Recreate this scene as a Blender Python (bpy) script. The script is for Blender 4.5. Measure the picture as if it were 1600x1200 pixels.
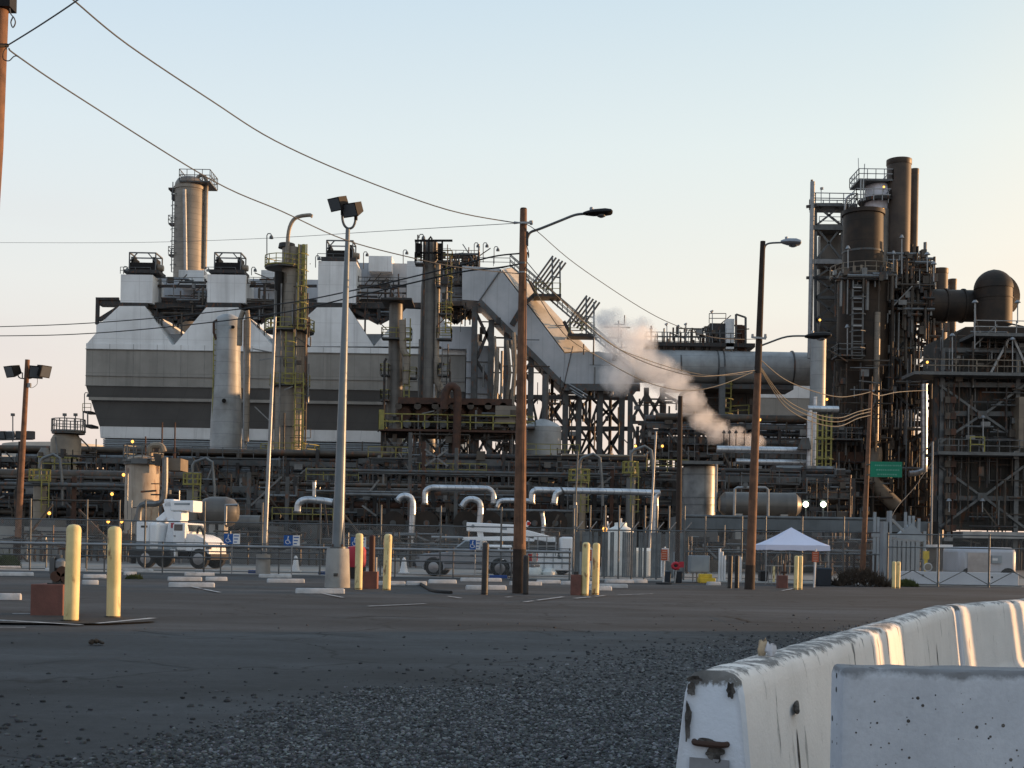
import bpy, bmesh, math, random
import numpy as np
from mathutils import Vector, Matrix, noise as mnoise
random.seed(7)
rnd = random.Random(11)
for o in list(bpy.data.objects): bpy.data.objects.remove(o)
scene = bpy.context.scene
COL = scene.collection

# ------------------------------------------------------------------ camera
F = 2000.0          # focal length in photograph pixels (1600 wide)
H = 1.15            # eye height
ROLL = math.radians(0.95)
CR, SR = math.cos(ROLL), math.sin(ROLL)
HOR = 859.0
cam = bpy.data.cameras.new('camera')
cam_o = bpy.data.objects.new('camera', cam); COL.objects.link(cam_o)
cam.sensor_width = 36.0; cam.lens = 36.0 * F / 1600.0
cam.shift_y = (HOR - 600.0) / 1600.0
cam.clip_start = 0.05; cam.clip_end = 20000
m = Matrix(((CR, -SR, 0), (0, 0, -1), (SR, CR, 0))).to_4x4()
m.translation = Vector((0, 0, H))
cam_o.matrix_world = m
scene.camera = cam_o

# ------------------------------------------------------------------ light
SUN_EL, SUN_AZ = math.radians(3.6), math.radians(75.0)   # azimuth from +Y towards +X
sun = bpy.data.lights.new('sun', 'SUN'); sun.energy = 5.0; sun.angle = math.radians(0.55)
sun.color = (1.0, 0.57, 0.27)
sun_o = bpy.data.objects.new('sun', sun); COL.objects.link(sun_o)
sd = Vector((math.sin(SUN_AZ) * math.cos(SUN_EL), math.cos(SUN_AZ) * math.cos(SUN_EL), math.sin(SUN_EL)))
sun_o.rotation_euler = sd.to_track_quat('Z', 'Y').to_euler()
sun_o.location = (60, 10, 60)
world = bpy.data.worlds.new('World'); scene.world = world; world.use_nodes = True
wn, wl = world.node_tree.nodes, world.node_tree.links
bg = wn['Background']
sky = wn.new('ShaderNodeTexSky'); sky.sky_type = 'NISHITA'; sky.sun_disc = False
sky.sun_elevation = SUN_EL; sky.sun_rotation = SUN_AZ; sky.altitude = 0
sky.air_density = 1.0; sky.dust_density = 1.6; sky.ozone_density = 1.0
# thin high overcast veil: a broad gradient that is the same all round the horizon, plus faint cloud bands
tc = wn.new('ShaderNodeTexCoord'); sx = wn.new('ShaderNodeSeparateXYZ'); wl.new(tc.outputs['Generated'], sx.inputs[0])
ramp = wn.new('ShaderNodeValToRGB'); wl.new(sx.outputs['Z'], ramp.inputs[0])
cr = ramp.color_ramp; cr.elements[0].position = 0.0; cr.elements[0].color = (8.3, 6.8, 6.1, 1)
cr.elements[1].position = 1.0; cr.elements[1].color = (3.4, 4.6, 6.3, 1)
for p_, c_ in ((0.10, (8.25, 7.25, 6.65)), (0.19, (8.1, 8.1, 7.75)), (0.30, (7.1, 7.95, 8.3)), (0.42, (5.5, 6.9, 8.1))):
    e = cr.elements.new(p_); e.color = c_ + (1,)
mp = wn.new('ShaderNodeMapping'); wl.new(tc.outputs['Generated'], mp.inputs[0]); mp.inputs['Scale'].default_value = (1.4, 1.4, 11)
nz = wn.new('ShaderNodeTexNoise'); wl.new(mp.outputs[0], nz.inputs['Vector']); nz.inputs['Scale'].default_value = 1.6; nz.inputs['Detail'].default_value = 5
cl = wn.new('ShaderNodeMapRange'); wl.new(nz.outputs['Fac'], cl.inputs[0]); cl.inputs[1].default_value = .5; cl.inputs[2].default_value = .72
cl.inputs[3].default_value = 0; cl.inputs[4].default_value = .6
lo = wn.new('ShaderNodeMapRange'); wl.new(sx.outputs['Z'], lo.inputs[0]); lo.inputs[1].default_value = .02; lo.inputs[2].default_value = .27
lo.inputs[3].default_value = 1; lo.inputs[4].default_value = 0
mm = wn.new('ShaderNodeMath'); mm.operation = 'MULTIPLY'; wl.new(cl.outputs[0], mm.inputs[0]); wl.new(lo.outputs[0], mm.inputs[1])
mc = wn.new('ShaderNodeMix'); mc.data_type = 'RGBA'; wl.new(mm.outputs[0], mc.inputs['Factor']); wl.new(ramp.outputs[0], mc.inputs['A'])
mc.inputs['B'].default_value = (7.2, 6.0, 6.0, 1)
mx = wn.new('ShaderNodeMix'); mx.data_type = 'RGBA'; mx.inputs['Factor'].default_value = 0.86
wl.new(sky.outputs[0], mx.inputs['A']); wl.new(mc.outputs['Result'], mx.inputs['B'])
# the sky is brighter and creamier on the side of the setting sun, dimmer on the far side
dt = wn.new('ShaderNodeVectorMath'); dt.operation = 'DOT_PRODUCT'; wl.new(tc.outputs['Generated'], dt.inputs[0]); dt.inputs[1].default_value = (math.sin(SUN_AZ), math.cos(SUN_AZ), 0)
az = wn.new('ShaderNodeValToRGB'); mr = wn.new('ShaderNodeMapRange'); wl.new(dt.outputs['Value'], mr.inputs[0]); mr.inputs[1].default_value = -1; mr.inputs[2].default_value = 1; wl.new(mr.outputs[0], az.inputs[0])
az.color_ramp.elements[0].color = (.72, .74, .80, 1); az.color_ramp.elements[1].color = (1.6, 1.2, .85, 1)
e = az.color_ramp.elements.new(.42); e.color = (.96, .97, .99, 1)
e = az.color_ramp.elements.new(.75); e.color = (1.06, 1.03, .97, 1)
ml = wn.new('ShaderNodeMix'); ml.data_type = 'RGBA'; ml.blend_type = 'MULTIPLY'; ml.inputs['Factor'].default_value = 1; wl.new(mx.outputs['Result'], ml.inputs['A']); wl.new(az.outputs[0], ml.inputs['B'])
wl.new(ml.outputs['Result'], bg.inputs['Color']); bg.inputs['Strength'].default_value = 0.096
vs = scene.view_settings; vs.view_transform = 'Standard'; vs.look = 'None'; vs.exposure = 0.34; vs.gamma = 1.0
vs.use_curve_mapping = False
scene.cycles.transparent_max_bounces = 24
scene.cycles.volume_step_rate = 2.0
scene.cycles.max_bounces = 6; scene.cycles.volume_bounces = 8

# ------------------------------------------------------------------ helpers
def X(px, py, d): return ((px - 800) * CR - (HOR - py) * SR) * d / F
def Z(px, py, d): return H + ((px - 800) * SR + (HOR - py) * CR) * d / F
def P(px, py, d): return Vector((X(px, py, d), d, Z(px, py, d)))
def GP(px, py, z=0.0):
    d = (z - H) * F / ((px - 800) * SR + (HOR - py) * CR); return Vector((X(px, py, d), d, z))
def S(n, d): return n * d / F        # n photograph pixels at distance d, in metres

class G:
    def __init__(s): s.v = []; s.f = []
    def add(s, vs, fs):
        n = len(s.v); s.v += [tuple(v) for v in vs]; s.f += [tuple(n + i for i in f) for f in fs]; return s
    def box(s, x0, x1, y0, y1, z0, z1):
        if x0 > x1: x0, x1 = x1, x0
        if y0 > y1: y0, y1 = y1, y0
        if z0 > z1: z0, z1 = z1, z0
        return s.add([(x0,y0,z0),(x1,y0,z0),(x1,y1,z0),(x0,y1,z0),(x0,y0,z1),(x1,y0,z1),(x1,y1,z1),(x0,y1,z1)],
              [(0,3,2,1),(4,5,6,7),(0,1,5,4),(1,2,6,5),(2,3,7,6),(3,0,4,7)])
    def cbox(s, c, sz, rz=0.0):
        c = Vector(c); a, b, h = [k / 2 for k in sz]; R = Matrix.Rotation(rz, 3, 'Z')
        vs = [c + R @ Vector(q) for q in ((-a,-b,-h),(a,-b,-h),(a,b,-h),(-a,b,-h),(-a,-b,h),(a,-b,h),(a,b,h),(-a,b,h))]
        return s.add(vs, [(0,3,2,1),(4,5,6,7),(0,1,5,4),(1,2,6,5),(2,3,7,6),(3,0,4,7)])
    def beam(s, p, q, w, h=None):
        p, q = Vector(p), Vector(q); h = h or w; d = (q - p)
        if d.length < 1e-6: return s
        d.normalize(); u = d.cross(Vector((0,0,1)))
        if u.length < 1e-3: u = Vector((1,0,0))
        u.normalize(); k = u.cross(d)
        u = u * w / 2; k = k * h / 2
        vs = [p-u-k, p+u-k, p+u+k, p-u+k, q-u-k, q+u-k, q+u+k, q-u+k]
        return s.add(vs, [(0,1,2,3),(7,6,5,4),(0,4,5,1),(1,5,6,2),(2,6,7,3),(3,7,4,0)])
    def cyl(s, p, q, r0, r1=None, n=16, caps=True):
        p, q = Vector(p), Vector(q); r1 = r0 if r1 is None else r1; d = (q - p).normalized()
        u = d.cross(Vector((0,0,1)))
        if u.length < 1e-3: u = Vector((1,0,0))
        u.normalize(); w = d.cross(u); vs = []
        for c, r in ((p, r0), (q, r1)):
            for i in range(n):
                a = 2*math.pi*i/n; vs.append(c + u*math.cos(a)*r + w*math.sin(a)*r)
        fs = [(i, (i+1) % n, n+(i+1) % n, n+i) for i in range(n)]
        if caps: fs += [tuple(range(n))[::-1], tuple(range(n, 2*n))]
        return s.add(vs, fs)
    def rev(s, c, prof, n=24):          # solid of revolution round a vertical axis; prof = [(r, z)]
        c = Vector(c); vs = []; fs = []
        for r, z in prof:
            for i in range(n):
                a = 2*math.pi*i/n; vs.append((c.x + r*math.cos(a), c.y + r*math.sin(a), c.z + z))
        for k in range(len(prof)-1):
            for i in range(n): fs.append((k*n+i, k*n+(i+1) % n, (k+1)*n+(i+1) % n, (k+1)*n+i))
        fs += [tuple(range(n))[::-1], tuple(range((len(prof)-1)*n, len(prof)*n))]
        return s.add(vs, fs)
    def tube(s, pts, r, n=8, smooth=0):
        pts = [Vector(p) for p in pts]
        if smooth: pts = spline(pts, smooth)
        rings = []; u = None; vs = []
        for i, p in enumerate(pts):
            a = pts[max(i-1, 0)]; b = pts[min(i+1, len(pts)-1)]; d = (b - a).normalized()
            if u is None:
                u = d.cross(Vector((0,0,1)))
                if u.length < 1e-2: u = Vector((1,0,0))
            u = (u - d*u.dot(d)).normalized(); w = d.cross(u)
            rr = r[i] if isinstance(r, (list, tuple)) else r
            if 0 < i < len(pts)-1:
                ca = max(.5, math.sqrt(max(0.0, (1 + (pts[i]-pts[i-1]).normalized().dot((pts[i+1]-pts[i]).normalized()))/2)))
            for k in range(n):
                t = 2*math.pi*k/n; vs.append(p + (u*math.cos(t) + w*math.sin(t))*rr)
        L = len(pts); fs = []
        for i in range(L-1):
            for k in range(n): fs.append((i*n+k, i*n+(k+1) % n, (i+1)*n+(k+1) % n, (i+1)*n+k))
        fs += [tuple(range(n))[::-1], tuple(range((L-1)*n, L*n))]
        return s.add(vs, fs)
    def poly(s, pts, y0, y1):            # outline in x,z pushed from y0 to y1
        n = len(pts); vs = [(x, y0, z) for x, z in pts] + [(x, y1, z) for x, z in pts]
        return s.add(vs, [tuple(range(n)), tuple(range(n, 2*n))[::-1]] + [(i, n+i, n+(i+1) % n, (i+1) % n) for i in range(n)])
    def loft(s, A, B):                   # two loops with the same number of points
        n = len(A); return s.add(list(A)+list(B), [tuple(range(n))[::-1], tuple(range(n, 2*n))] + [(i, (i+1) % n, n+(i+1) % n, n+i) for i in range(n)])
    def rail(s, pts, h=1.05, w=0.06, step=1.6, rails=2):
        pts = [Vector(p) for p in pts]
        for a, b in zip(pts[:-1], pts[1:]):
            L = (b-a).length; k = max(1, round(L/step))
            for i in range(k+1):
                q = a.lerp(b, i/k); s.beam(q, q + Vector((0,0,h)), w)
            for j in range(rails):
                z = Vector((0,0,h*(1 - j/rails))); s.beam(a+z, b+z, w)
        return s
    def ladder(s, p, h, w=.6, r=.05, step=.6, cage=True):
        p = Vector(p); s.beam(p+Vector((-w/2,0,0)), p+Vector((-w/2,0,h)), r*1.6); s.beam(p+Vector((w/2,0,0)), p+Vector((w/2,0,h)), r*1.6)
        for i in range(int(h/step)): z = i*step; s.beam(p+Vector((-w/2,0,z)), p+Vector((w/2,0,z)), r)
        if cage:
            for i in range(int(h/1.8)):
                z = i*1.8+1; q = [p+Vector((math.cos(t)*w*.75, -math.sin(t)*w*1.1, z)) for t in (0, .8, 1.57, 2.34, 3.14)]
                for a, b in zip(q[:-1], q[1:]): s.beam(a, b, r)
        return s
def spline(pts, k):
    out = []
    for i in range(len(pts)-1):
        p0 = pts[max(i-1, 0)]; p1 = pts[i]; p2 = pts[i+1]; p3 = pts[min(i+2, len(pts)-1)]
        for j in range(k):
            t = j/k; out.append(0.5*((2*p1)+(p2-p0)*t+(2*p0-5*p1+4*p2-p3)*t*t+(3*p1-p0-3*p2+p3)*t**3))
    return out + [pts[-1]]

def link(name, g, mat, off=Vector((0,0,0)), parent=None, bevel=0, angle=38):
    me = bpy.data.meshes.new(name)
    me.from_pydata([(v[0]-off[0], v[1]-off[1], v[2]-off[2]) for v in g.v], [], g.f); me.update()
    me.polygons.foreach_set('use_smooth', [True]*len(me.polygons)); me.set_sharp_from_angle(angle=math.radians(angle))
    me.materials.append(mat)
    o = bpy.data.objects.new(name, me); COL.objects.link(o)
    if parent: o.parent = parent
    if bevel:
        b = o.modifiers.new('bevel', 'BEVEL'); b.width = bevel; b.segments = 2; b.limit_method = 'ANGLE'
    return o
def islands(g):
    par = list(range(len(g.v)))
    def fnd(a):
        while par[a] != a: par[a] = par[par[a]]; a = par[a]
        return a
    for f in g.f:
        for i in f[1:]: par[fnd(i)] = fnd(f[0])
    grp = {}
    for f in g.f: grp.setdefault(fnd(f[0]), []).append(f)
    out = []
    for fs in grp.values():
        ids = sorted({i for f in fs for i in f}); mp_ = {i: k for k, i in enumerate(ids)}; q = G(); q.v = [g.v[i] for i in ids]; q.f = [tuple(mp_[i] for i in f) for f in fs]; out.append(q)
    return out
SPLIT = {'column', 'saddle', 'hanging_pipe', 'longitudinal_beam', 'conduit', 'corner_post', 'broken_patch', 'crack_slot', 'support_post', 'tie_rod', 'skid', 'brace_bar', 'leg', 'guy_bracket', 'side_sheet', 'platform_gusset', 'stiffener', 'aerial', 'deck_post', 'anchor_bolt', 'anchor_pin', 'valve_pipe', 'valve_flange', 'knuckle', 'panel_plug', 'sign_bracket', 'diagonal_brace', 'sunlit_riser', 'scissor_truss', 'insulator', 'nozzle', 'drum_saddle', 'side_strut', 'faded_lettering', 'blue_lettering', 'pale_lettering', 'rack_post', 'valley_truss'}
class T:
    def __init__(s, name, label, cat, loc, group=None):
        s.loc = Vector(loc); s.o = bpy.data.objects.new(name, None); COL.objects.link(s.o); s.o.location = s.loc
        s.o.empty_display_size = .3
        s.o['label'] = label; s.o['category'] = cat
        if group: s.o['group'] = group
    def part(s, name, g, mat, parent=None, label=None, kind=None, bevel=0):
        if name in SPLIT and not kind:
            pcs = islands(g)
            if len(pcs) > 1:
                for q in pcs: o = link(name, q, mat, s.loc, parent or s.o, bevel)
                return o
        o = link(name, g, mat, s.loc, parent or s.o, bevel)
        if label: o['label'] = label
        if kind: o['kind'] = kind
        return o
def one(name, g, mat, label, cat, loc, group=None, bevel=0):
    o = link(name, g, mat, Vector(loc), None, bevel); o.location = Vector(loc)
    o['label'] = label; o['category'] = cat
    if group: o['group'] = group
    return o
def setting(name, g, mat, kind='structure', loc=(0,0,0)):
    o = link(name, g, mat, Vector(loc)); o.location = loc; o['kind'] = kind; return o
def copy_tree(o, parent=None):
    c = o.copy(); COL.objects.link(c); c.parent = parent
    for ch in list(o.children): copy_tree(ch, c)
    return c
def place(root, loc, label=None, rz=0.0, sc=1.0):
    root.location = loc; root.rotation_euler = (0, 0, rz); root.scale = (sc,)*3
    if label: root['label'] = label
    return root

# ------------------------------------------------------------------ materials
def srgb(r, g, b):
    f = lambda c: (c/255/12.92) if c/255 <= .04045 else ((c/255+.055)/1.055)**2.4
    return (f(r), f(g), f(b))
MATS = {}
def mat(name, col, rough=.75, metal=0.0, col2=None, var=.35, scale=.6, streak=0.0, bump=0.0, bscale=20, seam=None, seamdark=.6, spec=.35, local=False, rust=0.0):
    mt = bpy.data.materials.new(name); mt.use_nodes = True; n, l = mt.node_tree.nodes, mt.node_tree.links
    b = n['Principled BSDF']; b.inputs['Roughness'].default_value = rough; b.inputs['Metallic'].default_value = metal
    b.inputs['Specular IOR Level'].default_value = spec
    if local: t = n.new('ShaderNodeTexCoord').outputs['Object']
    else: t = n.new('ShaderNodeNewGeometry').outputs['Position']
    def noise(sc, det=5, mul=(1,1,1), rg=.6):
        q = n.new('ShaderNodeMapping'); q.inputs['Scale'].default_value = mul; l.new(t, q.inputs[0])
        z = n.new('ShaderNodeTexNoise'); z.inputs['Scale'].default_value = sc; z.inputs['Detail'].default_value = det; z.inputs['Roughness'].default_value = rg
        l.new(q.outputs[0], z.inputs['Vector']); return z.outputs['Fac']
    def mixc(fac, a, bb):
        k = n.new('ShaderNodeMix'); k.data_type = 'RGBA'
        for sock, val in (('Factor', fac), ('A', a), ('B', bb)):
            if isinstance(val, (tuple, float)): k.inputs[sock].default_value = val if isinstance(val, float) else tuple(val[:3]) + (1,)
            else: l.new(val, k.inputs[sock])
        return k.outputs['Result']
    def rng(v, a, bb, c=0.0, d=1.0):
        k = n.new('ShaderNodeMapRange'); l.new(v, k.inputs[0]); k.inputs[1].default_value = a; k.inputs[2].default_value = bb; k.inputs[3].default_value = c; k.inputs[4].default_value = d; return k.outputs[0]
    c2 = col2 or tuple(c*(1-var) for c in col)
    out = mixc(rng(noise(scale, 6), .38, .66), col, c2)
    if streak:
        out = mixc(rng(noise(scale*3, 4, (1,1,.06)), .52, .75, 0, streak), out, tuple(c*.45 for c in c2))
    if rust:
        out = mixc(rng(noise(scale*2.5, 7, (1,1,.35)), .56-.1*rust, .66, 0, .85), out, (.16, .065, .03))
    if seam:
        sp = n.new('ShaderNodeSeparateXYZ'); l.new(t, sp.inputs[0]); masks = []
        for wdt, kind in ((seam[0], 'h'), (seam[1], 'v')):
            if not wdt: continue
            if kind == 'h':
                ad = n.new('ShaderNodeMath'); ad.operation = 'ADD'; l.new(sp.outputs[0], ad.inputs[0]); l.new(sp.outputs[1], ad.inputs[1]); src = ad.outputs[0]
            else: src = sp.outputs[2]
            dv = n.new('ShaderNodeMath'); dv.operation = 'DIVIDE'; l.new(src, dv.inputs[0]); dv.inputs[1].default_value = wdt
            fr = n.new('ShaderNodeMath'); fr.operation = 'FRACT'; l.new(dv.outputs[0], fr.inputs[0])
            ls = n.new('ShaderNodeMath'); ls.operation = 'LESS_THAN'; l.new(fr.outputs[0], ls.inputs[0]); ls.inputs[1].default_value = .08/wdt if wdt > .5 else .2
            masks.append(ls.outputs[0])
        mk = masks[0]
        if len(masks) > 1:
            a_ = n.new('ShaderNodeMath'); a_.operation = 'MAXIMUM'; l.new(masks[0], a_.inputs[0]); l.new(masks[1], a_.inputs[1]); mk = a_.outputs[0]
        f_ = n.new('ShaderNodeMath'); f_.operation = 'MULTIPLY'; l.new(mk, f_.inputs[0]); f_.inputs[1].default_value = seamdark
        out = mixc(f_.outputs[0], out, tuple(c*.4 for c in col))
    l.new(out, b.inputs['Base Color'])
    if bump:
        bp = n.new('ShaderNodeBump'); bp.inputs['Strength'].default_value = bump; bp.inputs['Distance'].default_value = .02
        l.new(noise(bscale, 6), bp.inputs['Height']); l.new(bp.outputs[0], b.inputs['Normal'])
    MATS[name] = mt; return mt
def emis(name, col, st):
    mt = bpy.data.materials.new(name); mt.use_nodes = True; b = mt.node_tree.nodes['Principled BSDF']
    b.inputs['Base Color'].default_value = (*col, 1); b.inputs['Emission Color'].default_value = (*col, 1); b.inputs['Emission Strength'].default_value = st
    return mt
M = dict(
    white_clad=mat('white_cladding', (.80,.82,.83), .6, col2=(.64,.65,.65), scale=.2, streak=.4, seam=(3.2, 2.6), seamdark=.28),
    tan_clad=mat('tan_cladding', (.30,.285,.26), .7, col2=(.235,.225,.205), scale=.3, streak=.35, seam=(3.2, 3.0), seamdark=.3),
    dark_clad=mat('dark_cladding', (.13,.13,.128), .7, col2=(.10,.10,.10), scale=.15, seam=(3.2, 3.0), seamdark=.2),
    duct_clad=mat('grey_duct_cladding', (.48,.50,.53), .5, col2=(.36,.39,.42), scale=.25, streak=.3, seam=(1.5, 0), seamdark=.25),
    grey_steel=mat('grey_steel', (.10,.107,.11), .55, .2, scale=1.2, rust=.1),
    dark_steel=mat('dark_steel', (.045,.045,.046), .6, .1, scale=1.5, rust=.1),
    rust_steel=mat('rusty_steel', (.09,.045,.03), .8, 0, col2=(.045,.03,.025), scale=1.5),
    brown_pipe=mat('brown_pipe', (.085,.072,.058), .5, .1, col2=(.045,.038,.032), scale=.8, rust=.15),
    grey_pipe=mat('grey_pipe', (.19,.2,.205), .42, .4, col2=(.11,.115,.12), scale=1.0, seam=(0.9, 0), seamdark=.35),
    silver=mat('silver_lagging', (.62,.65,.68), .38, .75, col2=(.40,.42,.45), scale=1.0, seam=(0.6, 0.6), seamdark=.5),
    tank_white=mat('weathered_vessel_paint', (.38,.40,.41), .5, .1, col2=(.26,.27,.27), scale=.4, streak=.4, seam=(0, 1.4), seamdark=.35),
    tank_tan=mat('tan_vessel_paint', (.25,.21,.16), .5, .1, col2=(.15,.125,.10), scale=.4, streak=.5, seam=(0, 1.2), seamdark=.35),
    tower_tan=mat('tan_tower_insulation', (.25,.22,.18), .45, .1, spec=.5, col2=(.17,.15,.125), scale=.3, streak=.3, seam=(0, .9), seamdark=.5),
    tower_grey=mat('grey_tower_insulation', (.15,.145,.135), .45, .1, spec=.5, col2=(.095,.092,.088), scale=.4, streak=.5, seam=(0, 1.1), seamdark=.3),
    tower_dark=mat('dark_stack_steel', (.024,.021,.019), .55, .0, spec=.2, col2=(.05,.036,.027), scale=.5, streak=.4, seam=(0, 2.2), seamdark=.4),
    furnace=mat('furnace_casing', (.075,.074,.068), .7, .1, col2=(.042,.043,.042), scale=.5, streak=.5, seam=(2.6, 2.2), seamdark=.5, rust=.05),
    conc=mat('concrete', (.36,.355,.34), .9, col2=(.26,.255,.245), scale=1.5, bump=.4),
    yellow_rail=mat('yellow_railing_paint', (.30,.27,.07), .6, col2=(.17,.16,.06), scale=2),
    yellow=mat('pale_yellow_paint', (.74,.62,.32), .55, col2=(.60,.50,.24), scale=3, streak=.45, bump=.25, bscale=60, rust=-.25),
    bright_yellow=mat('bright_yellow_paint', (.72,.5,.05), .5, scale=3),
    black=mat('black_bollard_paint', (.018,.018,.02), .5, col2=(.04,.04,.042), scale=3, bump=.3, bscale=60),
    tar=mat('dark_tar', (.018,.018,.019), .8, scale=3, bump=.5),
    red_block=mat('red_concrete', (.19,.085,.07), .85, col2=(.13,.065,.055), scale=3, bump=.4),
    wood=mat('weathered_pole_wood', (.19,.10,.06), .8, col2=(.10,.055,.036), scale=4, streak=.6, bump=.3, bscale=30),
    wood_dark=mat('creosote_wood', (.045,.032,.026), .85, scale=4, streak=.5, bump=.6, bscale=30),
    galv=mat('galvanised_steel', (.30,.315,.33), .45, .5, col2=(.22,.23,.24), scale=2),
    galv_dark=mat('dull_galvanised', (.13,.14,.145), .5, .4, col2=(.09,.095,.10), scale=2),
    wire=mat('cable_black', (.012,.013,.015), .6),
    wire_grey=mat('cable_grey', (.09,.095,.10), .6),
    cable_tan=mat('cable_tan', (.17,.165,.145), .6),
    lampblack=mat('lamp_housing_black', (.014,.013,.013), .6, scale=3, spec=.2),
    lampgrey=mat('lamp_housing_grey', (.30,.32,.35), .4, .3, scale=3),
    glasslens=mat('lamp_lens', (.10,.11,.12), .15, spec=.8),
    truck_white=mat('truck_white_paint', (.80,.82,.84), .3, col2=(.74,.76,.78), scale=1, local=True, spec=.5),
    truck_silver=mat('truck_silver_paint', (.33,.36,.39), .25, .4, col2=(.30,.33,.36), scale=1, local=True, spec=.5),
    tyre=mat('tyre_rubber', (.02,.02,.02), .85, local=True),
    rim=mat('wheel_rim', (.35,.35,.36), .35, .8, local=True),
    window=mat('vehicle_glass', (.025,.032,.035), .06, spec=.8, local=True),
    chassis=mat('chassis_black', (.02,.02,.021), .7, local=True),
    red=mat('red_plastic', (.45,.03,.05), .5),
    redlamp=mat('tail_lamp_red', (.45,.02,.02), .3, local=True),
    orange_sign=mat('orange_red_sign', (.50,.11,.05), .6),
    blue_sign=mat('blue_sign', (.015,.10,.36), .5),
    blue_curb=mat('blue_curb_paint', (.02,.06,.22), .7),
    white_sign=mat('white_sign', (.75,.76,.77), .5),
    green_sign=mat('green_sign', (.0,.20,.115), .5, col2=(.0,.17,.10)),
    tent=mat('tent_fabric', (.66,.68,.82), .8, col2=(.62,.64,.78), scale=.8, bump=.15, bscale=3),
    bin=mat('dark_bin_plastic', (.02,.028,.04), .5),
    stop=mat('wheel_stop_concrete', (.50,.52,.54), .85, col2=(.36,.37,.38), scale=4, bump=.5),
    plast=mat('white_tank_plastic', (.68,.71,.69), .5, col2=(.6,.63,.61), scale=1),
    cabinet=mat('cabinet_grey', (.27,.31,.34), .5, .2, col2=(.22,.25,.28), scale=1.5, streak=.3),
    trailer=mat('trailer_grey', (.42,.44,.49), .5, .2, col2=(.36,.38,.42), scale=.8, streak=.3),
    panel_white=mat('white_panel', (.58,.62,.67), .6, col2=(.5,.54,.6), scale=.8),
    paint_line=mat('worn_line_paint', (.50,.52,.53), .8, col2=(.2,.2,.21), scale=6),
    weed=mat('weed_leaves', (.075,.095,.03), .8, col2=(.05,.06,.02), scale=20),
    dryweed=mat('dry_brush', (.06,.045,.034), .9, col2=(.035,.027,.02), scale=20),
    amber=emis('amber_lamp', (1.0,.45,.08), 2.2),
    whitelamp=emis('work_light', (.8,1.0,.7), 3.5),
)
# ------------------------------------------------------------------ ground
def asphalt_mat():
    mt = bpy.data.materials.new('asphalt'); mt.use_nodes = True; n, l = mt.node_tree.nodes, mt.node_tree.links
    b = n['Principled BSDF']; b.inputs['Roughness'].default_value = .85; b.inputs['Specular IOR Level'].default_value = .25
    pos = n.new('ShaderNodeNewGeometry').outputs['Position']
    def nz(sc, det=6, mul=(1,1,1)):
        q = n.new('ShaderNodeMapping'); q.inputs['Scale'].default_value = mul; l.new(pos, q.inputs[0])
        z = n.new('ShaderNodeTexNoise'); z.inputs['Scale'].default_value = sc; z.inputs['Detail'].default_value = det; z.inputs['Roughness'].default_value = .62; l.new(q.outputs[0], z.inputs[0]); return z.outputs['Fac']
    def ramp(v, a, b_, c, d):
        k = n.new('ShaderNodeMapRange'); l.new(v, k.inputs[0]); k.inputs[1].default_value = a; k.inputs[2].default_value = b_; k.inputs[3].default_value = c; k.inputs[4].default_value = d; return k.outputs[0]
    def mul(a, b_):
        k = n.new('ShaderNodeMath'); k.operation = 'MULTIPLY'; l.new(a, k.inputs[0]); l.new(b_, k.inputs[1]); return k.outputs[0]
    big = ramp(nz(.11, 5, (.5, 1, 1)), .36, .66, .55, 1.65)
    mid = ramp(nz(.75, 6, (.45, 1, 1)), .32, .68, .66, 1.4)
    sml = ramp(nz(9, 5), .3, .7, .8, 1.2)
    fine = ramp(nz(120, 3), .3, .75, .55, 1.5)
    v = mul(mul(big, mid), mul(sml, fine))
    w = n.new('ShaderNodeTexVoronoi'); w.feature = 'DISTANCE_TO_EDGE'; w.inputs['Scale'].default_value = .22; l.new(pos, w.inputs['Vector'])
    wn_ = n.new('ShaderNodeVectorMath'); wn_.operation = 'ADD'
    nn = n.new('ShaderNodeTexNoise'); nn.inputs['Scale'].default_value = .9; l.new(pos, nn.inputs['Vector'])
    sc_ = n.new('ShaderNodeVectorMath'); sc_.operation = 'SCALE'; sc_.inputs['Scale'].default_value = 1.8; l.new(nn.outputs['Color'], sc_.inputs[0])
    l.new(pos, wn_.inputs[0]); l.new(sc_.outputs[0], wn_.inputs[1]); l.new(wn_.outputs[0], w.inputs['Vector'])
    crack = ramp(w.outputs['Distance'], .0, .011, .35, 1.0)
    v = mul(v, crack)
    c = n.new('ShaderNodeMix'); c.data_type = 'RGBA'; c.blend_type = 'MULTIPLY'; c.inputs['Factor'].default_value = 1
    c.inputs['A'].default_value = (.037, .0405, .045, 1); comb = n.new('ShaderNodeCombineColor')
    for i in range(3): l.new(v, comb.inputs[i])
    l.new(comb.outputs[0], c.inputs['B']); l.new(c.outputs['Result'], b.inputs['Base Color'])
    bp = n.new('ShaderNodeBump'); bp.inputs['Strength'].default_value = .25; bp.inputs['Distance'].default_value = .008; l.new(nz(70, 6), bp.inputs['Height']); l.new(bp.outputs[0], b.inputs['Normal'])
    return mt
M['asphalt'] = asphalt_mat()
# main ground sheet out to the horizon
g = G(); g.add([(-6000,-400,-.03),(6000,-400,-.03),(6000,9000,-.03),(-6000,9000,-.03)], [(0,1,2,3)])
M['dirt'] = mat('yard_ground', (.16,.15,.14), .95, col2=(.10,.10,.098), scale=.4, bump=.4)
setting('ground', g, M['dirt'])
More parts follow.
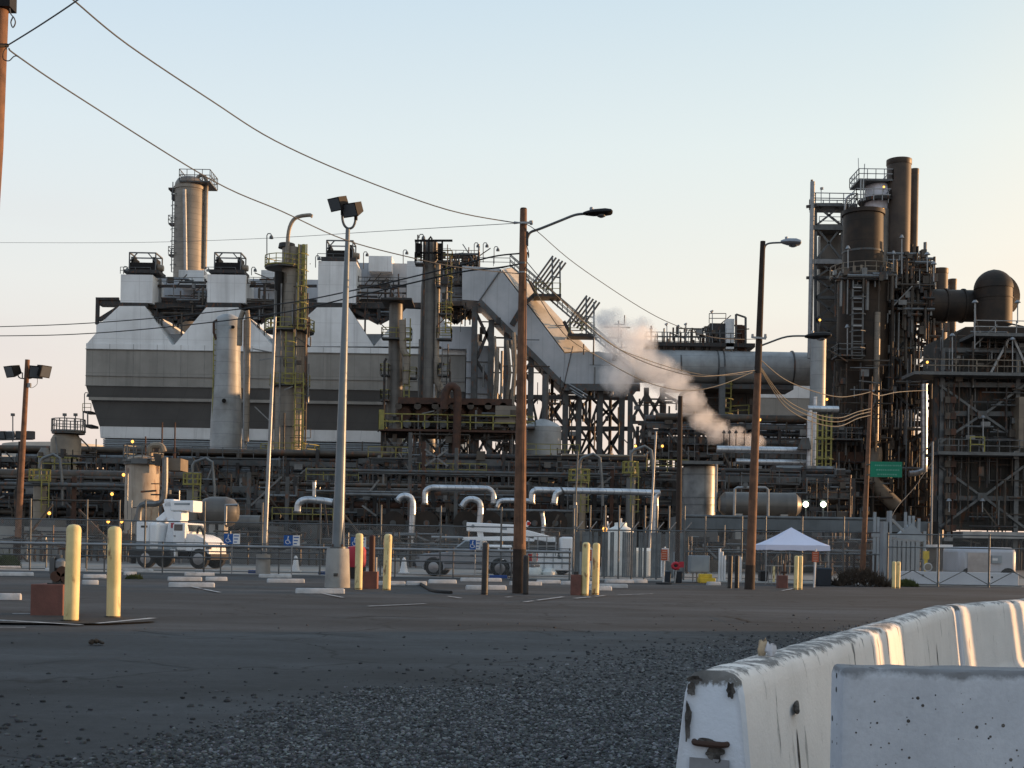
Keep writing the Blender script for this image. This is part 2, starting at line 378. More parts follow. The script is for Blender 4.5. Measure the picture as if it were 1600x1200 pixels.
# parking lot with slight undulation
def grid(x0, x1, y0, y1, nx, ny, fz, z=0):
    g = G(); vs = []; fs = []
    for j in range(ny+1):
        y = y0 + (y1-y0)*(j/ny)
        for i in range(nx+1):
            x = x0 + (x1-x0)*i/nx; vs.append((x, y, z + fz(x, y)))
    for j in range(ny):
        for i in range(nx): a = j*(nx+1)+i; fs.append((a, a+1, a+nx+2, a+nx+1))
    return g.add(vs, fs)
def und(x, y): return 0.010*mnoise.noise(Vector((x*.35, y*.3, 0))) + .003*mnoise.noise(Vector((x*1.3, y*1.2, 3))) if y < 32 else 0
setting('parking_lot', grid(-45, 45, -6, 51.0, 220, 150, und), M['asphalt'])
M['conc_light'] = mat('light_concrete_paving', (.27,.265,.25), .9, col2=(.2,.195,.185), scale=.8, bump=.3)
setting('service_road', grid(-60, 60, 51.4, 72, 4, 4, lambda x, y: 0, -.01), M['conc_light'])

# ------------------------------------------------------------------ gravel: thousands of separate stones
def gravel(name, cnt, fn, smin, smax, mat_, seed, label=None):
    rs = np.random.RandomState(seed)
    ico = np.array([(0,0,1),(.894,0,.447),(.276,.851,.447),(-.724,.526,.447),(-.724,-.526,.447),(.276,-.851,.447),(.724,.526,-.447),(-.276,.851,-.447),(-.894,0,-.447),(-.276,-.851,-.447),(.724,-.526,-.447)])
    tri = np.array([(0,1,2),(0,2,3),(0,3,4),(0,4,5),(0,5,1),(1,6,2),(2,7,3),(3,8,4),(4,9,5),(5,10,1),(6,7,2),(7,8,3),(8,9,4),(9,10,5),(10,6,1)])
    pts = fn(rs, cnt); N = len(pts)
    s = smin + (smax-smin)*rs.rand(N)**2.2
    base = ico[None]*(1+.55*(rs.rand(N, 11, 1)-.5)) * np.stack([.8+.6*rs.rand(N), .8+.5*rs.rand(N), .45+.45*rs.rand(N)], 1)[:, None]
    a = rs.rand(N)*6.28; t = (rs.rand(N)-.5)*1.0
    x, y, z = base[..., 0], base[..., 1], base[..., 2]
    y, z = y*np.cos(t)[:,None]-z*np.sin(t)[:,None], y*np.sin(t)[:,None]+z*np.cos(t)[:,None]
    x, y = x*np.cos(a)[:,None]-y*np.sin(a)[:,None], x*np.sin(a)[:,None]+y*np.cos(a)[:,None]
    v = np.stack([x, y, z], 2)*s[:, None, None]*.5
    v[..., 0] += pts[:, 0, None]; v[..., 1] += pts[:, 1, None]; v[..., 2] += (pts[:, 2] + s*.12)[:, None]
    me = bpy.data.meshes.new(name); me.vertices.add(N*11); me.vertices.foreach_set('co', v.reshape(-1))
    fi = (tri[None] + (np.arange(N)*11)[:, None, None]).reshape(-1)
    me.loops.add(len(fi)); me.loops.foreach_set('vertex_index', fi)
    me.polygons.add(len(fi)//3); me.polygons.foreach_set('loop_start', np.arange(0, len(fi), 3)); me.polygons.foreach_set('loop_total', np.full(len(fi)//3, 3))
    me.update(); me.validate()
    at = me.attributes.new('tone', 'FLOAT', 'POINT'); at.data.foreach_set('value', np.repeat(rs.rand(N), 11))
    me.materials.append(mat_); o = bpy.data.objects.new(name, me); COL.objects.link(o); o['kind'] = 'stuff'
    return o
def stone_mat(name, lo_, hi_):
    mt = bpy.data.materials.new(name); mt.use_nodes = True; n, l = mt.node_tree.nodes, mt.node_tree.links
    b = n['Principled BSDF']; b.inputs['Roughness'].default_value = .85; b.inputs['Specular IOR Level'].default_value = .25
    a = n.new('ShaderNodeAttribute'); a.attribute_name = 'tone'; r = n.new('ShaderNodeValToRGB'); l.new(a.outputs['Fac'], r.inputs[0])
    r.color_ramp.elements[0].color = (*lo_, 1); r.color_ramp.elements[1].color = (*hi_, 1)
    e = r.color_ramp.elements.new(.75); e.color = tuple(.6*p+.4*q for p, q in zip(lo_, hi_)) + (1,)
    nz = n.new('ShaderNodeTexNoise'); nz.inputs['Scale'].default_value = 90; mx_ = n.new('ShaderNodeMix'); mx_.data_type = 'RGBA'; mx_.blend_type = 'MULTIPLY'; mx_.inputs['Factor'].default_value = .6
    g_ = n.new('ShaderNodeNewGeometry'); l.new(g_.outputs['Position'], nz.inputs['Vector']); l.new(r.outputs[0], mx_.inputs['A']); l.new(nz.outputs['Color'], mx_.inputs['B'])
    l.new(mx_.outputs['Result'], b.inputs['Base Color']); return mt
M['stone'] = stone_mat('gravel_stone', (.032,.034,.036), (.31,.325,.34)); M['stone_dark'] = stone_mat('dark_gravel_stone', (.04,.042,.046), (.15,.155,.165))
# edge of the gravel spread on the lot, as world points (left to right)
EDGE = [GP(-150, 1230), GP(150, 1195), GP(330, 1140), GP(600, 1072), GP(820, 1040), GP(1000, 1012), GP(1130, 1000), GP(1290, 985), GP(1450, 955)]
def edge_d(px_):      # distance ratio test in world: returns signed 'inside' measure
    pass
EX = np.array([e.x/e.y for e in EDGE]); EY = np.array([e.y for e in EDGE])
def inside(x, y): return np.interp(x/y, EX, EY) - y        # >0 nearer than the edge
def vz(x, y): return np.array([und(a, b_) for a, b_ in zip(x, y)])
def f_near(rs, n):
    y = 5.6 + 5.0*rs.rand(n)**1.0; x = (rs.rand(n)*1.0-.5)*y*.92
    k = (inside(x, y)/2.2); keep = (rs.rand(n) < np.clip(k+.22, 0, 1)) & (x > -4) ; x, y = x[keep], y[keep]; return np.stack([x, y, vz(x, y)], 1)
def f_mid(rs, n):
    y = 9 + 12*rs.rand(n); x = (rs.rand(n)-.5)*y*.95
    k = inside(x, y)/2.6; keep = (rs.rand(n) < np.clip(k+.06, 0, 1)); x, y = x[keep], y[keep]; return np.stack([x, y, vz(x, y)], 1)
def f_far(rs, n):
    y = 6 + 18*rs.rand(n)**1.3; x = (rs.rand(n)-.5)*y*.98
    keep = rs.rand(n) < np.exp(np.clip(inside(x, y), -30, 0)/1.6)*.9+.03; x, y = x[keep], y[keep]; return np.stack([x, y, vz(x, y)], 1)
gravel('gravel', 150000, f_near, .006, .031, M['stone'], 1)
gravel('gravel', 60000, f_mid, .010, .036, M['stone'], 2)
gravel('gravel', 9000, f_far, .010, .05, M['stone_dark'], 3)

# painted lines on the lot (worn)
def line(p, q, w, z=.026):
    a, b_ = GP(*p), GP(*q); d = (b_-a).normalized(); nrm = Vector((-d.y, d.x, 0))*w/2; g = G()
    k = max(2, int((b_-a).length/.35)); pv = []
    for i in range(k+1):
        c = a.lerp(b_, i/k); t = 1+.25*rnd.uniform(-1, 1)
        pv += [c-nrm*t, c+nrm*t]
    for i in range(k):
        if rnd.random() < .12: continue
        q4 = [pv[2*i], pv[2*i+2], pv[2*i+3], pv[2*i+1]]
        g.add([(v.x, v.y, z) for v in q4], [(0,1,2,3)])
    o = setting('painted_line', g, M['paint_line']); return o
for p, q, w in (((-10, 971),(128, 979),.10), ((128, 979),(240, 968),.12), ((-10, 961),(48, 961),.10), ((-10, 983),(40, 983),.08),
                ((575, 949),(665, 945),.10), ((700, 933),(720, 936),.09), ((890, 937),(945, 932),.12), ((820, 942),(880, 934),.1), ((965, 931),(1020, 929),.08),
                ((1222, 924),(1244, 920),.1), ((300, 918),(343, 927),.10), ((505, 929),(535, 935),.10), ((550, 966),(570, 966),.1), ((780, 935),(800, 934),.1)):
    line(p, q, w)
# tar patch round the bollards at the left
g = G(); c0 = GP(70, 970); pl = []
for i in range(24):
    a = i/24*6.283; pl.append((c0.x + 1.5*math.cos(a)*(1+.15*rnd.random()), c0.y + .9*math.sin(a)*(1+.15*rnd.random()), .024))
setting('tar_patch', g.add(pl, [tuple(range(24))]), M['tar'])

def seam(pts, w):
    q = spline([GP(*p) for p in pts], 6); g = G(); vs = []
    for i, c in enumerate(q):
        d = (q[min(i+1, len(q)-1)]-q[max(i-1, 0)]).normalized(); n_ = Vector((-d.y, d.x, 0))*w*(.5+.5*rnd.random()); c = c+Vector((rnd.uniform(-.03, .03), rnd.uniform(-.03, .03), 0)); vs += [c-n_, c+n_]
    g.add([(v.x, v.y, .022) for v in vs], [(2*i, 2*i+2, 2*i+3, 2*i+1) for i in range(len(q)-1)]); setting('tar_seam', g, M['tar'])
for pts, w in ((((1120, 962), (1150, 966), (1175, 972), (1205, 972)), .035), (((540, 966), (600, 963), (680, 966)), .05), (((205, 985), (330, 996), (470, 990), (600, 997)), .022), (((640, 944), (760, 952), (900, 948), (1010, 955)), .03), (((20, 1040), (160, 1030), (300, 1044)), .014), (((700, 985), (820, 978), (930, 990)), .02)): seam(pts, w)
# ------------------------------------------------------------------ concrete barriers in the foreground
def peel_mat(name, paint, concrete, top, amt, streaks=True):
    mt = bpy.data.materials.new(name); mt.use_nodes = True; n, l = mt.node_tree.nodes, mt.node_tree.links
    b = n['Principled BSDF']; b.inputs['Roughness'].default_value = .8; b.inputs['Specular IOR Level'].default_value = .3
    tcn = n.new('ShaderNodeTexCoord').outputs['Object']; sp = n.new('ShaderNodeSeparateXYZ'); l.new(tcn, sp.inputs[0])
    def nz(sc, mul=(1,1,1), det=8, rg=.65):
        q = n.new('ShaderNodeMapping'); q.inputs['Scale'].default_value = mul; l.new(tcn, q.inputs[0])
        z = n.new('ShaderNodeTexNoise'); z.inputs['Scale'].default_value = sc; z.inputs['Detail'].default_value = det; z.inputs['Roughness'].default_value = rg; l.new(q.outputs[0], z.inputs[0]); return z.outputs['Fac']
    def R(v, a, b_, c=0, d=1):
        k = n.new('ShaderNodeMapRange'); l.new(v, k.inputs[0]); k.inputs[1].default_value = a; k.inputs[2].default_value = b_; k.inputs[3].default_value = c; k.inputs[4].default_value = d; return k.outputs[0]
    def Mth(op, a, b_):
        k = n.new('ShaderNodeMath'); k.operation = op
        for i, v in enumerate((a, b_)):
            if isinstance(v, (int, float)): k.inputs[i].default_value = v
            else: l.new(v, k.inputs[i])
        return k.outputs[0]
    def Mx(f, a, b_):
        k = n.new('ShaderNodeMix'); k.data_type = 'RGBA'; l.new(f, k.inputs['Factor'])
        for s_, v in (('A', a), ('B', b_)):
            if isinstance(v, tuple): k.inputs[s_].default_value = v + (1,)
            else: l.new(v, k.inputs[s_])
        return k.outputs['Result']
    conc = Mx(R(nz(9), .35, .65), concrete, tuple(c*.55 for c in concrete))
    pnt = Mx(R(nz(2.2), .35, .7), paint, tuple(c*.86 for c in paint))
    pnt = Mx(R(nz(5, (1,1,.15)), .55, .75, 0, .35), pnt, tuple(c*.6 for c in paint))
    # worn where the height is near the top, and in vertical scrapes
    hm = R(sp.outputs[2], top-.06, top-.005, -.20, .08)
    worn = R(Mth('ADD', Mth('ADD', Mth('MULTIPLY', nz(11, (1,1,.6), 10, .75), .75), Mth('MULTIPLY', nz(2.5), .25)), hm), .53-amt, .60-amt)
    f = worn
    if streaks:
        scr = Mth('MULTIPLY', R(nz(5.5, (2.2,2.2,.28)), .60, .66), R(sp.outputs[2], .25, .6, 0, 1))
        f = Mth('MAXIMUM', worn, scr)
    l.new(Mx(f, pnt, conc), b.inputs['Base Color'])
    bp = n.new('ShaderNodeBump'); bp.inputs['Strength'].default_value = .6; bp.inputs['Distance'].default_value = .004
    hh = Mth('ADD', Mth('MULTIPLY', f, -1.2), Mth('MULTIPLY', nz(60), 1.2)); l.new(hh, bp.inputs['Height']); l.new(bp.outputs[0], b.inputs['Normal'])
    return mt
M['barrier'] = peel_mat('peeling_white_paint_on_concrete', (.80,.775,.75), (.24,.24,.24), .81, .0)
M['barrier_end'] = peel_mat('peeling_cool_shade_paint', (.66,.70,.76), (.19,.185,.175), .80, .075, False)  # end paint is bluer and darker, its shade put into the colour
def krail(name, label, A, ang, L, nseg=60):
    """safety-shape barrier starting at A, running along ang (from +Y towards +X)"""
    t = T(name, label, 'barrier', A, 'white concrete traffic barriers end to end')
    prof = [(.27,0),(.27,.075),(.255,.10),(.135,.33),(.128,.36),(.088,.74),(.078,.785),(.06,.803),(.03,.81)]
    loop = [(x, z) for x, z in prof] + [(-x, z) for x, z in prof[::-1]]
    d = Vector((math.sin(ang), math.cos(ang), 0)); nr = Vector((d.y, -d.x, 0)); g = G(); vs = []; K = len(loop)
    # rows along the length, subdivided profile so the rim can be chipped
    for j in range(nseg+1):
        s_ = L*j/nseg
        for k, (x, z) in enumerate(loop):
            jt = .004*mnoise.noise(Vector((s_*9+k, z*14, A[0]*3)))*(1 if z > .7 else .4)
            if z > .78: jt -= .010*max(0, mnoise.noise(Vector((s_*6, k*.7, 2))))
            vs.append(Vector(A) + d*s_ + nr*(x + (jt if x > 0 else -jt)) + Vector((0, 0, z + jt*.5)))
    fs = []
    for j in range(nseg):
        for k in range(K): a = j*K+k; b_ = j*K+(k+1) % K; fs.append((a, b_, b_+K, a+K))
    g.add(vs, fs); body = t.part('barrier_body', g, M['barrier'], bevel=0)
    # end faces: recessed slightly with chamfered frame
    for s_, sgn in ((0, -1), (L, 1)):
        ge = G(); base = [vs[k] if s_ == 0 else vs[nseg*K+k] for k in range(K)]
        cen = Vector(A)+d*s_+Vector((0,0,.4))
        inner = [cen + (b_-cen)*.93 + d*sgn*.022 for b_ in base]
        ge.add(list(base)+inner, [(k, (k+1) % K, K+(k+1) % K, K+k) for k in range(K)] + [tuple(range(K, 2*K))])
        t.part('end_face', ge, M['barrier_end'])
    return t, d, nr
BANG = math.radians(24.7)
A1 = Vector((.592, 3.70, 0)); L1 = 5.9
t1, d1, n1 = krail('concrete_barrier', 'long white barrier with peeling paint and broken end, running away from the dark gravel', A1, BANG, L1)
A2 = A1 + d1*(L1+.07) + n1*.03; d2_ = Vector((math.sin(BANG+.205), math.cos(BANG+.205), 0)); krail('concrete_barrier', 'third white barrier in line, just entering at the right edge behind the others', A2 + d2_*6.13, BANG+.25, 6.05); t2, d2, n2 = krail('concrete_barrier', 'farther white barrier in line behind the long peeling one, at the right edge', A2, BANG+.205, 6.05)
# rusty loop and broken pocket on the near end
e0 = A1 - d1*.035
def ep(a, z, o=0.0): return A1 - d1*(.03+o) + n1*a + Vector((0,0,z))
g = G(); g.tube([ep(-.052, .606, -.02), ep(-.044, .603, .004), ep(0, .602, .008), ep(.04, .603, .004), ep(.046, .604, -.02)], .009, 8, 4)
t1.part('rebar_loop', g, M['rust_steel'])
M['pocket'] = mat('broken_concrete', (.15,.14,.13), .95, col2=(.035,.032,.03), scale=22, bump=1.0, bscale=40, local=True)
g = G()
def blob(g, cx, cz, rx, rz, o, n=30, seed=1):
    rr = random.Random(seed); ring = []
    for i in range(n):
        a = 6.283*i/n; k = .85+.55*mnoise.noise(Vector((math.cos(a)*1.3+seed*7, math.sin(a)*1.3, seed)))+.12*rr.random(); ring.append(ep(cx+rx*k*math.cos(a), cz+rz*k*math.sin(a), o+.004*rr.random()))
    mid = ep(cx, cz, o-.004)
    g.add([mid]+ring, [(0, 1+i, 1+(i+1) % n) for i in range(n)])
blob(g, .0, .603, .056, .014, .002, seed=8); blob(g, .012, .577, .03, .024, .0, seed=2); blob(g, -.05, .785, .02, .012, .001, seed=12); blob(g, -.068, .665, .011, .06, .0, seed=3); blob(g, -.06, .755, .013, .022, .0, seed=4); blob(g, .056, .76, .013, .024, .0, seed=5)
t1.part('broken_patch', g, M['pocket'])
g = G(); q = [ep(-.062, .56, -.001), ep(.056, .56, -.001), ep(.056, .49, -.001), ep(-.062, .49, -.001)]
g.add([v - d1*.003 for v in q], [(0,1,2,3)]); t1.part('mortar_patch', g, mat('mortar_patch', (.30,.31,.33), .9, col2=(.22,.22,.23), scale=8))
# lifting slots on the long face
def face(s_, z, o=.002):
    x = .128 - (.128-.088)*(z-.36)/.38 if z > .36 else .135+(.255-.135)*(.33-z)/.23
    return A1 + d1*s_ + n1*(x+o) + Vector((0,0,z))
g = G()
for s_, z0, z1, w in ((.62, .40, .575, .012), (3.05, .52, .60, .015), (4.6, .45, .62, .014), (1.9, .60, .68, .01)):
    k = 8; L_ = [face(s_-w*math.sin(math.pi*(i+.3)/(k+.6)), z0+(z1-z0)*i/k) for i in range(k+1)]; R_ = [face(s_+w*math.sin(math.pi*(i+.3)/(k+.6)), z0+(z1-z0)*i/k) for i in range(k+1)]
    g.add(L_+R_, [(i, k+1+i, k+2+i, i+1) for i in range(k)])
t1.part('crack_slot', g, M['pocket'])
g = G(); g.tube([face(.78, .657, -.03), face(.60, .655, .012), face(.56, .645, .02), face(.60, .636, .012), face(.78, .634, -.03)], .009, 8, 4)
t1.part('lifting_loop', g, M['pocket'], label='dark oval steel loop in the long face')

# debris on top of the barrier
def scrap(px, py, label, m_, seed, s_=.035):
    rr = random.Random(seed); c = P(px, py, 4.25); c = A1 + d1*((c.y-A1.y)/d1.y)+Vector((0,0,.812)) + n1*((px-1175)*.0016)
    g = G(); n = 9; vs = []
    for j in range(3):
        for i in range(n):
            a = 6.283*i/n; r_ = s_*(.35+.75*rr.random())*(.35, .9, .55)[j]; vs.append((c.x+r_*math.cos(a), c.y+r_*math.sin(a)*.6, c.z+(.0, .5, 1.0+.5*rr.random())[j]*s_*1.15))
    fs = [(j*n+i, j*n+(i+1) % n, (j+1)*n+(i+1) % n, (j+1)*n+i) for j in range(2) for i in range(n)]
    g.add(vs, fs); one('crumpled_scrap', g, m_, label, 'litter', c)
scrap(1169, 1030, 'tan crumpled paper scrap standing on top of the long barrier', mat('tan_scrap', (.50,.40,.28), .9, scale=30), 5)
scrap(1188, 1032, 'white crumpled paper scrap lying on the long barrier right of the tan one', mat('white_scrap', (.66,.67,.72), .9, scale=30), 9, .03)

# near blue-grey precast block at the bottom right
def block_mat():
    mt = bpy.data.materials.new('pitted_precast_concrete'); mt.use_nodes = True; n, l = mt.node_tree.nodes, mt.node_tree.links
    b = n['Principled BSDF']; b.inputs['Roughness'].default_value = .85; b.inputs['Specular IOR Level'].default_value = .3
    o = n.new('ShaderNodeTexCoord').outputs['Object']; sp = n.new('ShaderNodeSeparateXYZ'); l.new(o, sp.inputs[0])
    def nz(sc, det=7, mul=(1,1,1)):
        q = n.new('ShaderNodeMapping'); q.inputs['Scale'].default_value = mul; l.new(o, q.inputs[0])
        z = n.new('ShaderNodeTexNoise'); z.inputs['Scale'].default_value = sc; z.inputs['Detail'].default_value = det; z.inputs['Roughness'].default_value = .65; l.new(q.outputs[0], z.inputs[0]); return z.outputs['Fac']
    def R(v, a, b_, c=0, d=1):
        k = n.new('ShaderNodeMapRange'); l.new(v, k.inputs[0]); k.inputs[1].default_value = a; k.inputs[2].default_value = b_; k.inputs[3].default_value = c; k.inputs[4].default_value = d; return k.outputs[0]
    def Mx(f, a, b_):
        k = n.new('ShaderNodeMix'); k.data_type = 'RGBA'; l.new(f, k.inputs['Factor'])
        for s_, v in (('A', a), ('B', b_)):
            if isinstance(v, tuple): k.inputs[s_].default_value = v + (1,)
            else: l.new(v, k.inputs[s_])
        return k.outputs['Result']
    c = Mx(R(nz(6), .35, .68), (.56,.60,.66), (.44,.475,.53))
    c = Mx(R(nz(70, 3), .4, .7, 0, .35), c, (.40,.43,.48))
    ad = n.new('ShaderNodeMath'); ad.operation = 'ADD'; l.new(nz(9), ad.inputs[0]); l.new(R(sp.outputs[2], .805, .862, -.3, .30), ad.inputs[1])
    c = Mx(R(ad.outputs[0], .5, .68, 0, .75), c, (.10,.105,.11))
    v = n.new('ShaderNodeTexVoronoi'); v.inputs['Scale'].default_value = 27; l.new(o, v.inputs['Vector'])
    pr = R(v.outputs['Color'], 0, 1); pit = n.new('ShaderNodeMath'); pit.operation = 'LESS_THAN'
    thr = n.new('ShaderNodeMath'); thr.operation = 'MULTIPLY'; l.new(pr, thr.inputs[0]); thr.inputs[1].default_value = .36
    pw = n.new('ShaderNodeMath'); pw.operation = 'MULTIPLY'; l.new(thr.outputs[0], pw.inputs[0]); l.new(pr, pw.inputs[1])
    l.new(v.outputs['Distance'], pit.inputs[0]); l.new(pw.outputs[0], pit.inputs[1])
    c = Mx(pit.outputs[0], c, (.04,.042,.045)); l.new(c, b.inputs['Base Color'])
    hh = n.new('ShaderNodeMath'); hh.operation = 'SUBTRACT'; l.new(nz(45), hh.inputs[0]); l.new(pit.outputs[0], hh.inputs[1])
    bp = n.new('ShaderNodeBump'); bp.inputs['Strength'].default_value = .5; bp.inputs['Distance'].default_value = .004; l.new(hh.outputs[0], bp.inputs['Height']); l.new(bp.outputs[0], b.inputs['Normal'])
    return mt
M['block'] = block_mat()
bd = 3.30; bx = (1301-800)/F*(bd+.12); bz = Z(1303, 1043, bd)
tb = T('concrete_block', 'low blue grey pitted concrete block in the bottom right corner', 'concrete block', (bx+.9, bd+.1, 0))
g = G(); NX, NZ = 60, 26
# rounded box front built as a fine loft so the edges are not razor sharp
prof = [(0, 0), (0, bz-.03), (.002, bz-.008), (.008, bz-.001), (.02, bz), (.10, bz), (.113, bz-.005), (.12, bz-.015), (.12, 0)]
vs = []; fs = []; K = len(prof); xs = [0, .004, .012] + [.03+i*.04 for i in range(54)]
for j, xx in enumerate(xs):
    ins = (.010, .003, 0)[j] if j < 3 else 0
    for k, (y, z) in enumerate(prof):
        jt = .0035*mnoise.noise(Vector((xx*14, k*1.1, 5))) if z > bz-.05 else 0
        vs.append((bx+xx, bd + (y+ins if y < .08 else y-ins), z-ins*(1 if z > .4 else 0)+jt))
for j in range(len(xs)-1):
    for k in range(K-1): a = j*K+k; fs.append((a, a+K, a+K+1, a+1))
fs += [tuple(range(K)), tuple((len(xs)-1)*K+k for k in range(K))[::-1]]
g.add(vs, fs); tb.part('block_body', g, M['block'])
# a scatter of far larger blow holes as real pits
g = G()
for i in range(110):
    x_ = bx+.03+rnd.random()*.75; z_ = bz-.06-rnd.random()*.3; r_ = .0014+.0036*rnd.random()**2.5
    g.cyl((x_, bd-.0006, z_), (x_, bd+.004, z_), r_, r_*.8, 8)
tb.part('blow_hole', g, M['pocket'], kind='stuff')
# ================================================================== REFINERY
V = Vector
def BX(g, px0, py0, px1, py1, d, dep):
    my, mxp = (py0+py1)/2, (px0+px1)/2
    return g.box(X(px0, my, d), X(px1, my, d), d, d+dep, Z(mxp, py1, d), Z(mxp, py0, d))
def nb(*a): return BX(G(), *a)
def VC(g, pxc, pyt, pyb, w, d, n=24, w1=None):
    x = X(pxc, (pyt+pyb)/2, d); return g.cyl((x, d, Z(pxc, pyb, d)), (x, d, Z(pxc, pyt, d)), S(w, d)/2, S((w1 or w), d)/2, n)
def HC(g, px0, px1, py, w, d, n=14):
    z = Z((px0+px1)/2, py, d); my = py; return g.cyl((X(px0, my, d), d, z), (X(px1, my, d), d, z), S(w, d)/2, None, n)
def RL(g, px0, px1, py, d, dep=0, h=1.1, w=.07, step=1.8):
    """railing whose floor is at pixel row py"""
    z = Z((px0+px1)/2, py, d); a, b = X(px0, py, d), X(px1, py, d)
    g.rail([V((a, d, z)), V((b, d, z))], h, w, step)
    if dep: g.rail([V((b, d, z)), V((b, d+dep, z)), V((a, d+dep, z)), V((a, d, z))], h, w, step)
    return g
def zb(px, py, d): return Z(px, py, d)
def clutter(px0, py0, px1, py1, d0, d1, n, seed, horiz=.6, thick=(.05, .22)):
    """many small pipes, valves and conduits: returns three soups"""
    r = random.Random(seed); A, B, C_ = G(), G(), G()
    for i in range(n):
        d = r.uniform(d0, d1); x, y = r.uniform(px0, px1), r.uniform(py0, py1); g = r.choice((A, A, B, C_)); w = r.uniform(*thick)
        t = r.random()
        if t < horiz*.8:
            L = r.uniform(.8, 7); p = P(x, y, d); q = p+V((min(L, X(px1, y, d)-p.x), 0, 0)); g.cyl(p, q, w/2, None, 6)
            if r.random() < .5: g.cyl(q, q+V((0, 0, r.uniform(-1.6, 1.6))), w/2, None, 6)
        elif t < .8:
            p = P(x, y, d); g.cyl(p, p+V((0, 0, -min(r.uniform(1, 5), max(.3, p.z)))), w/2, None, 6)
        elif t < .93:
            p = P(x, y, d); g.cbox(p, (r.uniform(.3, .9), .5, r.uniform(.3, .9)))
        else:
            p = P(x, y, d); g.beam(p, p+V((r.uniform(-2.5, 2.5), 0, r.uniform(-2.5, 2.5))), .12)
    return A, B, C_
def add_clutter(t, *a, **k):
    A, B, C_ = clutter(*a, **k)
    t.part('small_piping', A, M['brown_pipe'], kind='stuff'); t.part('small_piping', B, M['grey_pipe'], kind='stuff'); t.part('small_fittings', C_, M['dark_steel'], kind='stuff')
def lattice(g, x0, x1, y, z0, z1, nb_, w=.25, cross=True):
    """braced bay: columns, beams and X braces"""
    hs = [z0+(z1-z0)*i/nb_ for i in range(nb_+1)]
    g.beam((x0, y, z0), (x0, y, z1), w*1.2); g.beam((x1, y, z0), (x1, y, z1), w*1.2)
    for h in hs: g.beam((x0, y, h), (x1, y, h), w)
    for a, b in zip(hs[:-1], hs[1:]):
        g.beam((x0, y, a), (x1, y, b), w*.7)
        if cross: g.beam((x1, y, a), (x0, y, b), w*.7)

M['cladding_trim'] = mat('cladding_trim', (.27,.265,.25), .7, scale=1, streak=.3)
# ---- 1. large clad boiler house on the left
BD, BDEP = 172.0, 30.0
c = P(430, 700, BD); T1 = T('boiler_house', 'huge clad boiler house with white, tan and charcoal bands and saw-toothed roof hoods', 'industrial building', (c.x, BD, 0))
def bp(px, py): q = P(px, py, BD); return (q.x, q.z)
xL, xR = X(134, 575, BD), X(727, 580, BD)
z_ = lambda py: Z(430, py, BD)
g = G().box(xL, xR, BD, BD+BDEP, z_(550), z_(541)); T1.part('upper_white_band', g, M['white_clad'])
g = G().box(xL, xR, BD+.03, BD+BDEP, z_(607), z_(550)); T1.part('tan_band', g, M['tan_clad'])
def wedge(py0, py1, in0, in1, m_, name):
    a0, a1 = z_(py0), z_(py1); i0, i1 = in0, in1; g = G()
    top = [(xL+i0*.5, BD+i0, a0), (xR-i0*.2, BD+i0, a0), (xR-i0*.2, BD+BDEP, a0), (xL+i0*.5, BD+BDEP, a0)]
    bot = [(xL+i1*.5, BD+i1, a1), (xR-i1*.2, BD+i1, a1), (xR-i1*.2, BD+BDEP, a1), (xL+i1*.5, BD+BDEP, a1)]
    g.loft(bot, top); T1.part(name, g, m_)
wedge(607, 626, .04, .8, M['dark_clad'], 'sloped_hopper_band'); 
g = G().box(xL+.3, xR-.2, BD+.45, BD+1, z_(629), z_(624.5)); T1.part('seam_strip', g, M['tan_clad'])
wedge(627, 668, .85, 2.4, M['dark_clad'], 'sloped_hopper_band')
wedge(668, 686, 2.42, 2.6, M['white_clad'], 'lower_white_band')
g = G()
for i in range(9): g.box(xL+1.6, xR-.5, BD+2.7+.12*(i % 2), BD+6, z_(688+i*2.9+2.2), z_(688+i*2.9))
T1.part('louvre_band', g, M['cabinet'])
g = G().box(xL+1.8, xR-.6, BD+4, BD+BDEP-2, 0, z_(713)); T1.part('lower_wall', g, M['dark_clad'])
g = G()
for i in range(14):
    x = xL+2+i*(xR-xL-4)/13; g.beam((x, BD+3, 0), (x, BD+3, z_(700)), .5)
T1.part('support_leg', g, M['dark_steel'], kind='stuff')
for py0, py1, off in ((541, 550, 0), (550, 607, .03)):
    for i in range(1, 16):
        x = xL+(xR-xL)*i/16; T1.part('panel_joint', G().box(x-.02, x+.02, BD+off-.03, BD+off, z_(py1)+.05, z_(py0)-.05), M['cladding_trim'])
T1.part('band_flashing', G().box(xL-.05, xR+.05, BD-.12, BD, z_(550.6), z_(549.6)), M['cladding_trim']); T1.part('band_flashing', G().box(xL-.05, xR+.05, BD-.1, BD+.03, z_(607.4), z_(606.4)), M['cladding_trim']); T1.part('band_flashing', G().box(xL-.05, xR+.05, BD-.09, BD+.03, z_(592), z_(591.4)), M['cladding_trim'])
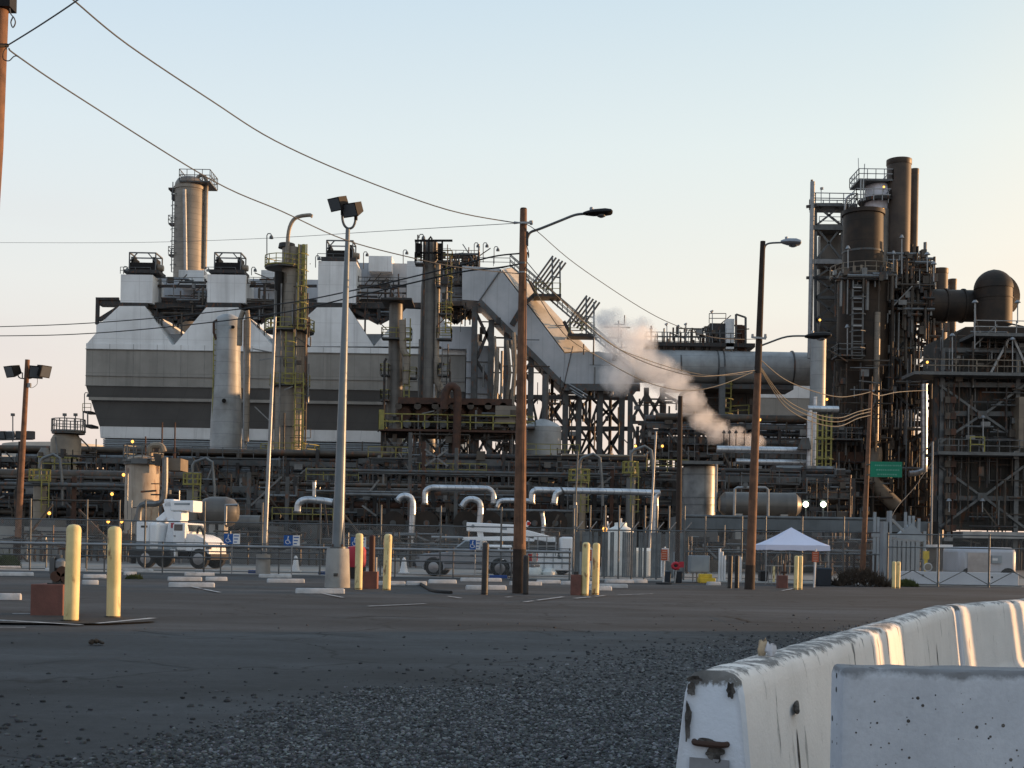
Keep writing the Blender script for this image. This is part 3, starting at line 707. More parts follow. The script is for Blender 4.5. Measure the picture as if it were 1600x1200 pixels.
# hoods
units = [((134, 270), (186, 226), 428), ((270, 427), (322, 372), 428), ((427, 584), (495, 545), 407), ((584, 738), (634, 680), 407)]
for i, ((a, b), (ta, tb_), ptop) in enumerate(units):
    if i == 0: pts = [(134, 541), (134, 538), (150, 520), (150, 508), (160, 502), (186, 478), (226, 478), (270, 541)]
    elif i == 3: pts = [(584, 541), (634, 482), (680, 484), (727, 541)]
    else: pts = [(a, 541), (ta, 480), (tb_, 480), (b, 541)]
    T1.part('roof_hood', G().poly([bp(*q) for q in pts][::-1], BD+.1, BD+BDEP), M['white_clad'])
    zt, zbm = Z((ta+tb_)/2, ptop, BD), Z((ta+tb_)/2, 472, BD)
    g = G().box(X(ta+1, 450, BD), X(tb_+11, 450, BD), BD+.4, BD+6, zbm, zt); T1.part('upcomer_box', g, M['white_clad'])
    g = G().box(X(ta-2, 475, BD), X(tb_+4, 475, BD), BD+.2, BD+6, Z(ta, 480, BD), Z(ta, 472, BD)); T1.part('expansion_joint', g, M['dark_steel'])
for a, b, py in ((228, 312, 512), (385, 470, 520), (545, 625, 512), (690, 745, 512)):        # inner valley walls
    T1.part('valley_wall', G().poly([bp(a-6, 541), bp(a-6, py), bp(b+6, py), bp(b+6, 541)][::-1], BD+5, BD+5.6), M['duct_clad'])
# rear header between the boxes with platforms
g = G().box(X(237, 460, BD+9), X(640, 460, BD+9), BD+9, BD+20, Z(430, 476, BD+9), Z(430, 436, BD+9)); T1.part('gas_header', g, M['duct_clad'])
g = G().box(X(560, 440, BD+8), X(735, 440, BD+8), BD+8, BD+18, Z(650, 470, BD+8), Z(650, 412, BD+8)); T1.part('gas_header', g, M['duct_clad'])
g = G()
for a, b in ((228, 322), (376, 436), (480, 495), (548, 636), (684, 740)):
    for py, dd in ((478, 2), (470, 4), (447, 3)):
        p, q = P(a, py, BD+dd), P(b, py, BD+dd); g.beam(p, q, .8 if py == 478 else .35)
    mid = (a+b)/2
    g.beam(P(a, 482, BD+2), P(mid, 505, BD+2), .5); g.beam(P(b, 482, BD+2), P(mid, 505, BD+2), .5); g.beam(P(mid, 480, BD+2), P(mid, 505, BD+2), .5)
    BX(g, a, 480, b, 497, BD+4, 1)
T1.part('valley_truss', g, M['dark_steel'])
g = G()
for a, b in ((240, 320), (376, 436), (548, 636), (690, 740), (555, 610)): RL(g, a, b, 446, BD+2.5)
for a, b, py in ((188, 235, 428), (322, 368, 428), (496, 545, 407)): RL(g, a, b, py, BD+1, h=.9)
T1.part('roof_railing', g, M['galv_dark'])
for k, (a, b, s_) in enumerate(((236, 322, 1), (374, 440, 2), (546, 636, 3), (690, 742, 4))): add_clutter(T1, a, 432, b, 500, BD+.5, BD+4, 55, 100+s_, thick=(.1, .35))
# white equipment boxes on the roof
for a, b, c_, d_ in ((279, 318, 422, 447), (408, 434, 422, 440), (576, 612, 400, 424)):
    T1.part('roof_equipment_box', nb(a, c_, b, d_, BD+6, 4), M['white_clad'])
# fan boxes with open framed tops
def fan_box(a, b, pt, pb, lab):
    dd = BD+1; cx = X((a+b)/2, pb, dd); z0, z1 = Z((a+b)/2, pb, dd), Z((a+b)/2, pt, dd)
    t = T('fan_box', lab, 'fan housing', (cx, dd, z0), 'dark framed fan boxes on the boiler house roof')
    x0, x1 = X(a, pb, dd), X(b, pb, dd); hh = (z1-z0)*.52; g = G()
    g.box(x0+.02, x1-.02, dd+.08, dd+3, z0+.4, z0+hh); t.part('fan_casing', g, M['lampblack'])
    g = G()
    for x in (x0, x1):
        for y in (dd, dd+3.2): g.beam((x, y, z0), (x, y, z1), .16)
    g.beam((x0, dd, z1), (x1, dd, z1), .16); g.beam((x0, dd+3.2, z1), (x1, dd+3.2, z1), .16); g.beam((x0, dd, z1), (x0, dd+3.2, z1), .16); g.beam((x1, dd, z1), (x1, dd+3.2, z1), .16)
    xm = (x0+x1)/2; g.beam((x0, dd, z0+hh*1.05), (xm-.7, dd, z1), .14); g.beam((x1, dd, z0+hh*1.05), (xm+.7, dd, z1), .14)
    t.part('open_frame', g, M['galv_dark'])
    g = G(); q = [(x0+.9, dd+.1, z0+hh+.5), (x1-.5, dd+.1, z0+hh+.5), (x1-.6, dd+2.4, z0+hh+1.0), (x0+1., dd+2.4, z0+hh+1.0)]
    g.loft([V(k) for k in q], [V(k)+V((0, 0, .1)) for k in q]); t.part('damper_plate', g, M['galv'])
    g = G().box(x0-.7, x1+.5, dd-.2, dd+3.3, z0-.05, z0+.38); t.part('skid', g, M['dark_steel'])
    g = G().box(x0+.15, x0+.5, dd+.2, dd+3, z0+hh+.01, z1-.5); g.box(x1-.5, x1-.15, dd+.2, dd+3, z0+hh+.01, z1-.5); t.part('side_sheet', g, M['lampblack'])
    g = G().cyl((x1+.1, dd+1, z0+hh*.6), (x1+.8, dd+1, z0+hh*.6), .55, .4, 12); t.part('motor', g, M['tank_tan'])
fan_box(202, 243, 395, 426, 'framed dark fan box on the far left hood, in front of the empty sky')
fan_box(335, 376, 395, 426, 'framed dark fan box right of the tall tan column on the roof')
fan_box(510, 551, 376, 407, 'framed dark fan box partly behind the tall steel floodlight pole')
# left end bracket gantry
t = T('end_gantry', 'dark steel bracket gantry hanging off the upper left corner of the boiler house', 'gantry', P(160, 508, BD+1))
g = G(); g.beam(P(150, 467, BD+1), P(186, 467, BD+1), .35); BX(g, 153, 468, 186, 476, BD+1, 2); g.beam(P(153, 465, BD+1), P(152, 507, BD+1), .45); g.beam(P(155, 500, BD+1), P(184, 482, BD+1), .5)
t.part('frame', g, M['dark_steel']); g = RL(G(), 152, 178, 507, BD+1, h=1.0); t.part('railing', g, M['galv_dark']); t.part('deck', nb(151, 505, 170, 508, BD+1, 2), M['dark_steel'])
# left side stair platform
t = T('side_platform', 'small railed side platform with ladder on the left edge of the boiler house', 'platform', P(134, 665, BD+3))
t.part('deck', nb(129, 642, 142, 644.5, BD+3, 3), M['dark_steel']); t.part('railing', RL(G(), 129, 142, 643, BD+3, h=1.1), M['yellow_rail'])
g = G(); g.beam(P(130, 664, BD+3), P(130, 643, BD+3), .15); g.beam(P(137, 664, BD+3), P(137, 643, BD+3), .15); t.part('bracket', g, M['galv_dark'])
t.part('lower_deck', nb(131, 663, 143, 667, BD+3, 3), M['dark_steel'])

# ---- vertical vessels / columns
def platform(t, px, py, w, d, r_off=0, m_='yellow_rail', h=1.1, n=14, kind='round', name='platform'):
    x, z = X(px, py, d), Z(px, py, d); R_ = S(w, d)/2
    g = G(); g.cyl((x, d, z-.25), (x, d, z), R_, None, n); t.part(name, g, M['grey_steel'])
    g = G(); pts = [V((x+R_*math.cos(6.2832*i/n), d+R_*math.sin(6.2832*i/n), z)) for i in range(n+1)]
    for a, b in zip(pts[:-1], pts[1:]):
        g.beam(a, a+V((0, 0, h)), .08); g.beam(a+V((0, 0, h)), b+V((0, 0, h)), .08); g.beam(a+V((0, 0, h*.5)), b+V((0, 0, h*.5)), .07); g.beam(a, b, .14)
    t.part('railing', g, M[m_])
def side_plat(t, px0, px1, py, d, dep=1.6, m_='yellow_rail', h=1.15):
    t.part('platform', nb(px0, py-1, px1, py+1.2, d-dep/2, dep), M['grey_steel']); t.part('railing', RL(G(), px0, px1, py-1, d-dep/2, dep, h=h, w=.08), M[m_])

# tall tan column on the roof, behind
d = 196; x = X(296, 350, d); t = T('distillation_column', 'tall tan distillation column rising above the boiler house roof, sunlit on its right', 'column vessel', (x, d, 0))
r_ = S(47, d)/2; z0, z1 = Z(296, 450, d), Z(296, 293, d)
t.part('shell', G().rev((x, d, 0), [(r_, 0), (r_, z1), (r_*.97, z1+.5), (r_*.82, z1+1.1), (r_*.5, z1+1.5), (.2, z1+1.6)], 32), M['tower_tan'])
t.part('stiffening_ring', G().cyl((x, d, z1-.5), (x, d, z1-.1), r_*1.06, None, 28), M['tower_tan'])
g = G(); g.tube([P(290, 430, d-3), P(289, 350, d-3), P(288, 296, d-3)], .28, 8); t.part('downcomer_pipe', g, M['galv'])
g = G(); g.tube([P(308, 286, d-.5), P(308, 278, d-.5), P(313, 274, d-.5), P(320, 276, d-.5), P(323, 284, d-.5), P(322, 310, d-.5), P(320, 420, d-.5)], .3, 10); t.part('overhead_pipe', g, M['tower_tan'])
t.part('top_platform', nb(280, 282, 328, 284, d-2.5, 5), M['grey_steel']); t.part('top_railing', RL(G(), 280, 328, 282, d-2.5, 5, h=1.7, w=.09, step=1.1), M['galv_dark'])
g = G().ladder(P(272, 425, d-1), Z(272, 285, d)-Z(272, 425, d), w=.8, r=.08); t.part('ladder', g, M['galv_dark'])
for py in (349, 398): side_plat(t, 263, 274, py, d, m_='galv_dark')
t.part('platform_arm', nb(263, 293, 276, 296, d-1, 2), M['dark_steel']); t.part('bracket_box', nb(268, 303, 273, 312, d-1, 1), M['dark_steel'])

# pale grey vessel A
d = 150; x = X(357, 610, d); t = T('process_vessel', 'smooth pale grey cylindrical vessel standing before the boiler house', 'column vessel', (x, d, 0))
r0, r1 = S(40, d)/2, S(49, d)/2; zt, zl, zq = Z(360, 502, d), Z(355, 712, d), Z(358, 660, d)
t.part('shell', G().rev((x-.2, d, 0), [(r1, zl-2), (r1, zl), (r1*.98, zq), (r0, Z(357, 560, d)), (r0, zt), (r0*.8, zt+.45), (r0*.35, zt+.8), (.1, zt+.85)], 32), M['tank_white'])
g = G()
for k in (-1, 1):
    for j in (-1, 1): g.beam((x-.2+k*r1*.7, d+j*r1*.7, 0), (x-.2+k*r1*.7, d+j*r1*.7, zl-1.5), .35)
t.part('support_leg', g, M['dark_steel'], kind='stuff')
g = G(); g.tube([P(374, 540, d-2), P(375, 500, d-2), P(380, 486, d-2), P(386, 486, d-2), P(388, 505, d-2), P(387, 560, d-2), P(385, 690, d-2)], .3, 8); t.part('vapour_pipe', g, M['tower_tan'])
g = G(); g.tube([P(382, 705, d-1.5), P(384, 500, d-1.5)], .25, 8); t.part('riser_pipe', g, M['galv']); g = G(); g.ladder(P(336, 700, d-1), Z(336, 505, d)-Z(336, 700, d), w=.7, r=.08, cage=False); t.part('ladder', g, M['yellow_rail'])
g = G(); g.cyl(P(350, 626, d-2.6), P(350, 626, d-1), .25, None, 10); g.cyl(P(364, 511, d-2.6), P(364, 511, d-1), .2, None, 10); t.part('nozzle', g, M['lampblack'])
t.part('bracket_pipe', G().tube([P(340, 500, d-1), P(334, 503, d-1), P(334, 520, d-1), P(338, 530, d-1)], .15, 6), M['rust_steel'])

# tan reactor tower B with several yellow decks
d = 145; x = X(453, 600, d); t = T('reactor_tower', 'tall tan and brown reactor tower with yellow caged ladders, left of the floodlight pole', 'column vessel', (x, d, 0))
zz = lambda py: Z(453, py, d)
pr = [(S(46, d)/2, 0), (S(46, d)/2, zz(515)), (S(44, d)/2, zz(509)), (S(37, d)/2, zz(480)), (S(31, d)/2, zz(440)), (S(31, d)/2, zz(388))]
t.part('shell', G().rev((x, d, 0), pr, 32), M['tower_tan'])
t.part('shell_cap', G().cyl((x-.6, d, zz(388)), (x-.6, d, zz(381)), 1.0, .9, 14), M['dark_steel'])
t.part('side_riser', VC(G(), 468, 383, 700, 10, d-.8), M['tower_tan'])
t.part('yellow_standpipe', VC(G(), 474, 382, 505, 6, d-1.5), M['yellow_rail'])
g = G(); g.tube([P(449, 410, d-1.6), P(450, 370, d-1.6), P(455, 349, d-1.6), P(465, 339, d-1.6), P(485, 336, d-1.6), P(485, 339, d-1.6)], .22, 8, 3); t.part('gooseneck_vent', g, M['tower_tan'])
for py, w in ((417, 58), (517, 76), (602, 62), (711, 92)): platform(t, 453 if py != 417 else 443, py, w, d)
platform(t, 453, 812, 80, d)
for px, a, b in ((471, 384, 514), (452, 520, 600), (466, 584, 706), (422, 720, 812)): t.part('caged_ladder', G().ladder(P(px, b, d-2.8), Z(px, a, d)-Z(px, b, d), w=.9, r=.08), M['yellow_rail'])
for px in (427, 437, 461, 478): t.part('pipe_run', VC(G(), px, 430+abs(px-450), 800, 2.6, d-2.2, 8), M[('brown_pipe', 'grey_pipe')[px % 2]])
add_clutter(t, 420, 400, 485, 800, d-3, d-1.8, 45, 31, horiz=.3)
t.part('pipe_run', G().tube([P(436, 425, d-1), P(435, 510, d-1)], .5, 8), M['lampblack'])

# columns C and D
d = 151; x = X(617, 600, d); t = T('process_column', 'dark grey process column with flat cap, left of its taller twin', 'column vessel', (x, d, 0))
t.part('shell', G().rev((x, d, 0), [(S(26, d)/2, 0), (S(26, d)/2, Z(617, 620, d)), (S(22, d)/2, Z(617, 555, d)), (S(21, d)/2, Z(617, 466, d))], 24), M['tower_grey'])
t.part('cap_platform', nb(595, 465, 643, 468, d-2.5, 5), M['dark_steel']); g = G(); g.tube([P(610, 464, d), P(611, 452, d), P(622, 450, d), P(623, 464, d)], .15, 6); t.part('vent_pipe', g, M['dark_steel'])
g = G(); g.tube([P(629, 500, d-2), P(630, 545, d-2), P(636, 560, d-2), P(634, 600, d-2)], .4, 8, 3); t.part('transfer_pipe', g, M['tower_tan'])
t.part('riser_pipe', G().tube([P(604, 560, d-1.8), P(601, 565, d-1.8), P(599, 680, d-1.8)], .16, 6), M['dark_steel'])
t.part('caged_ladder', G().ladder(P(634, 690, d-2), Z(634, 500, d)-Z(634, 690, d), r=.08), M['yellow_rail'])
side_plat(t, 596, 642, 528, d-1); side_plat(t, 594, 607, 585, d-1); side_plat(t, 594, 607, 625, d-1); side_plat(t, 630, 650, 590, d-1)
d = 149; x = X(671, 500, d); t = T('process_column', 'tallest grey process column with dark framed head in front of the boiler house', 'column vessel', (x, d, 0))
t.part('shell', G().rev((x, d, 0), [(S(28, d)/2, 0), (S(28, d)/2, Z(671, 450, d)), (S(24, d)/2, Z(671, 420, d)), (S(24, d)/2, Z(671, 380, d)), (S(15, d)/2, Z(671, 376, d))], 24), M['tower_grey'])
t.part('side_riser', VC(G(), 661, 376, 640, 4, d-1.5, 8), M['dark_steel']); t.part('side_riser', VC(G(), 683, 410, 590, 8, d-.9, 10), M['tower_tan'])
g = G(); g.tube([P(683, 560, d-1.2), P(683, 595, d-1.2), P(689, 610, d-1.2)], .4, 8); t.part('transfer_pipe', g, M['tower_tan'])
g = G()
for a, b in ((650, 691),):
    for px in (650, 658, 680, 691): g.beam(P(px, 408, d-2.2), P(px, 375, d-2.2), .2)
    g.beam(P(648, 376, d-2.2), P(707, 376, d-2.2), .22); g.beam(P(650, 395, d-2.2), P(691, 395, d-2.2), .2); BX(g, 650, 380, 659, 400, d-2, 1); BX(g, 684, 380, 690, 404, d-2, 1)
    g.tube([P(670, 410, d-2.4), P(670, 374, d-2.4), P(673, 370, d-2.4), P(675, 374, d-2.4)], .13, 6); g.beam(P(653, 380, d-2.2), P(653, 367, d-2.2), .16)
t.part('head_frame', g, M['lampblack'])
for a, b, py in ((648, 662, 411), (682, 706, 408), (682, 705, 447), (684, 706, 490), (682, 705, 529), (684, 702, 586)): side_plat(t, a, b, py, d-1)
t.part('caged_ladder', G().ladder(P(700, 520, d-1.5), Z(700, 410, d)-Z(700, 520, d), r=.08), M['yellow_rail']); t.part('pipe_run', VC(G(), 654, 530, 690, 2, d-2, 6), M['wire_grey'])
add_clutter(t, 676, 380, 704, 620, d-2.6, d-1.5, 34, 33, horiz=.3, thick=(.05, .14))
t.part('pipe_run', VC(G(), 678, 600, 660, 2.5, d-1.7, 8), M['galv'])

# casing at the right end of the boiler house
d = 168; c = P(757, 600, d); t = T('end_casing', 'light grey panelled flue casing at the right end of the boiler house', 'duct', (c.x, d, 0))
t.part('casing', nb(728, 540, 770, 672, d, 10), M['duct_clad']); t.part('edge_pipe', VC(G(), 744, 535, 660, 4, d-1, 8), M['galv_dark']); t.part('upper_wall', nb(690, 510, 742, 545, d+3, 4), M['duct_clad'])
g = G(); 
for py in (565, 590, 615): g.box(X(728, py, d), X(770, py, d), d-.15, d, Z(750, py+1, d), Z(750, py, d))
t.part('stiffener', g, M['grey_steel'])

# ---- 2. the big sloping duct and its trestle
DD = 166.0; c = P(850, 520, DD); t = T('sloping_duct', 'giant pale grey square duct sloping down to the right from the roof', 'duct', (c.x, DD, 0))
def dp(px, py): q = P(px, py, DD); return (q.x, q.z)
t.part('upper_duct', G().poly([dp(*q) for q in ((722, 415), (780, 419), (749, 470), (722, 468))][::-1], DD+.05, DD+9), M['duct_clad'])
t.part('sloping_run', G().poly([dp(*q) for q in ((780.3, 419), (786, 426), (882, 552), (880, 603), (749.3, 470))][::-1], DD, DD+9), M['duct_clad'])
t.part('lower_box', G().poly([dp(*q) for q in ((882.4, 552), (937, 549), (937, 604), (880.3, 603.2))][::-1], DD+.02, DD+9), M['duct_clad'])
t.part('end_box', G().poly([dp(*q) for q in ((937.3, 549), (962, 553), (1000, 570), (1000, 604), (937.3, 604))][::-1], DD+.3, DD+9), M['duct_clad'])
# upper edge strip of the slope, sunlit warmth put into its colour
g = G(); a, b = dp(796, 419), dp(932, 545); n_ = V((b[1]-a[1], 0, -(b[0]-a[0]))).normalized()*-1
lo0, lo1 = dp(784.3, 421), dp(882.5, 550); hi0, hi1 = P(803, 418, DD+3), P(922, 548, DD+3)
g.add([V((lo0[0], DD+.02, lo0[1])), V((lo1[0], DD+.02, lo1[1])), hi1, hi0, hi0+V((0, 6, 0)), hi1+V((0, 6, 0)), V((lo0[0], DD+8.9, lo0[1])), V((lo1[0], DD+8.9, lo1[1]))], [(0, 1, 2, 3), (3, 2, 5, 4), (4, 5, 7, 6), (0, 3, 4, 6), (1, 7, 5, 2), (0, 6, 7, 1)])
t.part('top_skirt', g, mat('sun_warmed_top_tint', (.55,.52,.47), .6, col2=(.42,.40,.36), scale=.6))
g = G(); g.beam(P(749, 471, DD-.2), P(881, 604, DD-.2), .5, .7); g.beam(P(881, 605, DD-.2), P(1000, 606, DD-.2), .5, .9); g.beam(P(881, 541+62, DD), P(895, 541, DD), .12); g.beam(P(749, 470, DD-.1), P(783, 421, DD-.1), .15)
t.part('bottom_girder', g, M['grey_steel'])
g = G()
for px, py in ((832, 555), (826, 510)): pass
g.beam(P(800, 508, DD-1), P(818, 478, DD-1), .7); g.beam(P(816, 478, DD-1), P(836, 460, DD-1), .5)
t.part('side_strut', g, M['dark_steel'])
# ladder + handrail running down the slope
g = G(); a, b = P(793, 414, DD+.3), P(980, 575, DD+.3)
for o_ in (0, .9):
    g.beam(a+V((.3, o_, 1.4)), b+V((.3, o_, 1.4)), .12); g.beam(a+V((.3, o_, .7)), b+V((.3, o_, .7)), .1)
    for i in range(26): q = a.lerp(b, i/25)+V((.3, o_, 0)); g.beam(q, q+V((0, 0, 1.4)), .08)
g.beam(a+V((.3, 0, 0)), b+V((.3, 0, 0)), .2)
t.part('slope_stairway', g, M['galv_dark'])
g = RL(G(), 745, 797, 416, DD+.5, 6); t.part('top_railing', g, M['galv_dark'])
# two pipe bundles with railed perches on the slope
def perch(px, py, lab):
    d_ = DD-1; c_ = P(px, py, d_); t_ = T('hanger_tower', lab, 'pipe hanger', c_, 'pipe hanger towers standing on the sloping duct')
    for i in range(5):
        t_.part('hanger_rod', G().cyl(P(px-25+i*5, py-19+i*2.6, d_+i*.3), P(px+6+i*5, py-62+i*2.6, d_+i*.3), .13, None, 8), M['galv_dark'])
    g = G()
    for a_, y0, y1 in ((px+5, py-2, py-60), (px+17, py, py-52), (px-20, py-4, py-26)): g.beam(P(a_, y0, d_-.6), P(a_, y1, d_-.6), .2)
    g.beam(P(px+3, py-30, d_-.6), P(px+18, py-28, d_-.6), .15); t_.part('frame', g, M['galv_dark'])
    g = nb(px-24, py-3, px+19, py+1, d_-.8, 3); g.beam(P(px-30, py-22, d_), P(px-18, py+1, d_), .4); t_.part('perch_deck', g, M['dark_steel']); t_.part('railing', RL(G(), px-22, px+18, py-3, d_-.8, h=1.4), M['yellow_rail'])
perch(858, 462, 'slanting hanger tower on the upper part of the sloping duct, next to the wooden pole'); perch(911, 524, 'slanting hanger tower lower down on the sloping duct, above the steam')
# cluster of roof plant where duct meets the boiler house
t = T('roof_plant', 'sunlit tangle of railed plant on the roof right of the tallest grey column', 'roof plant', P(735, 415, DD+3))
t.part('deck', nb(688, 409, 748, 413, DD+1, 6), M['grey_steel']); t.part('railing', RL(G(), 688, 748, 409, DD+1, 6, h=1.5, step=1), M['tower_tan'])
t.part('wall_box', nb(690, 414, 728, 470, DD+4, 5), M['duct_clad']); add_clutter(t, 690, 396, 748, 412, DD, DD+5, 60, 41, thick=(.1, .3)); add_clutter(t, 690, 414, 735, 470, DD+2, DD+3.6, 40, 42)

# trestle beneath duct
t = T('duct_trestle', 'dark braced steel trestle carrying the sloping duct above the pipe racks', 'steel trestle', (P(890, 700, DD).x, DD, 0))
g = G(); cols = [(742, 480), (768, 500), (792, 520), (830, 558), (852, 580), (884, 606), (905, 606), (938, 606), (972, 606)]
for dy in (1.0, 8.5):
    for px, py in cols:
        q = P(px, py, DD+dy); g.beam((q.x, DD+dy, 0), (q.x, DD+dy, q.z), .75)
t.part('column', g, M['grey_steel'])
g = G()
for dy in (1.0, 8.5):
    for py in (620, 668, 716):
        st = 770 if py > 620 else 790
        g.beam(P(st, py, DD+dy), P(985, py+2, DD+dy), .55)
    px_ = [742, 768, 792, 830, 852, 884, 905, 938, 972] if dy < 5 else [750, 800, 842, 884, 922, 972]
    for a, b in zip(px_[:-1], px_[1:]):
        for y0, y1 in ((620, 668), (668, 716), (716, 764)):
            if a < 790 and y0 < 640: continue
            if rnd.random() < .3: g.beam(P(a, y0, DD+dy), P((a+b)/2, y1, DD+dy), .32); g.beam(P(b, y0, DD+dy), P((a+b)/2, y1, DD+dy), .32); continue
            g.beam(P(a, y0, DD+dy), P(b, y1, DD+dy), .32); g.beam(P(b, y0, DD+dy), P(a, y1, DD+dy), .32)
for a, b in (((742, 485), (768, 540)), ((768, 505), (745, 560)), ((792, 530), (830, 600)), ((830, 565), (792, 620)), ((768, 540), (792, 600)), ((742, 560), (792, 640))): g.beam(P(*a, DD+1), P(*b, DD+1), .4)
t.part('brace', g, M['dark_steel'])
g = G()
for px, a, b in ((818, 470, 660), (862, 560, 740), (921, 610, 740), (953, 610, 740)): VC(g, px, a, b, 5, DD+4, 8)
t.part('hanging_pipe', g, M['dark_steel'])
add_clutter(t, 745, 500, 985, 760, DD-2, DD+8, 150, 43, horiz=.35, thick=(.1, .3))
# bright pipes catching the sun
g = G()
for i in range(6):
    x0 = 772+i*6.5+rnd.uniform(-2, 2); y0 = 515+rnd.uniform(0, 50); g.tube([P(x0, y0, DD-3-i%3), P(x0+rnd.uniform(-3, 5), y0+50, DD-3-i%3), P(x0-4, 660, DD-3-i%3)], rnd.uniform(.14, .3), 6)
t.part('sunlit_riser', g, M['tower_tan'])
g = G()
for (a, b) in (((888, 600), (918, 618)), ((890, 606), (916, 622)), ((893, 612), (910, 622))): g.cyl(P(*a, DD-.8), P(*b, DD-.8), .12, None, 6)
t.part('tie_rod', g, M['galv'])
# weathered hopper drum at the foot of the trestle
d = 140; t = T('hopper_drum', 'stained pale hopper drum on yellow railed legs right of the big wooden pole', 'process drum', (X(848, 700, d), d, 0))
xq = X(848, 690, d); t.part('drum', G().rev((xq, d, 0), [(S(58, d)/2, Z(848, 715, d)), (S(58, d)/2, Z(848, 668, d)), (S(44, d)/2, Z(848, 662, d)), (.4, Z(848, 655, d))], 28), M['tank_white'])
t.part('lower_skirt', VC(G(), 846, 718, 850, 50, d, 24), M['tank_tan']); t.part('inlet_pipe', VC(G(), 852, 585, 660, 10, d, 12), M['grey_steel'])
platform(t, 846, 730, 92, d); side_plat(t, 806, 836, 668, d-2); t.part('caged_ladder', G().ladder(P(852, 760, d-3.5), Z(852, 728, d)-Z(852, 760, d)), M['yellow_rail']); t.part('caged_ladder', G().ladder(P(872, 757, d-3.5), 2), M['yellow_rail'])
t.part('leg', G().beam(P(822, 850, d-2), P(822, 718, d-2), .5).beam(P(872, 850, d-2), P(872, 718, d-2), .5), M['dark_steel'])

# ---- 3. air cooler deck with yellow railing
d = 134; t = T('air_cooler_bank', 'rusty air cooler bank with round fan mouths above a yellow railed deck', 'air cooler', (X(700, 650, d), d, 0))
t.part('deck', nb(592, 671, 806, 674.5, d-4, 9), M['rust_steel']); t.part('railing', RL(G(), 592, 806, 671, d-4, 9, h=1.5, w=.11, step=2.2), M['yellow_rail'])
t.part('tube_bundle', nb(622, 622, 800, 632, d-3, 7), M['rust_steel']); t.part('bundle_face', nb(626, 632, 798, 668, d-1.5, 5), M['dark_steel'])
for i, px in enumerate((634, 663, 690, 717, 744, 771, 794)):
    z = Z(px, 650, d); x = X(px, 650, d)
    t.part('fan_mouth', G().cyl((x, d-2.4, z-.1), (x, d-1.5, z+.2), .72, .95, 18), M['rust_steel']); t.part('motor', G().cyl((x+.4, d-3, z-1.1), (x+.4, d-2.2, z-1.1), .42, None, 12), M['galv_dark'])
    t.part('nozzle', G().cyl((x-.5, d-3, z+.7), (x-.5, d-2, z+.7), .36, None, 12), M['brown_pipe'])
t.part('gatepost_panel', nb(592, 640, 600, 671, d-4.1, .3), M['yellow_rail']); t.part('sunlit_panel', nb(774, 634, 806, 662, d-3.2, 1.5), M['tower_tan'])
g = G()
for px in (600, 640, 660, 705, 745, 800): g.beam(P(px, 675, d-2), V((X(px, 675, d-2), d-2, 0)), .5); g.beam(P(px, 675, d+4), V((X(px, 675, d+4), d+4, 0)), .5)
for a, b in ((600, 640), (660, 705), (705, 745), (745, 800)): g.beam(P(a, 680, d-2), P(b, 730, d-2), .25); g.beam(P(b, 680, d-2), P(a, 730, d-2), .25)
t.part('support_frame', g, M['dark_steel'])
add_clutter(t, 596, 634, 806, 735, d-4, d-1, 150, 51, horiz=.5)
g = G(); g.tube([P(694, 640, d-5), P(696, 615, d-5), P(703, 604, d-5), P(711, 606, d-5), P(715, 620, d-5), P(713, 700, d-5), P(710, 850, d-5)], .42, 10, 4); t.part('gooseneck_pipe', g, M['rust_steel'])

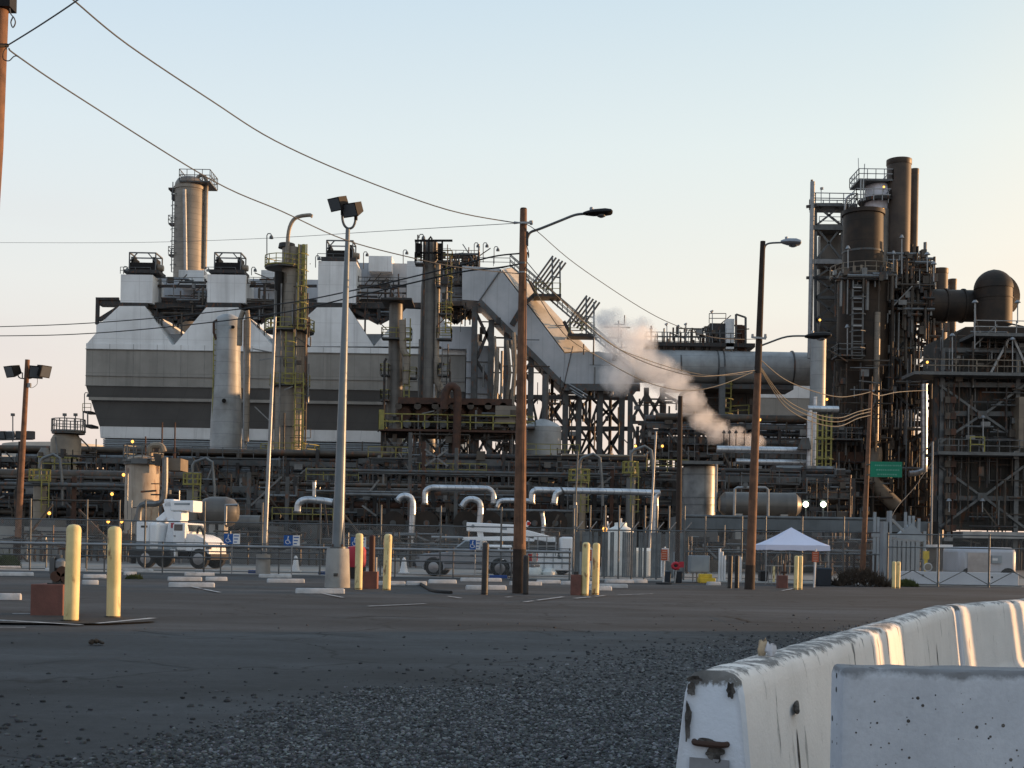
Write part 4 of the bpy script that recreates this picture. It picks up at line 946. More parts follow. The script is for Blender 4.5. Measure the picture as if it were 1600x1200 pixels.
# ---- 4. pipe racks
def pipe_rack(lab, px0, px1, levels, d, dep, ncol, seed, npipe=7, cl=300, top=None):
    """levels: list of pixel rows"""
    r = random.Random(seed); t = T('pipe_rack', lab, 'pipe rack', (X((px0+px1)/2, 850, d), d, 0), 'steel pipe racks in front of the plant')
    ztop = Z((px0+px1)/2, levels[0], d)
    for i in range(ncol+1):
        x = X(px0+(px1-px0)*i/ncol, 800, d)
        x += r.uniform(-.6, .6); t.part('column', G().beam((x, d, 0), (x, d, ztop+r.uniform(-.5, 1.5)), .34).beam((x, d+dep, 0), (x, d+dep, ztop+.5), .34), M['dark_steel'])
    for py in levels:
        z = Z((px0+px1)/2, py, d); x0, x1 = X(px0, py, d), X(px1, py, d)
        t.part('longitudinal_beam', G().beam((x0, d, z), (x1, d, z), .25, .5), M['grey_steel'])
        t.part('longitudinal_beam', G().beam((x0, d+dep, z), (x1, d+dep, z), .25, .5), M['grey_steel'])
        g = G()
        for i in range(ncol+1): x = x0+(x1-x0)*i/ncol; g.beam((x, d+.15, z-.1), (x, d+dep, z-.1), .25, .35)
        t.part('cross_beam', g, M['dark_steel'])
        for k in range(npipe):
            rr = r.choice((.12, .18, .25, .34, .45)); y = d+.3+(dep-.6)*k/npipe; a = x0+(x1-x0)*r.choice((0, 0, r.random()*.5, r.random()*.4)); b = x1-(x1-x0)*r.choice((0, 0, r.random()*.5, r.random()*.4)); zoff = r.uniform(-.5, .6)
            zz_ = z+.25+rr+zoff*(k < 3); mm_ = M[r.choice(('brown_pipe', 'grey_pipe', 'rust_steel', 'dark_steel', 'brown_pipe', 'dark_steel', 'grey_steel', 'brown_pipe'))]
            pts = [V((a, y, zz_)), V((b, y, zz_))]
            if r.random() < .5: pts = [V((a, y, zz_-r.uniform(1, 3)))]+pts
            if r.random() < .5: pts = pts+[V((b, y, zz_+r.uniform(-3, 2)))]
            t.part('pipe', G().tube(pts, rr, 10), mm_)
    g = G()
    for i in range(ncol):
        if r.random() < .6: continue
        xa, xb = X(px0+(px1-px0)*i/ncol, 800, d), X(px0+(px1-px0)*(i+1)/ncol, 800, d); g.beam((xa, d, 1), (xb, d, ztop), .2)
    t.part('diagonal_brace', g, M['dark_steel'])
    if cl:
        add_clutter(t, px0, levels[0]-16, px1, levels[-1]+34, d-.8, d+dep+2, int(cl*1.2), seed+100, thick=(.05, .22), horiz=.5)
        add_clutter(t, px0, levels[0]-10, px1, levels[-1]+30, d-1.6, d-.4, int(cl*.5), seed+150, thick=(.05, .13), horiz=.25)
    return t
pipe_rack('long upper pipe rack behind, running left to right below the boiler house', -60, 610, (722, 742, 762), 128, 7, 22, 61, cl=420)
pipe_rack('pipe rack under the air cooler deck in the middle of the plant', 560, 1010, (724, 741, 758), 122, 7, 14, 62, cl=330)
pipe_rack('low near pipe rack on the left, behind the utility truck with the folded boom', -60, 420, (762, 790, 815), 112, 5, 15, 63, npipe=5, cl=340)
pipe_rack('low near pipe rack in the centre, behind the silver looping ducts', 400, 900, (775, 800, 822), 110, 6, 14, 64, npipe=5, cl=330)
pipe_rack('low pipe rack right of centre, behind the green tank and slatted fence', 880, 1330, (748, 772, 800), 108, 6, 11, 65, npipe=5, cl=330)
pipe_rack('tall far pipe rack right of the steam plume, below the horizontal duct', 1010, 1340, (668, 690, 712), 138, 6, 8, 66, npipe=6, cl=260)
# rows of dim process equipment behind the racks
def equipment(lab, px0, px1, py0, d, dep, seed, m_='dark_clad'):
    r = random.Random(seed); t = T('process_unit', lab, 'process unit', (X((px0+px1)/2, 850, d), d, 0)); p = px0; i = 0
    while p < px1:
        w = r.uniform(14, 40); h = r.uniform(py0, py0+42)
        if r.random() < .5:
            t.part('equipment_box', G().box(X(p, 800, d), X(p+w, 800, d), d, d+r.uniform(2, dep), 0, Z(p, h, d)), M[r.choice((m_, 'furnace', 'grey_steel'))])
        elif r.random() < .5:
            t.part('vertical_drum', G().rev((X(p+w/2, 800, d), d+2, 0), [(S(w*.4, d), 0), (S(w*.4, d), Z(p, h+6, d)), (S(w*.25, d), Z(p, h+1, d)), (.1, Z(p, h, d))], 18), M[r.choice(('tower_dark', 'tank_tan', 'tower_grey'))])
        else:
            rr = S(w*.32, d); z = Z(p, h+14, d); t.part('horizontal_drum', G().cyl((X(p, 800, d), d+1, z), (X(p+w*1.3, 800, d), d+1, z), rr, None, 16), M[r.choice(('tower_grey', 'brown_pipe', 'tower_dark'))])
            t.part('drum_saddle', G().box(X(p+w*.5, 800, d), X(p+w*.8, 800, d), d+.6, d+1.4, 0, z-rr*.6), M['dark_steel'])
        p += w*r.uniform(.7, 1.15)
    return t
equipment('crowded dark process equipment behind the left pipe racks', -40, 430, 752, 140, 6, 71)
equipment('crowded dark process equipment behind the centre pipe racks', 430, 1010, 748, 139, 6, 72)
equipment('crowded dark process equipment right of the steam plume', 1010, 1320, 716, 148, 6, 73)
equipment('low pumps and boxes at ground level left, behind the fence', -40, 470, 800, 100, 3, 74)
equipment('low pumps and boxes at ground level in the centre, behind the fence', 470, 900, 800, 98, 3, 75)
equipment('low pumps and boxes at ground level right, behind the fence', 900, 1330, 806, 98, 3, 76)

# ---- 5. silver looping ducts (near)
def loop(lab, pts, w, d, m_='silver', sm=4):
    t = T('lagged_duct', lab, 'duct', P(pts[0][0], pts[0][1], d), 'silver lagged ducts looping above the coolers')
    pv = [P(*p, d) for p in pts]; t.part('duct_run', G().tube(pv, S(w, d)/2, 14, sm), M[m_])
    for k, (q0, q1) in enumerate(((pv[0], pv[1]), (pv[-1], pv[-2]))):
        dr = (q0-q1).normalized(); t.part('flange', G().cyl(q0, q0+dr*.12, S(w, d)/2*1.25, None, 14), M['galv_dark'])
loop('silver lagged elbow duct at the far left of the loops, beside the steel pole', ((465, 799), (467, 787), (477, 781), (500, 782), (520, 785)), 11, 96)
loop('silver hooked duct running down to the ground, left of the paired loops', ((622, 782), (627, 776), (636, 775), (643, 780), (645, 795), (642, 850)), 10, 96)
loop('wide silver duct bridge with both ends turned down', ((664, 786), (665, 768), (675, 762), (690, 762), (750, 763), (765, 765), (771, 774), (771, 786)), 9, 97)
loop('silver hooked duct above the white boom, right of the wide bridge', ((722, 791), (729, 782), (738, 780), (748, 784), (751, 796), (749, 822)), 10, 95)
loop('long silver duct from the wooden pole to the tall white riser', ((831, 785), (832, 770), (840, 766), (850, 766), (1018, 770), (1024, 778), (1022, 845)), 10, 97)
loop('short silver downturn next to the long silver duct', ((866, 786), (869, 772), (878, 767)), 10, 96)
loop('silver vertical riser ducts left of the near elbow', ((491, 753), (491, 776)), 6, 96, sm=1)
loop('grey suction duct low behind the paired loops', ((776, 792), (782, 783), (800, 782), (830, 783)), 8, 97)
loop('pale hose riser between the fan mouths right of the wooden pole', ((847, 802), (849, 818), (848, 838)), 7, 96)
t = T('fan_row', 'row of big dark round fan housings behind the white boom truck', 'fan housing', (X(740, 830, 98), 98, 0))
for px in (616, 668, 728, 765, 835, 867):
    x, z = X(px, 818, 98), Z(px, 818, 98); rr = S(19, 98)
    t.part('fan_ring', G().cyl((x, 97, z), (x, 98.5, z), rr, rr*.9, 24), M['tower_dark']); t.part('fan_hub', G().cyl((x, 96.8, z), (x, 97, z), rr*.25, None, 12), M['grey_steel'])
    t.part('fan_stand', G().box(x-rr*.6, x+rr*.6, 97.2, 98.4, 0, z-rr*.7), M['dark_steel'])

# ---- 6. tanks, drums
d = 92; x = X(1092, 770, d); t = T('banded_tank', 'stained grey vertical tank with ring bands between the two wooden poles', 'storage tank', (x, d, 0))
r_ = S(52, d)/2; t.part('shell', G().rev((x, d, 0), [(r_, 0), (r_, Z(1092, 735, d)), (r_*.96, Z(1092, 729, d)), (r_*.3, Z(1092, 725, d)), (.1, Z(1092, 724.5, d))], 36), M['grey_pipe'])
for py in (742, 778, 789): t.part('ring_band', G().cyl((x, d, Z(1092, py+1, d)), (x, d, Z(1092, py-.5, d)), r_*1.02, None, 36), M['galv_dark'])
t.part('top_beam', nb(1062, 720, 1130, 725, d-2, 2.5), M['galv_dark']); t.part('post', VC(G(), 1119, 725, 800, 4, d-2, 8), M['galv'])
d = 90; z = Z(1160, 788, d); t = T('horizontal_drum', 'brown horizontal drum on saddles, right of the banded tank', 'storage tank', (X(1160, 788, d), d, 0)); rr = S(38, d)/2
x0, x1 = X(1124, 788, d), X(1250, 788, d); t.part('shell', G().tube([(x0, d, z), (x0+.35, d, z), (x1-.35, d, z), (x1, d, z)], [rr*.6, rr, rr, rr*.6], 26), M['tower_grey'])
t.part('saddle', G().box(x0+1, x0+1.5, d-.8, d+.8, 0, z-rr*.8), M['conc']); t.part('saddle', G().box(x1-1.5, x1-1, d-.8, d+.8, 0, z-rr*.8), M['conc'])
t = T('goalpost_pipe', 'pale square pipe goalpost in front of the brown horizontal drum', 'pipe frame', (X(1175, 800, 86), 86, 0)); g = G(); g.tube([P(1147, 808, 86), P(1148, 764, 86), P(1152, 762, 86), P(1196, 762, 86), P(1200, 765, 86), P(1200, 810, 86)], .09, 8); t.part('frame', g, M['galv']); t.part('gauge', G().cyl(P(1165, 757, 86), P(1165, 757, 85.8), .18, None, 12), M['galv_dark'])
d = 88; x = X(222, 760, d); t = T('sunlit_vessel', 'stubby pale vessel with rusty streaks and an orange sunlit flank, left part of the plant', 'process vessel', (x, d, 0))
t.part('shell', G().rev((x, d, 0), [(S(52, d)/2, 0), (S(52, d)/2, Z(222, 725, d)), (S(44, d)/2, Z(222, 715, d)), (.2, Z(222, 712, d))], 28), mat('sun_warmed_vessel_tone', (.46,.40,.33), .6, col2=(.34,.28,.22), scale=.7, streak=.6, rust=.1)); platform(t, 224, 721, 60, d, m_='galv_dark')  # pinkish shell tone stands in for low sun on the vessel
g = G(); g.tube([P(234, 712, d-1), P(235, 700, d-1), P(240, 696, d-1), P(252, 697, d-1), P(256, 706, d-1)], .22, 8, 3); t.part('crossover_pipe', g, M['tank_tan']); g = G(); g.tube([P(258, 715, d-3), P(257, 770, d-3), P(250, 786, d-3), P(225, 788, d-3), P(217, 800, d-3), P(216, 850, d-3)], .2, 8, 3); t.part('looping_pipe', g, M['grey_pipe'])
add_clutter(t, 200, 700, 280, 800, d-2.6, d-1.8, 22, 81, thick=(.04, .12)); t.part('panel_box', nb(205, 716, 230, 724, d-2.6, .8), M['galv_dark'])
for px in (253, 273, 227): t.part('vent_stack', VC(G(), px, 660+(px == 227)*22, 740, 2.4, d, 8), M['rust_steel'])
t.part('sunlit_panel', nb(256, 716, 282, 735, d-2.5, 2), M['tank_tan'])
d = 120; x = X(103, 700, d); t = T('railed_tank', 'tan domed tank with railed top at the left, before the white storage tank', 'storage tank', (x, d, 0))
t.part('shell', G().rev((x, d, 0), [(S(46, d)/2, 0), (S(46, d)/2, Z(103, 688, d)), (S(38, d)/2, Z(103, 680, d)), (S(20, d)/2, Z(103, 676, d)), (.1, Z(103, 675, d))], 28), M['tank_tan']); platform(t, 107, 674, 50, d, m_='galv_dark')
t.part('side_vessel', G().rev((X(85, 700, d), d-2.5, 0), [(S(20, d)/2, 0), (S(20, d)/2, Z(85, 712, d)), (.3, Z(85, 703, d))], 18), M['tower_grey']); side_plat(t, 58, 112, 735, d-3)
add_clutter(t, 60, 700, 150, 800, d-4, d-2, 110, 82)
for px in (101, 118, 20): t.part('area_light_mast', G().beam(P(px, 690, d), P(px, 648, d), .08).cyl(P(px, 650, d), P(px, 646, d), .2, None, 8), M['galv_dark'])
d = 330; x = X(40, 720, d); t = T('storage_tank', 'wide white storage tank far away on the left horizon', 'storage tank', (X(55, 720, d), d, 0))
t.part('shell', G().cyl((X(55, 720, d), d+20, 0), (X(55, 720, d), d+20, Z(55, 688, d)), S(188, d)/2, None, 64), mat('far_tank_paint', (.62,.58,.52), .7, scale=.1)); t.part('roof', G().cyl((X(55, 720, d), d+20, Z(55, 688, d)), (X(55, 720, d), d+20, Z(55, 680, d)), S(188, d)/2, .5, 64), M['tank_tan'])
d = 230; t = T('storage_tank', 'pale greenish tank end at the extreme left edge behind the pipe rack', 'storage tank', (X(-10, 730, d), d, 0)); t.part('shell', G().rev((X(-6, 730, d), d, 0), [(S(58, d)/2, 0), (S(58, d)/2, Z(0, 722, d)), (S(46, d)/2, Z(0, 712, d)), (.2, Z(0, 708, d))], 32), M['tank_white'])
d = 88; t = T('horizontal_drum', 'dull grey rounded drum just right of the utility truck with the folded boom', 'storage tank', (X(338, 800, d), d, 0)); z = Z(340, 800, d); rr = S(48, d)/2; x0, x1 = X(312, 800, d), X(372, 800, d)
t.part('shell', G().tube([(x0, d, z), (x0+.3, d, z), (x0+.8, d, z), (x1-.8, d, z), (x1-.3, d, z), (x1, d, z)], [rr*.5, rr*.85, rr, rr, rr*.85, rr*.5], 26), M['tower_grey']); t.part('saddle', G().box(x0+.8, x0+1.2, d-.6, d+.6, 0, z-rr*.8).box(x1-1.2, x1-.8, d-.6, d+.6, 0, z-rr*.8), M['conc'])
t.part('goalpost_frame', G().tube([P(352, 820, d-3), P(353, 789, d-3), P(372, 789, d-3)], .1, 8), M['galv'])
# ---- 7. long horizontal duct and pale building on the right
d = 158; t = T('horizontal_duct', 'long stained grey round duct running right into the dark towers', 'duct', (X(1180, 578, d), d, 0))
xs_ = [1000, 1040, 1090, 1123, 1128, 1178, 1225, 1310]; rr = S(52, d)/2
t.part('duct_shell', G().cyl((X(990, 573, d), d, Z(1060, 573, d)), (X(1318, 573, d), d, Z(1260, 577, d)), rr, None, 36), M['tank_white'])
for px in (1118, 1127, 1180, 1235, 1060): t.part('stiffening_ring', G().cyl((X(px, 576, d), d, Z(px, 576, d)), (X(px+2.2, 576, d), d, Z(px, 576, d)), rr*1.07, None, 36), M['grey_steel'])
for px, wd in ((1121, 10), (1300, 8)): t.part('support_leg', G().beam((X(px, 700, d), d-3.4, 0), (X(px, 600, d), d-3.4, Z(px, 580, d)), .7), M['galv_dark'])
t.part('maintenance_walk', nb(1010, 535, 1180, 541, d-1, 4), M['dark_steel']); t.part('railing', RL(G(), 1010, 1158, 535, d-1, 3, h=1.2, w=.08, step=1.3), M['galv_dark'])
add_clutter(t, 1012, 508, 1160, 536, d-1, d+2, 80, 91, horiz=.2, thick=(.08, .25))
for px, pt in ((1018, 512), (1042, 505), (1072, 505), (1113, 485), (1060, 508)): t.part('walkway_light', G().beam(P(px, 536, d), P(px, pt+4, d), .09).cyl(P(px-2, pt+3, d), P(px+1, pt, d), .2, .1, 8), M['galv'])
t.part('valve_tower', nb(1109, 505, 1134, 535, d, 2).rail([P(1108, 505, d), P(1134, 505, d)], 1.2, .08), M['dark_steel']); t.part('white_hatch', nb(1135, 498, 1147, 545, d-1, 2), M['white_clad'])
g = nb(1151, 508, 1164, 548, d, 1.2); t.part('rust_panel', g, M['rust_steel']); t.part('panel_frame', G().beam(P(1150, 548, d-.3), P(1150, 491, d-.3), .25).beam(P(1165, 550, d-.3), P(1165, 496, d-.3), .25).beam(P(1150, 491, d-.3), P(1165, 496, d-.3), .2), M['grey_steel'])
t.part('under_beam', nb(1040, 600, 1240, 607, d-1, 5), M['grey_steel']); t.part('dark_underside', nb(1070, 608, 1180, 650, d+4, 6), M['dark_clad'])
d = 162; t = T('duct_support', 'grey steel legs and braces under the horizontal duct beside the steam', 'steel trestle', (X(1010, 700, d), d, 0))
g = G()
for px in (985, 1010, 1035, 1120, 1170): g.beam((X(px, 700, d), d, 0), (X(px, 610, d), d, Z(px, 606, d)), .6)
for a, b in ((985, 1010), (1010, 1035), (1120, 1170), (1035, 1120)):
    for y0, y1 in ((615, 660), (660, 720)): g.beam(P(a, y0, d), P(b, y1, d), .35); g.beam(P(b, y0, d), P(a, y1, d), .35)
    g.beam(P(a, 660, d), P(b, 660, d), .4)
t.part('frame', g, M['grey_steel']); add_clutter(t, 985, 620, 1180, 720, d-4, d+4, 130, 92, horiz=.5, thick=(.1, .35))
t.part('yellow_stair', G().ladder(P(1135, 660, d-5), 6, w=1, r=.1).rail([P(1140, 650, d-5), P(1170, 648, d-5)], 1.2, .1), M['yellow_rail'])
d = 186; t = T('turbine_hall', 'distant white and grey banded hall behind the horizontal duct', 'industrial building', (X(1230, 700, d), d, 0))
t.part('white_wall', nb(1150, 600, 1330, 622, d, 18), M['white_clad']); t.part('grey_wall', nb(1150, 622, 1330, 652, d+.1, 18), M['tan_clad']); t.part('lower_wall', nb(1150, 652, 1330, 700, d, 18), M['duct_clad']); t.part('base_wall', nb(1150, 700, 1330, 850, d+.1, 18), M['dark_clad'])
for px in (1205, 1230, 1237): t.part('wall_window', nb(px, 660, px+8, 671, d-.1, .15), M['dark_steel'])
t = T('silver_header', 'pair of silver blue headers crossing behind the right wooden pole', 'pipe', (X(1200, 705, 118), 118, 0)); t.part('upper_header', HC(G(), 1120, 1262, 703, 11, 118), M['silver']); t.part('lower_header', HC(G(), 1150, 1262, 722, 9, 118), M['silver'])
t.part('upright', VC(G(), 1265, 640, 740, 9, 117), M['silver']); t.part('head_tube', HC(G(), 1262, 1310, 639, 10, 117), M['silver']); t.part('hood', G().loft([P(1245, 702, 116), P(1268, 702, 116), P(1268, 702, 118), P(1245, 702, 118)], [P(1253, 684, 116), P(1264, 684, 116), P(1264, 684, 118), P(1253, 684, 118)]), M['grey_steel'])
t.part('white_riser', VC(G(), 1272, 620, 850, 6, 119), M['silver']); t.part('low_elbow', G().tube([P(1207, 762, 112), P(1209, 738, 112), P(1216, 733, 112), P(1300, 734, 112)], .32, 10, 3), M['grey_pipe'])
t = T('caged_stair', 'yellow caged ladder stack right of the two bright work lights', 'ladder', (X(1287, 700, 116), 116, 0)); t.part('cage', G().ladder(P(1283, 735, 116), Z(1283, 648, 116)-Z(1283, 735, 116), w=.8, r=.09).ladder(P(1291, 735, 116), Z(1283, 648, 116)-Z(1283, 735, 116), w=.8, r=.09), M['yellow_rail'])
t.part('upper_standpipe', VC(G(), 1278, 530, 640, 24, 132), M['tank_white'])

# ---- 8. dark towers on the right
d = 150; t = T('structure_tower', 'grey lattice tower with pale guy mast left of the dark reactor', 'steel tower', (X(1290, 600, d), d, 0))
t.part('mast_stack', VC(G(), 1267.5, 284, 560, 7.5, d-1, 16), M['galv']); t.part('mast_tip', VC(G(), 1268.5, 281, 284, 4, d-1, 10), M['tank_tan'])
t.part('inner_casing', nb(1281, 366, 1316, 560, d+2, 1.5), M['tower_grey']); t.part('lower_casing', nb(1279, 560, 1316, 850, d+2, 2), M['furnace'])
g = G()
for dy in (0, 3):
    for px in (1274, 1316): g.beam(P(px, 560, d+dy), P(px, 318 if px < 1300 else 330, d+dy), .35)
    lv = [320, 353, 407, 434, 465, 500, 535, 560]
    for a, b in zip(lv[:-1], lv[1:]): g.beam(P(1274, a, d+dy), P(1316, a, d+dy), .35); g.beam(P(1274, b, d+dy), P(1316, a, d+dy), .22); g.beam(P(1274, a, d+dy), P(1316, b, d+dy), .22)
t.part('lattice', g, M['galv_dark'])
t.part('upper_deck', nb(1274, 318, 1340, 322, d-1, 3), M['galv_dark']); t.part('upper_railing', RL(G(), 1274, 1340, 318, d-1, 3, h=1.2, w=.09, step=1.5), M['galv']); t.part('middle_deck', nb(1274, 352, 1318, 359, d-.5, 3), M['galv_dark']); t.part('middle_railing', RL(G(), 1280, 1316, 352, d-.5, h=1), M['galv'])
t.part('third_deck', nb(1274, 405, 1316, 412, d-.5, 3), M['galv']); t.part('guy_bracket', G().beam(P(1260, 323, d-1), P(1276, 321, d-1), .3).beam(P(1260, 434, d-1), P(1290, 434, d-1), .3), M['dark_steel']); t.part('mast_light', G().beam(P(1283, 318, d), P(1283, 296, d), .08).cyl(P(1284, 296, d), P(1284, 293, d), .2, None, 8), M['galv'])

d = 140; x = X(1347, 540, d); t = T('catalytic_reactor', 'massive dark reactor with collar platform, left of the twin stacks', 'reactor vessel', (x, d, 0)); zz = lambda py: Z(1350, py, d)
t.part('upper_shell', G().rev((x-.1, d, 0), [(S(63, d)/2, zz(436)), (S(61, d)/2, zz(338)), (S(66, d)/2, zz(337)), (S(66, d)/2, zz(331)), (S(58, d)/2, zz(330)), (.2, zz(329))], 36), M['tower_dark'])
t.part('weld_band', G().cyl((x-.1, d, zz(397)), (x-.1, d, zz(394)), S(63, d)/2*1.01, None, 36), M['grey_steel'])
t.part('lower_shell', G().rev((x, d, 0), [(S(60, d)/2, 0), (S(60, d)/2, zz(600)), (S(78, d)/2, zz(570)), (S(78, d)/2, zz(436))], 36), M['tower_dark'])
platform(t, 1347, 434, 98, d, m_='tank_tan', n=18); t.part('platform_gusset', G().beam(P(1325, 437, d-3), P(1331, 465, d-2.5), .2).beam(P(1353, 437, d-3), P(1349, 465, d-2.5), .2).beam(P(1393, 437, d), P(1376, 465, d), .25), M['grey_steel'])
t.part('caged_ladder', G().ladder(P(1339, 560, d-3.6), zz(437)-zz(560), w=1.1, r=.1), M['galv_dark']); t.part('platform_door', nb(1333, 415, 1337, 432, d-3.6, .2).beam(P(1346, 432, d-3.6), P(1346, 414, d-3.6), .2), M['tank_tan'])
for py in (448, 465, 482, 508): t.part('ladder_light', nb(1333, py, 1347, py+1.8, d-3.9, .3), M['galv'])
side_plat(t, 1310, 1352, 555, d-2.5, dep=3, m_='galv_dark'); side_plat(t, 1296, 1348, 686, d-4, dep=3, m_='galv_dark')
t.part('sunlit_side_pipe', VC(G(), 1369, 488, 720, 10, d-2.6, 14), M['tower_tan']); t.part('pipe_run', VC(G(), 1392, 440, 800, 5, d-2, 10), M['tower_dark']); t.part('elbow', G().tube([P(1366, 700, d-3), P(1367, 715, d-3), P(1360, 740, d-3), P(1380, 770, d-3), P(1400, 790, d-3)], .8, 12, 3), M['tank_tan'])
t.part('manway_box', nb(1302, 706, 1350, 724, d-3.3, 2), M['rust_steel'])
for px, a, b in ((1325, 440, 387), (1324, 560, 510), (1409, 428, 370), (1396, 430, 395)): t.part('platform_light', G().beam(P(px, a, d-3), P(px, b, d-3), .1).cyl(P(px, b+2, d-3), P(px, b-3, d-3), .28, .12, 8), M['galv'])
add_clutter(t, 1296, 425, 1400, 436, d-4, d-3, 60, 95, thick=(.1, .4)); add_clutter(t, 1300, 560, 1395, 840, d-4, d-2.8, 160, 96, horiz=.35)
t.part('lower_block', nb(1300, 730, 1365, 850, d-2, 6), M['furnace'])

d = 147; t = T('cyclone_head', 'white domed vessel top with railed ring, left of the tallest stack', 'process vessel', (X(1370, 300, d), d, 0)); zz = lambda py: Z(1375, py, d); x = X(1372, 300, d)
t.part('dome', G().rev((x, d, 0), [(S(40, d)/2, zz(332)), (S(42, d)/2, zz(302)), (S(38, d)/2, zz(292)), (S(26, d)/2, zz(286)), (.2, zz(284))], 30), mat('pale_dome_paint', (.62,.62,.68), .5, scale=.5)); t.part('ring_platform', G().cyl((x, d, zz(318)), (x, d, zz(313)), S(60, d)/2, None, 20), M['dark_steel']); t.part('ring_railing', RL(G(), 1338, 1392, 313, d-3, 4, h=1.3, w=.08, step=1), M['galv'])
t.part('top_deck', nb(1342, 279, 1395, 282, d-2, 4), M['galv_dark']); t.part('top_railing', RL(G(), 1342, 1395, 279, d-2, 4, h=1.1, w=.08, step=1), M['galv']); t.part('deck_post', G().beam(P(1345, 314, d-2), P(1345, 280, d-2), .12).beam(P(1349, 314, d-2), P(1349, 280, d-2), .12), M['galv'])
t.part('lower_barrel', G().cyl((x, d, zz(430)), (x, d, zz(332)), S(48, d)/2, None, 28), M['tower_grey']); t.part('aerial', G().beam(P(1342, 280, d-2), P(1341, 247, d-2), .06).beam(P(1350, 278, d-2), P(1351, 256, d-2), .08), M['galv'])
t.part('vent_loop', G().tube([P(1320, 331, d-3), P(1322, 312, d-3), P(1328, 305, d-3), P(1334, 303, d-3)], .12, 6, 3), M['galv']); t.part('pedestal', G().cyl((x, d, 0), (x, d, zz(430)), S(40, d)/2, None, 20), M['tower_dark'])

def stack(lab, px, pt, pb, w, d):
    x = X(px, (pt+pb)/2, d); t = T('exhaust_stack', lab, 'smokestack', (x, d, 0)); r_ = S(w, d)/2; zt = Z(px, pt, d)
    t.part('shaft', G().rev((x, d, 0), [(r_, 0), (r_, zt), (r_*.93, zt), (r_*.93, zt-3)], 32), M['stack_brown']); t.part('rim', G().rev((x, d, 0), [(r_*1.0, zt-.6), (r_*1.05, zt-.5), (r_*1.05, zt+.05), (r_*.93, zt+.05), (r_*.93, zt-.6)], 32), M['stack_brown'])
    return t
M['stack_brown'] = mat('brown_stack_paint', (.085,.064,.049), .5, spec=.3, col2=(.045,.036,.03), scale=.5, streak=.3, seam=(0, 3.0), seamdark=.3)
stack('tallest dark brown smokestack with pale sunlit right side', 1402, 251, 600, 37, 146)
stack('slimmer smokestack close behind the tallest one on its right', 1426, 265, 600, 13.5, 149)
stack('short cylindrical stack with rust streaked rim left of the big round duct', 1466, 421, 700, 25, 152)
stack('short stubby stack just right of the rust streaked one', 1486, 437, 700, 13, 154)
t = T('stack_base_structure', 'dark platforms, pipes and braces crowding the base of the twin stacks', 'steel structure', (X(1415, 600, 141), 141, 0)); d = 141
t.part('dark_casing', nb(1398, 452, 1452, 498, d, 3), M['lampblack']); t.part('deck', nb(1392, 425, 1452, 428, d-1, 3), M['rust_steel']); t.part('railing', RL(G(), 1392, 1452, 425, d-1, 3, h=1.2, w=.1), M['tank_tan']); t.part('deck', nb(1400, 455, 1456, 458, d-1, 3), M['rust_steel']); t.part('railing', RL(G(), 1400, 1456, 450, d-1, h=1.2, w=.1), M['rust_steel'])
t.part('lattice', (lambda g: (lattice(g, X(1385, 700, d), X(1450, 700, d), d-1, 0, Z(1420, 500, d), 7, .4), g)[1])(G()), M['dark_steel'])
for px, a, b, w in ((1424, 382, 420, 5), (1433, 385, 430, 4.5), (1438, 392, 440, 4.5), (1406, 560, 420, 3)): t.part('vent_tube', VC(G(), px, min(a, b), max(a, b), w, d, 10), M['lampblack'])
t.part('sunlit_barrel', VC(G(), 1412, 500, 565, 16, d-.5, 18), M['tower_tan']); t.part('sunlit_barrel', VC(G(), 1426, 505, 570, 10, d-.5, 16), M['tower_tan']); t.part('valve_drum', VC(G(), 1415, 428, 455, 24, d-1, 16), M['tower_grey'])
add_clutter(t, 1385, 395, 1460, 500, d-3, d, 190, 97, horiz=.45, thick=(.1, .4)); add_clutter(t, 1385, 500, 1470, 850, d-3, d+1, 260, 98, horiz=.35, thick=(.1, .4))
t.part('gusset_wall', nb(1370, 572, 1445, 640, d+1, 3), M['furnace']); t.part('lower_wall', nb(1370, 680, 1465, 850, d+1, 5), M['furnace']); t.part('header', nb(1372, 668, 1450, 671, d-1.5, 1), M['tank_tan'])
for i in range(15): t.part('burner_tube', VC(G(), 1374+i*5, 640, 668, 2.4, d-1.4, 8), M['galv'])
g = G(); g.tube([P(1444, 600, d-4), P(1444, 725, d-4), P(1441, 735, d-4), P(1432, 739, d-4), P(1420, 740, d-4)], .34, 10, 3); t.part('sunlit_riser', g, M['silver'])
t.part('guyed_post', VC(G(), 1416, 560, 870, 2.5, 126, 8), M['grey_steel']); t.part('guyed_post', VC(G(), 1456, 690, 870, 3.2, 110, 8), M['galv'])

# big dark duct with round elbow
d = 138; t = T('elbow_duct', 'black crossover duct ending in a giant round segmented elbow at the right', 'duct', (X(1500, 470, d), d, 0)); z = Z(1485, 472, d)
t.part('crossover', G().cyl((X(1448, 472, d), d+2, z), (X(1540, 472, d), d+2, z), S(50, d)/2, None, 32), M['tower_dark'])
for px in (1484, 1452, 1512): t.part('stiffening_ring', G().cyl((X(px, 472, d), d+2, z), (X(px+3, 472, d), d+2, z), S(54, d)/2, None, 32), M['tower_dark'])
xe = X(1552, 470, d); rr = S(57, d)/2; t.part('elbow_barrel', G().cyl((xe, d, Z(1552, 508, d)), (xe, d, Z(1552, 452, d)), rr, None, 36), M['tower_dark'])
ec = V((xe, d, Z(1552, 452, d))); pts = []; NSEG = 9
t.part('elbow_crown', G().rev(ec, [(rr*1.03*math.cos(a_*math.pi/2/9)+.02, S(30, d)*math.sin(a_*math.pi/2/9)) for a_ in range(9)]+[(.05, S(31, d))], 36), M['tower_dark'])
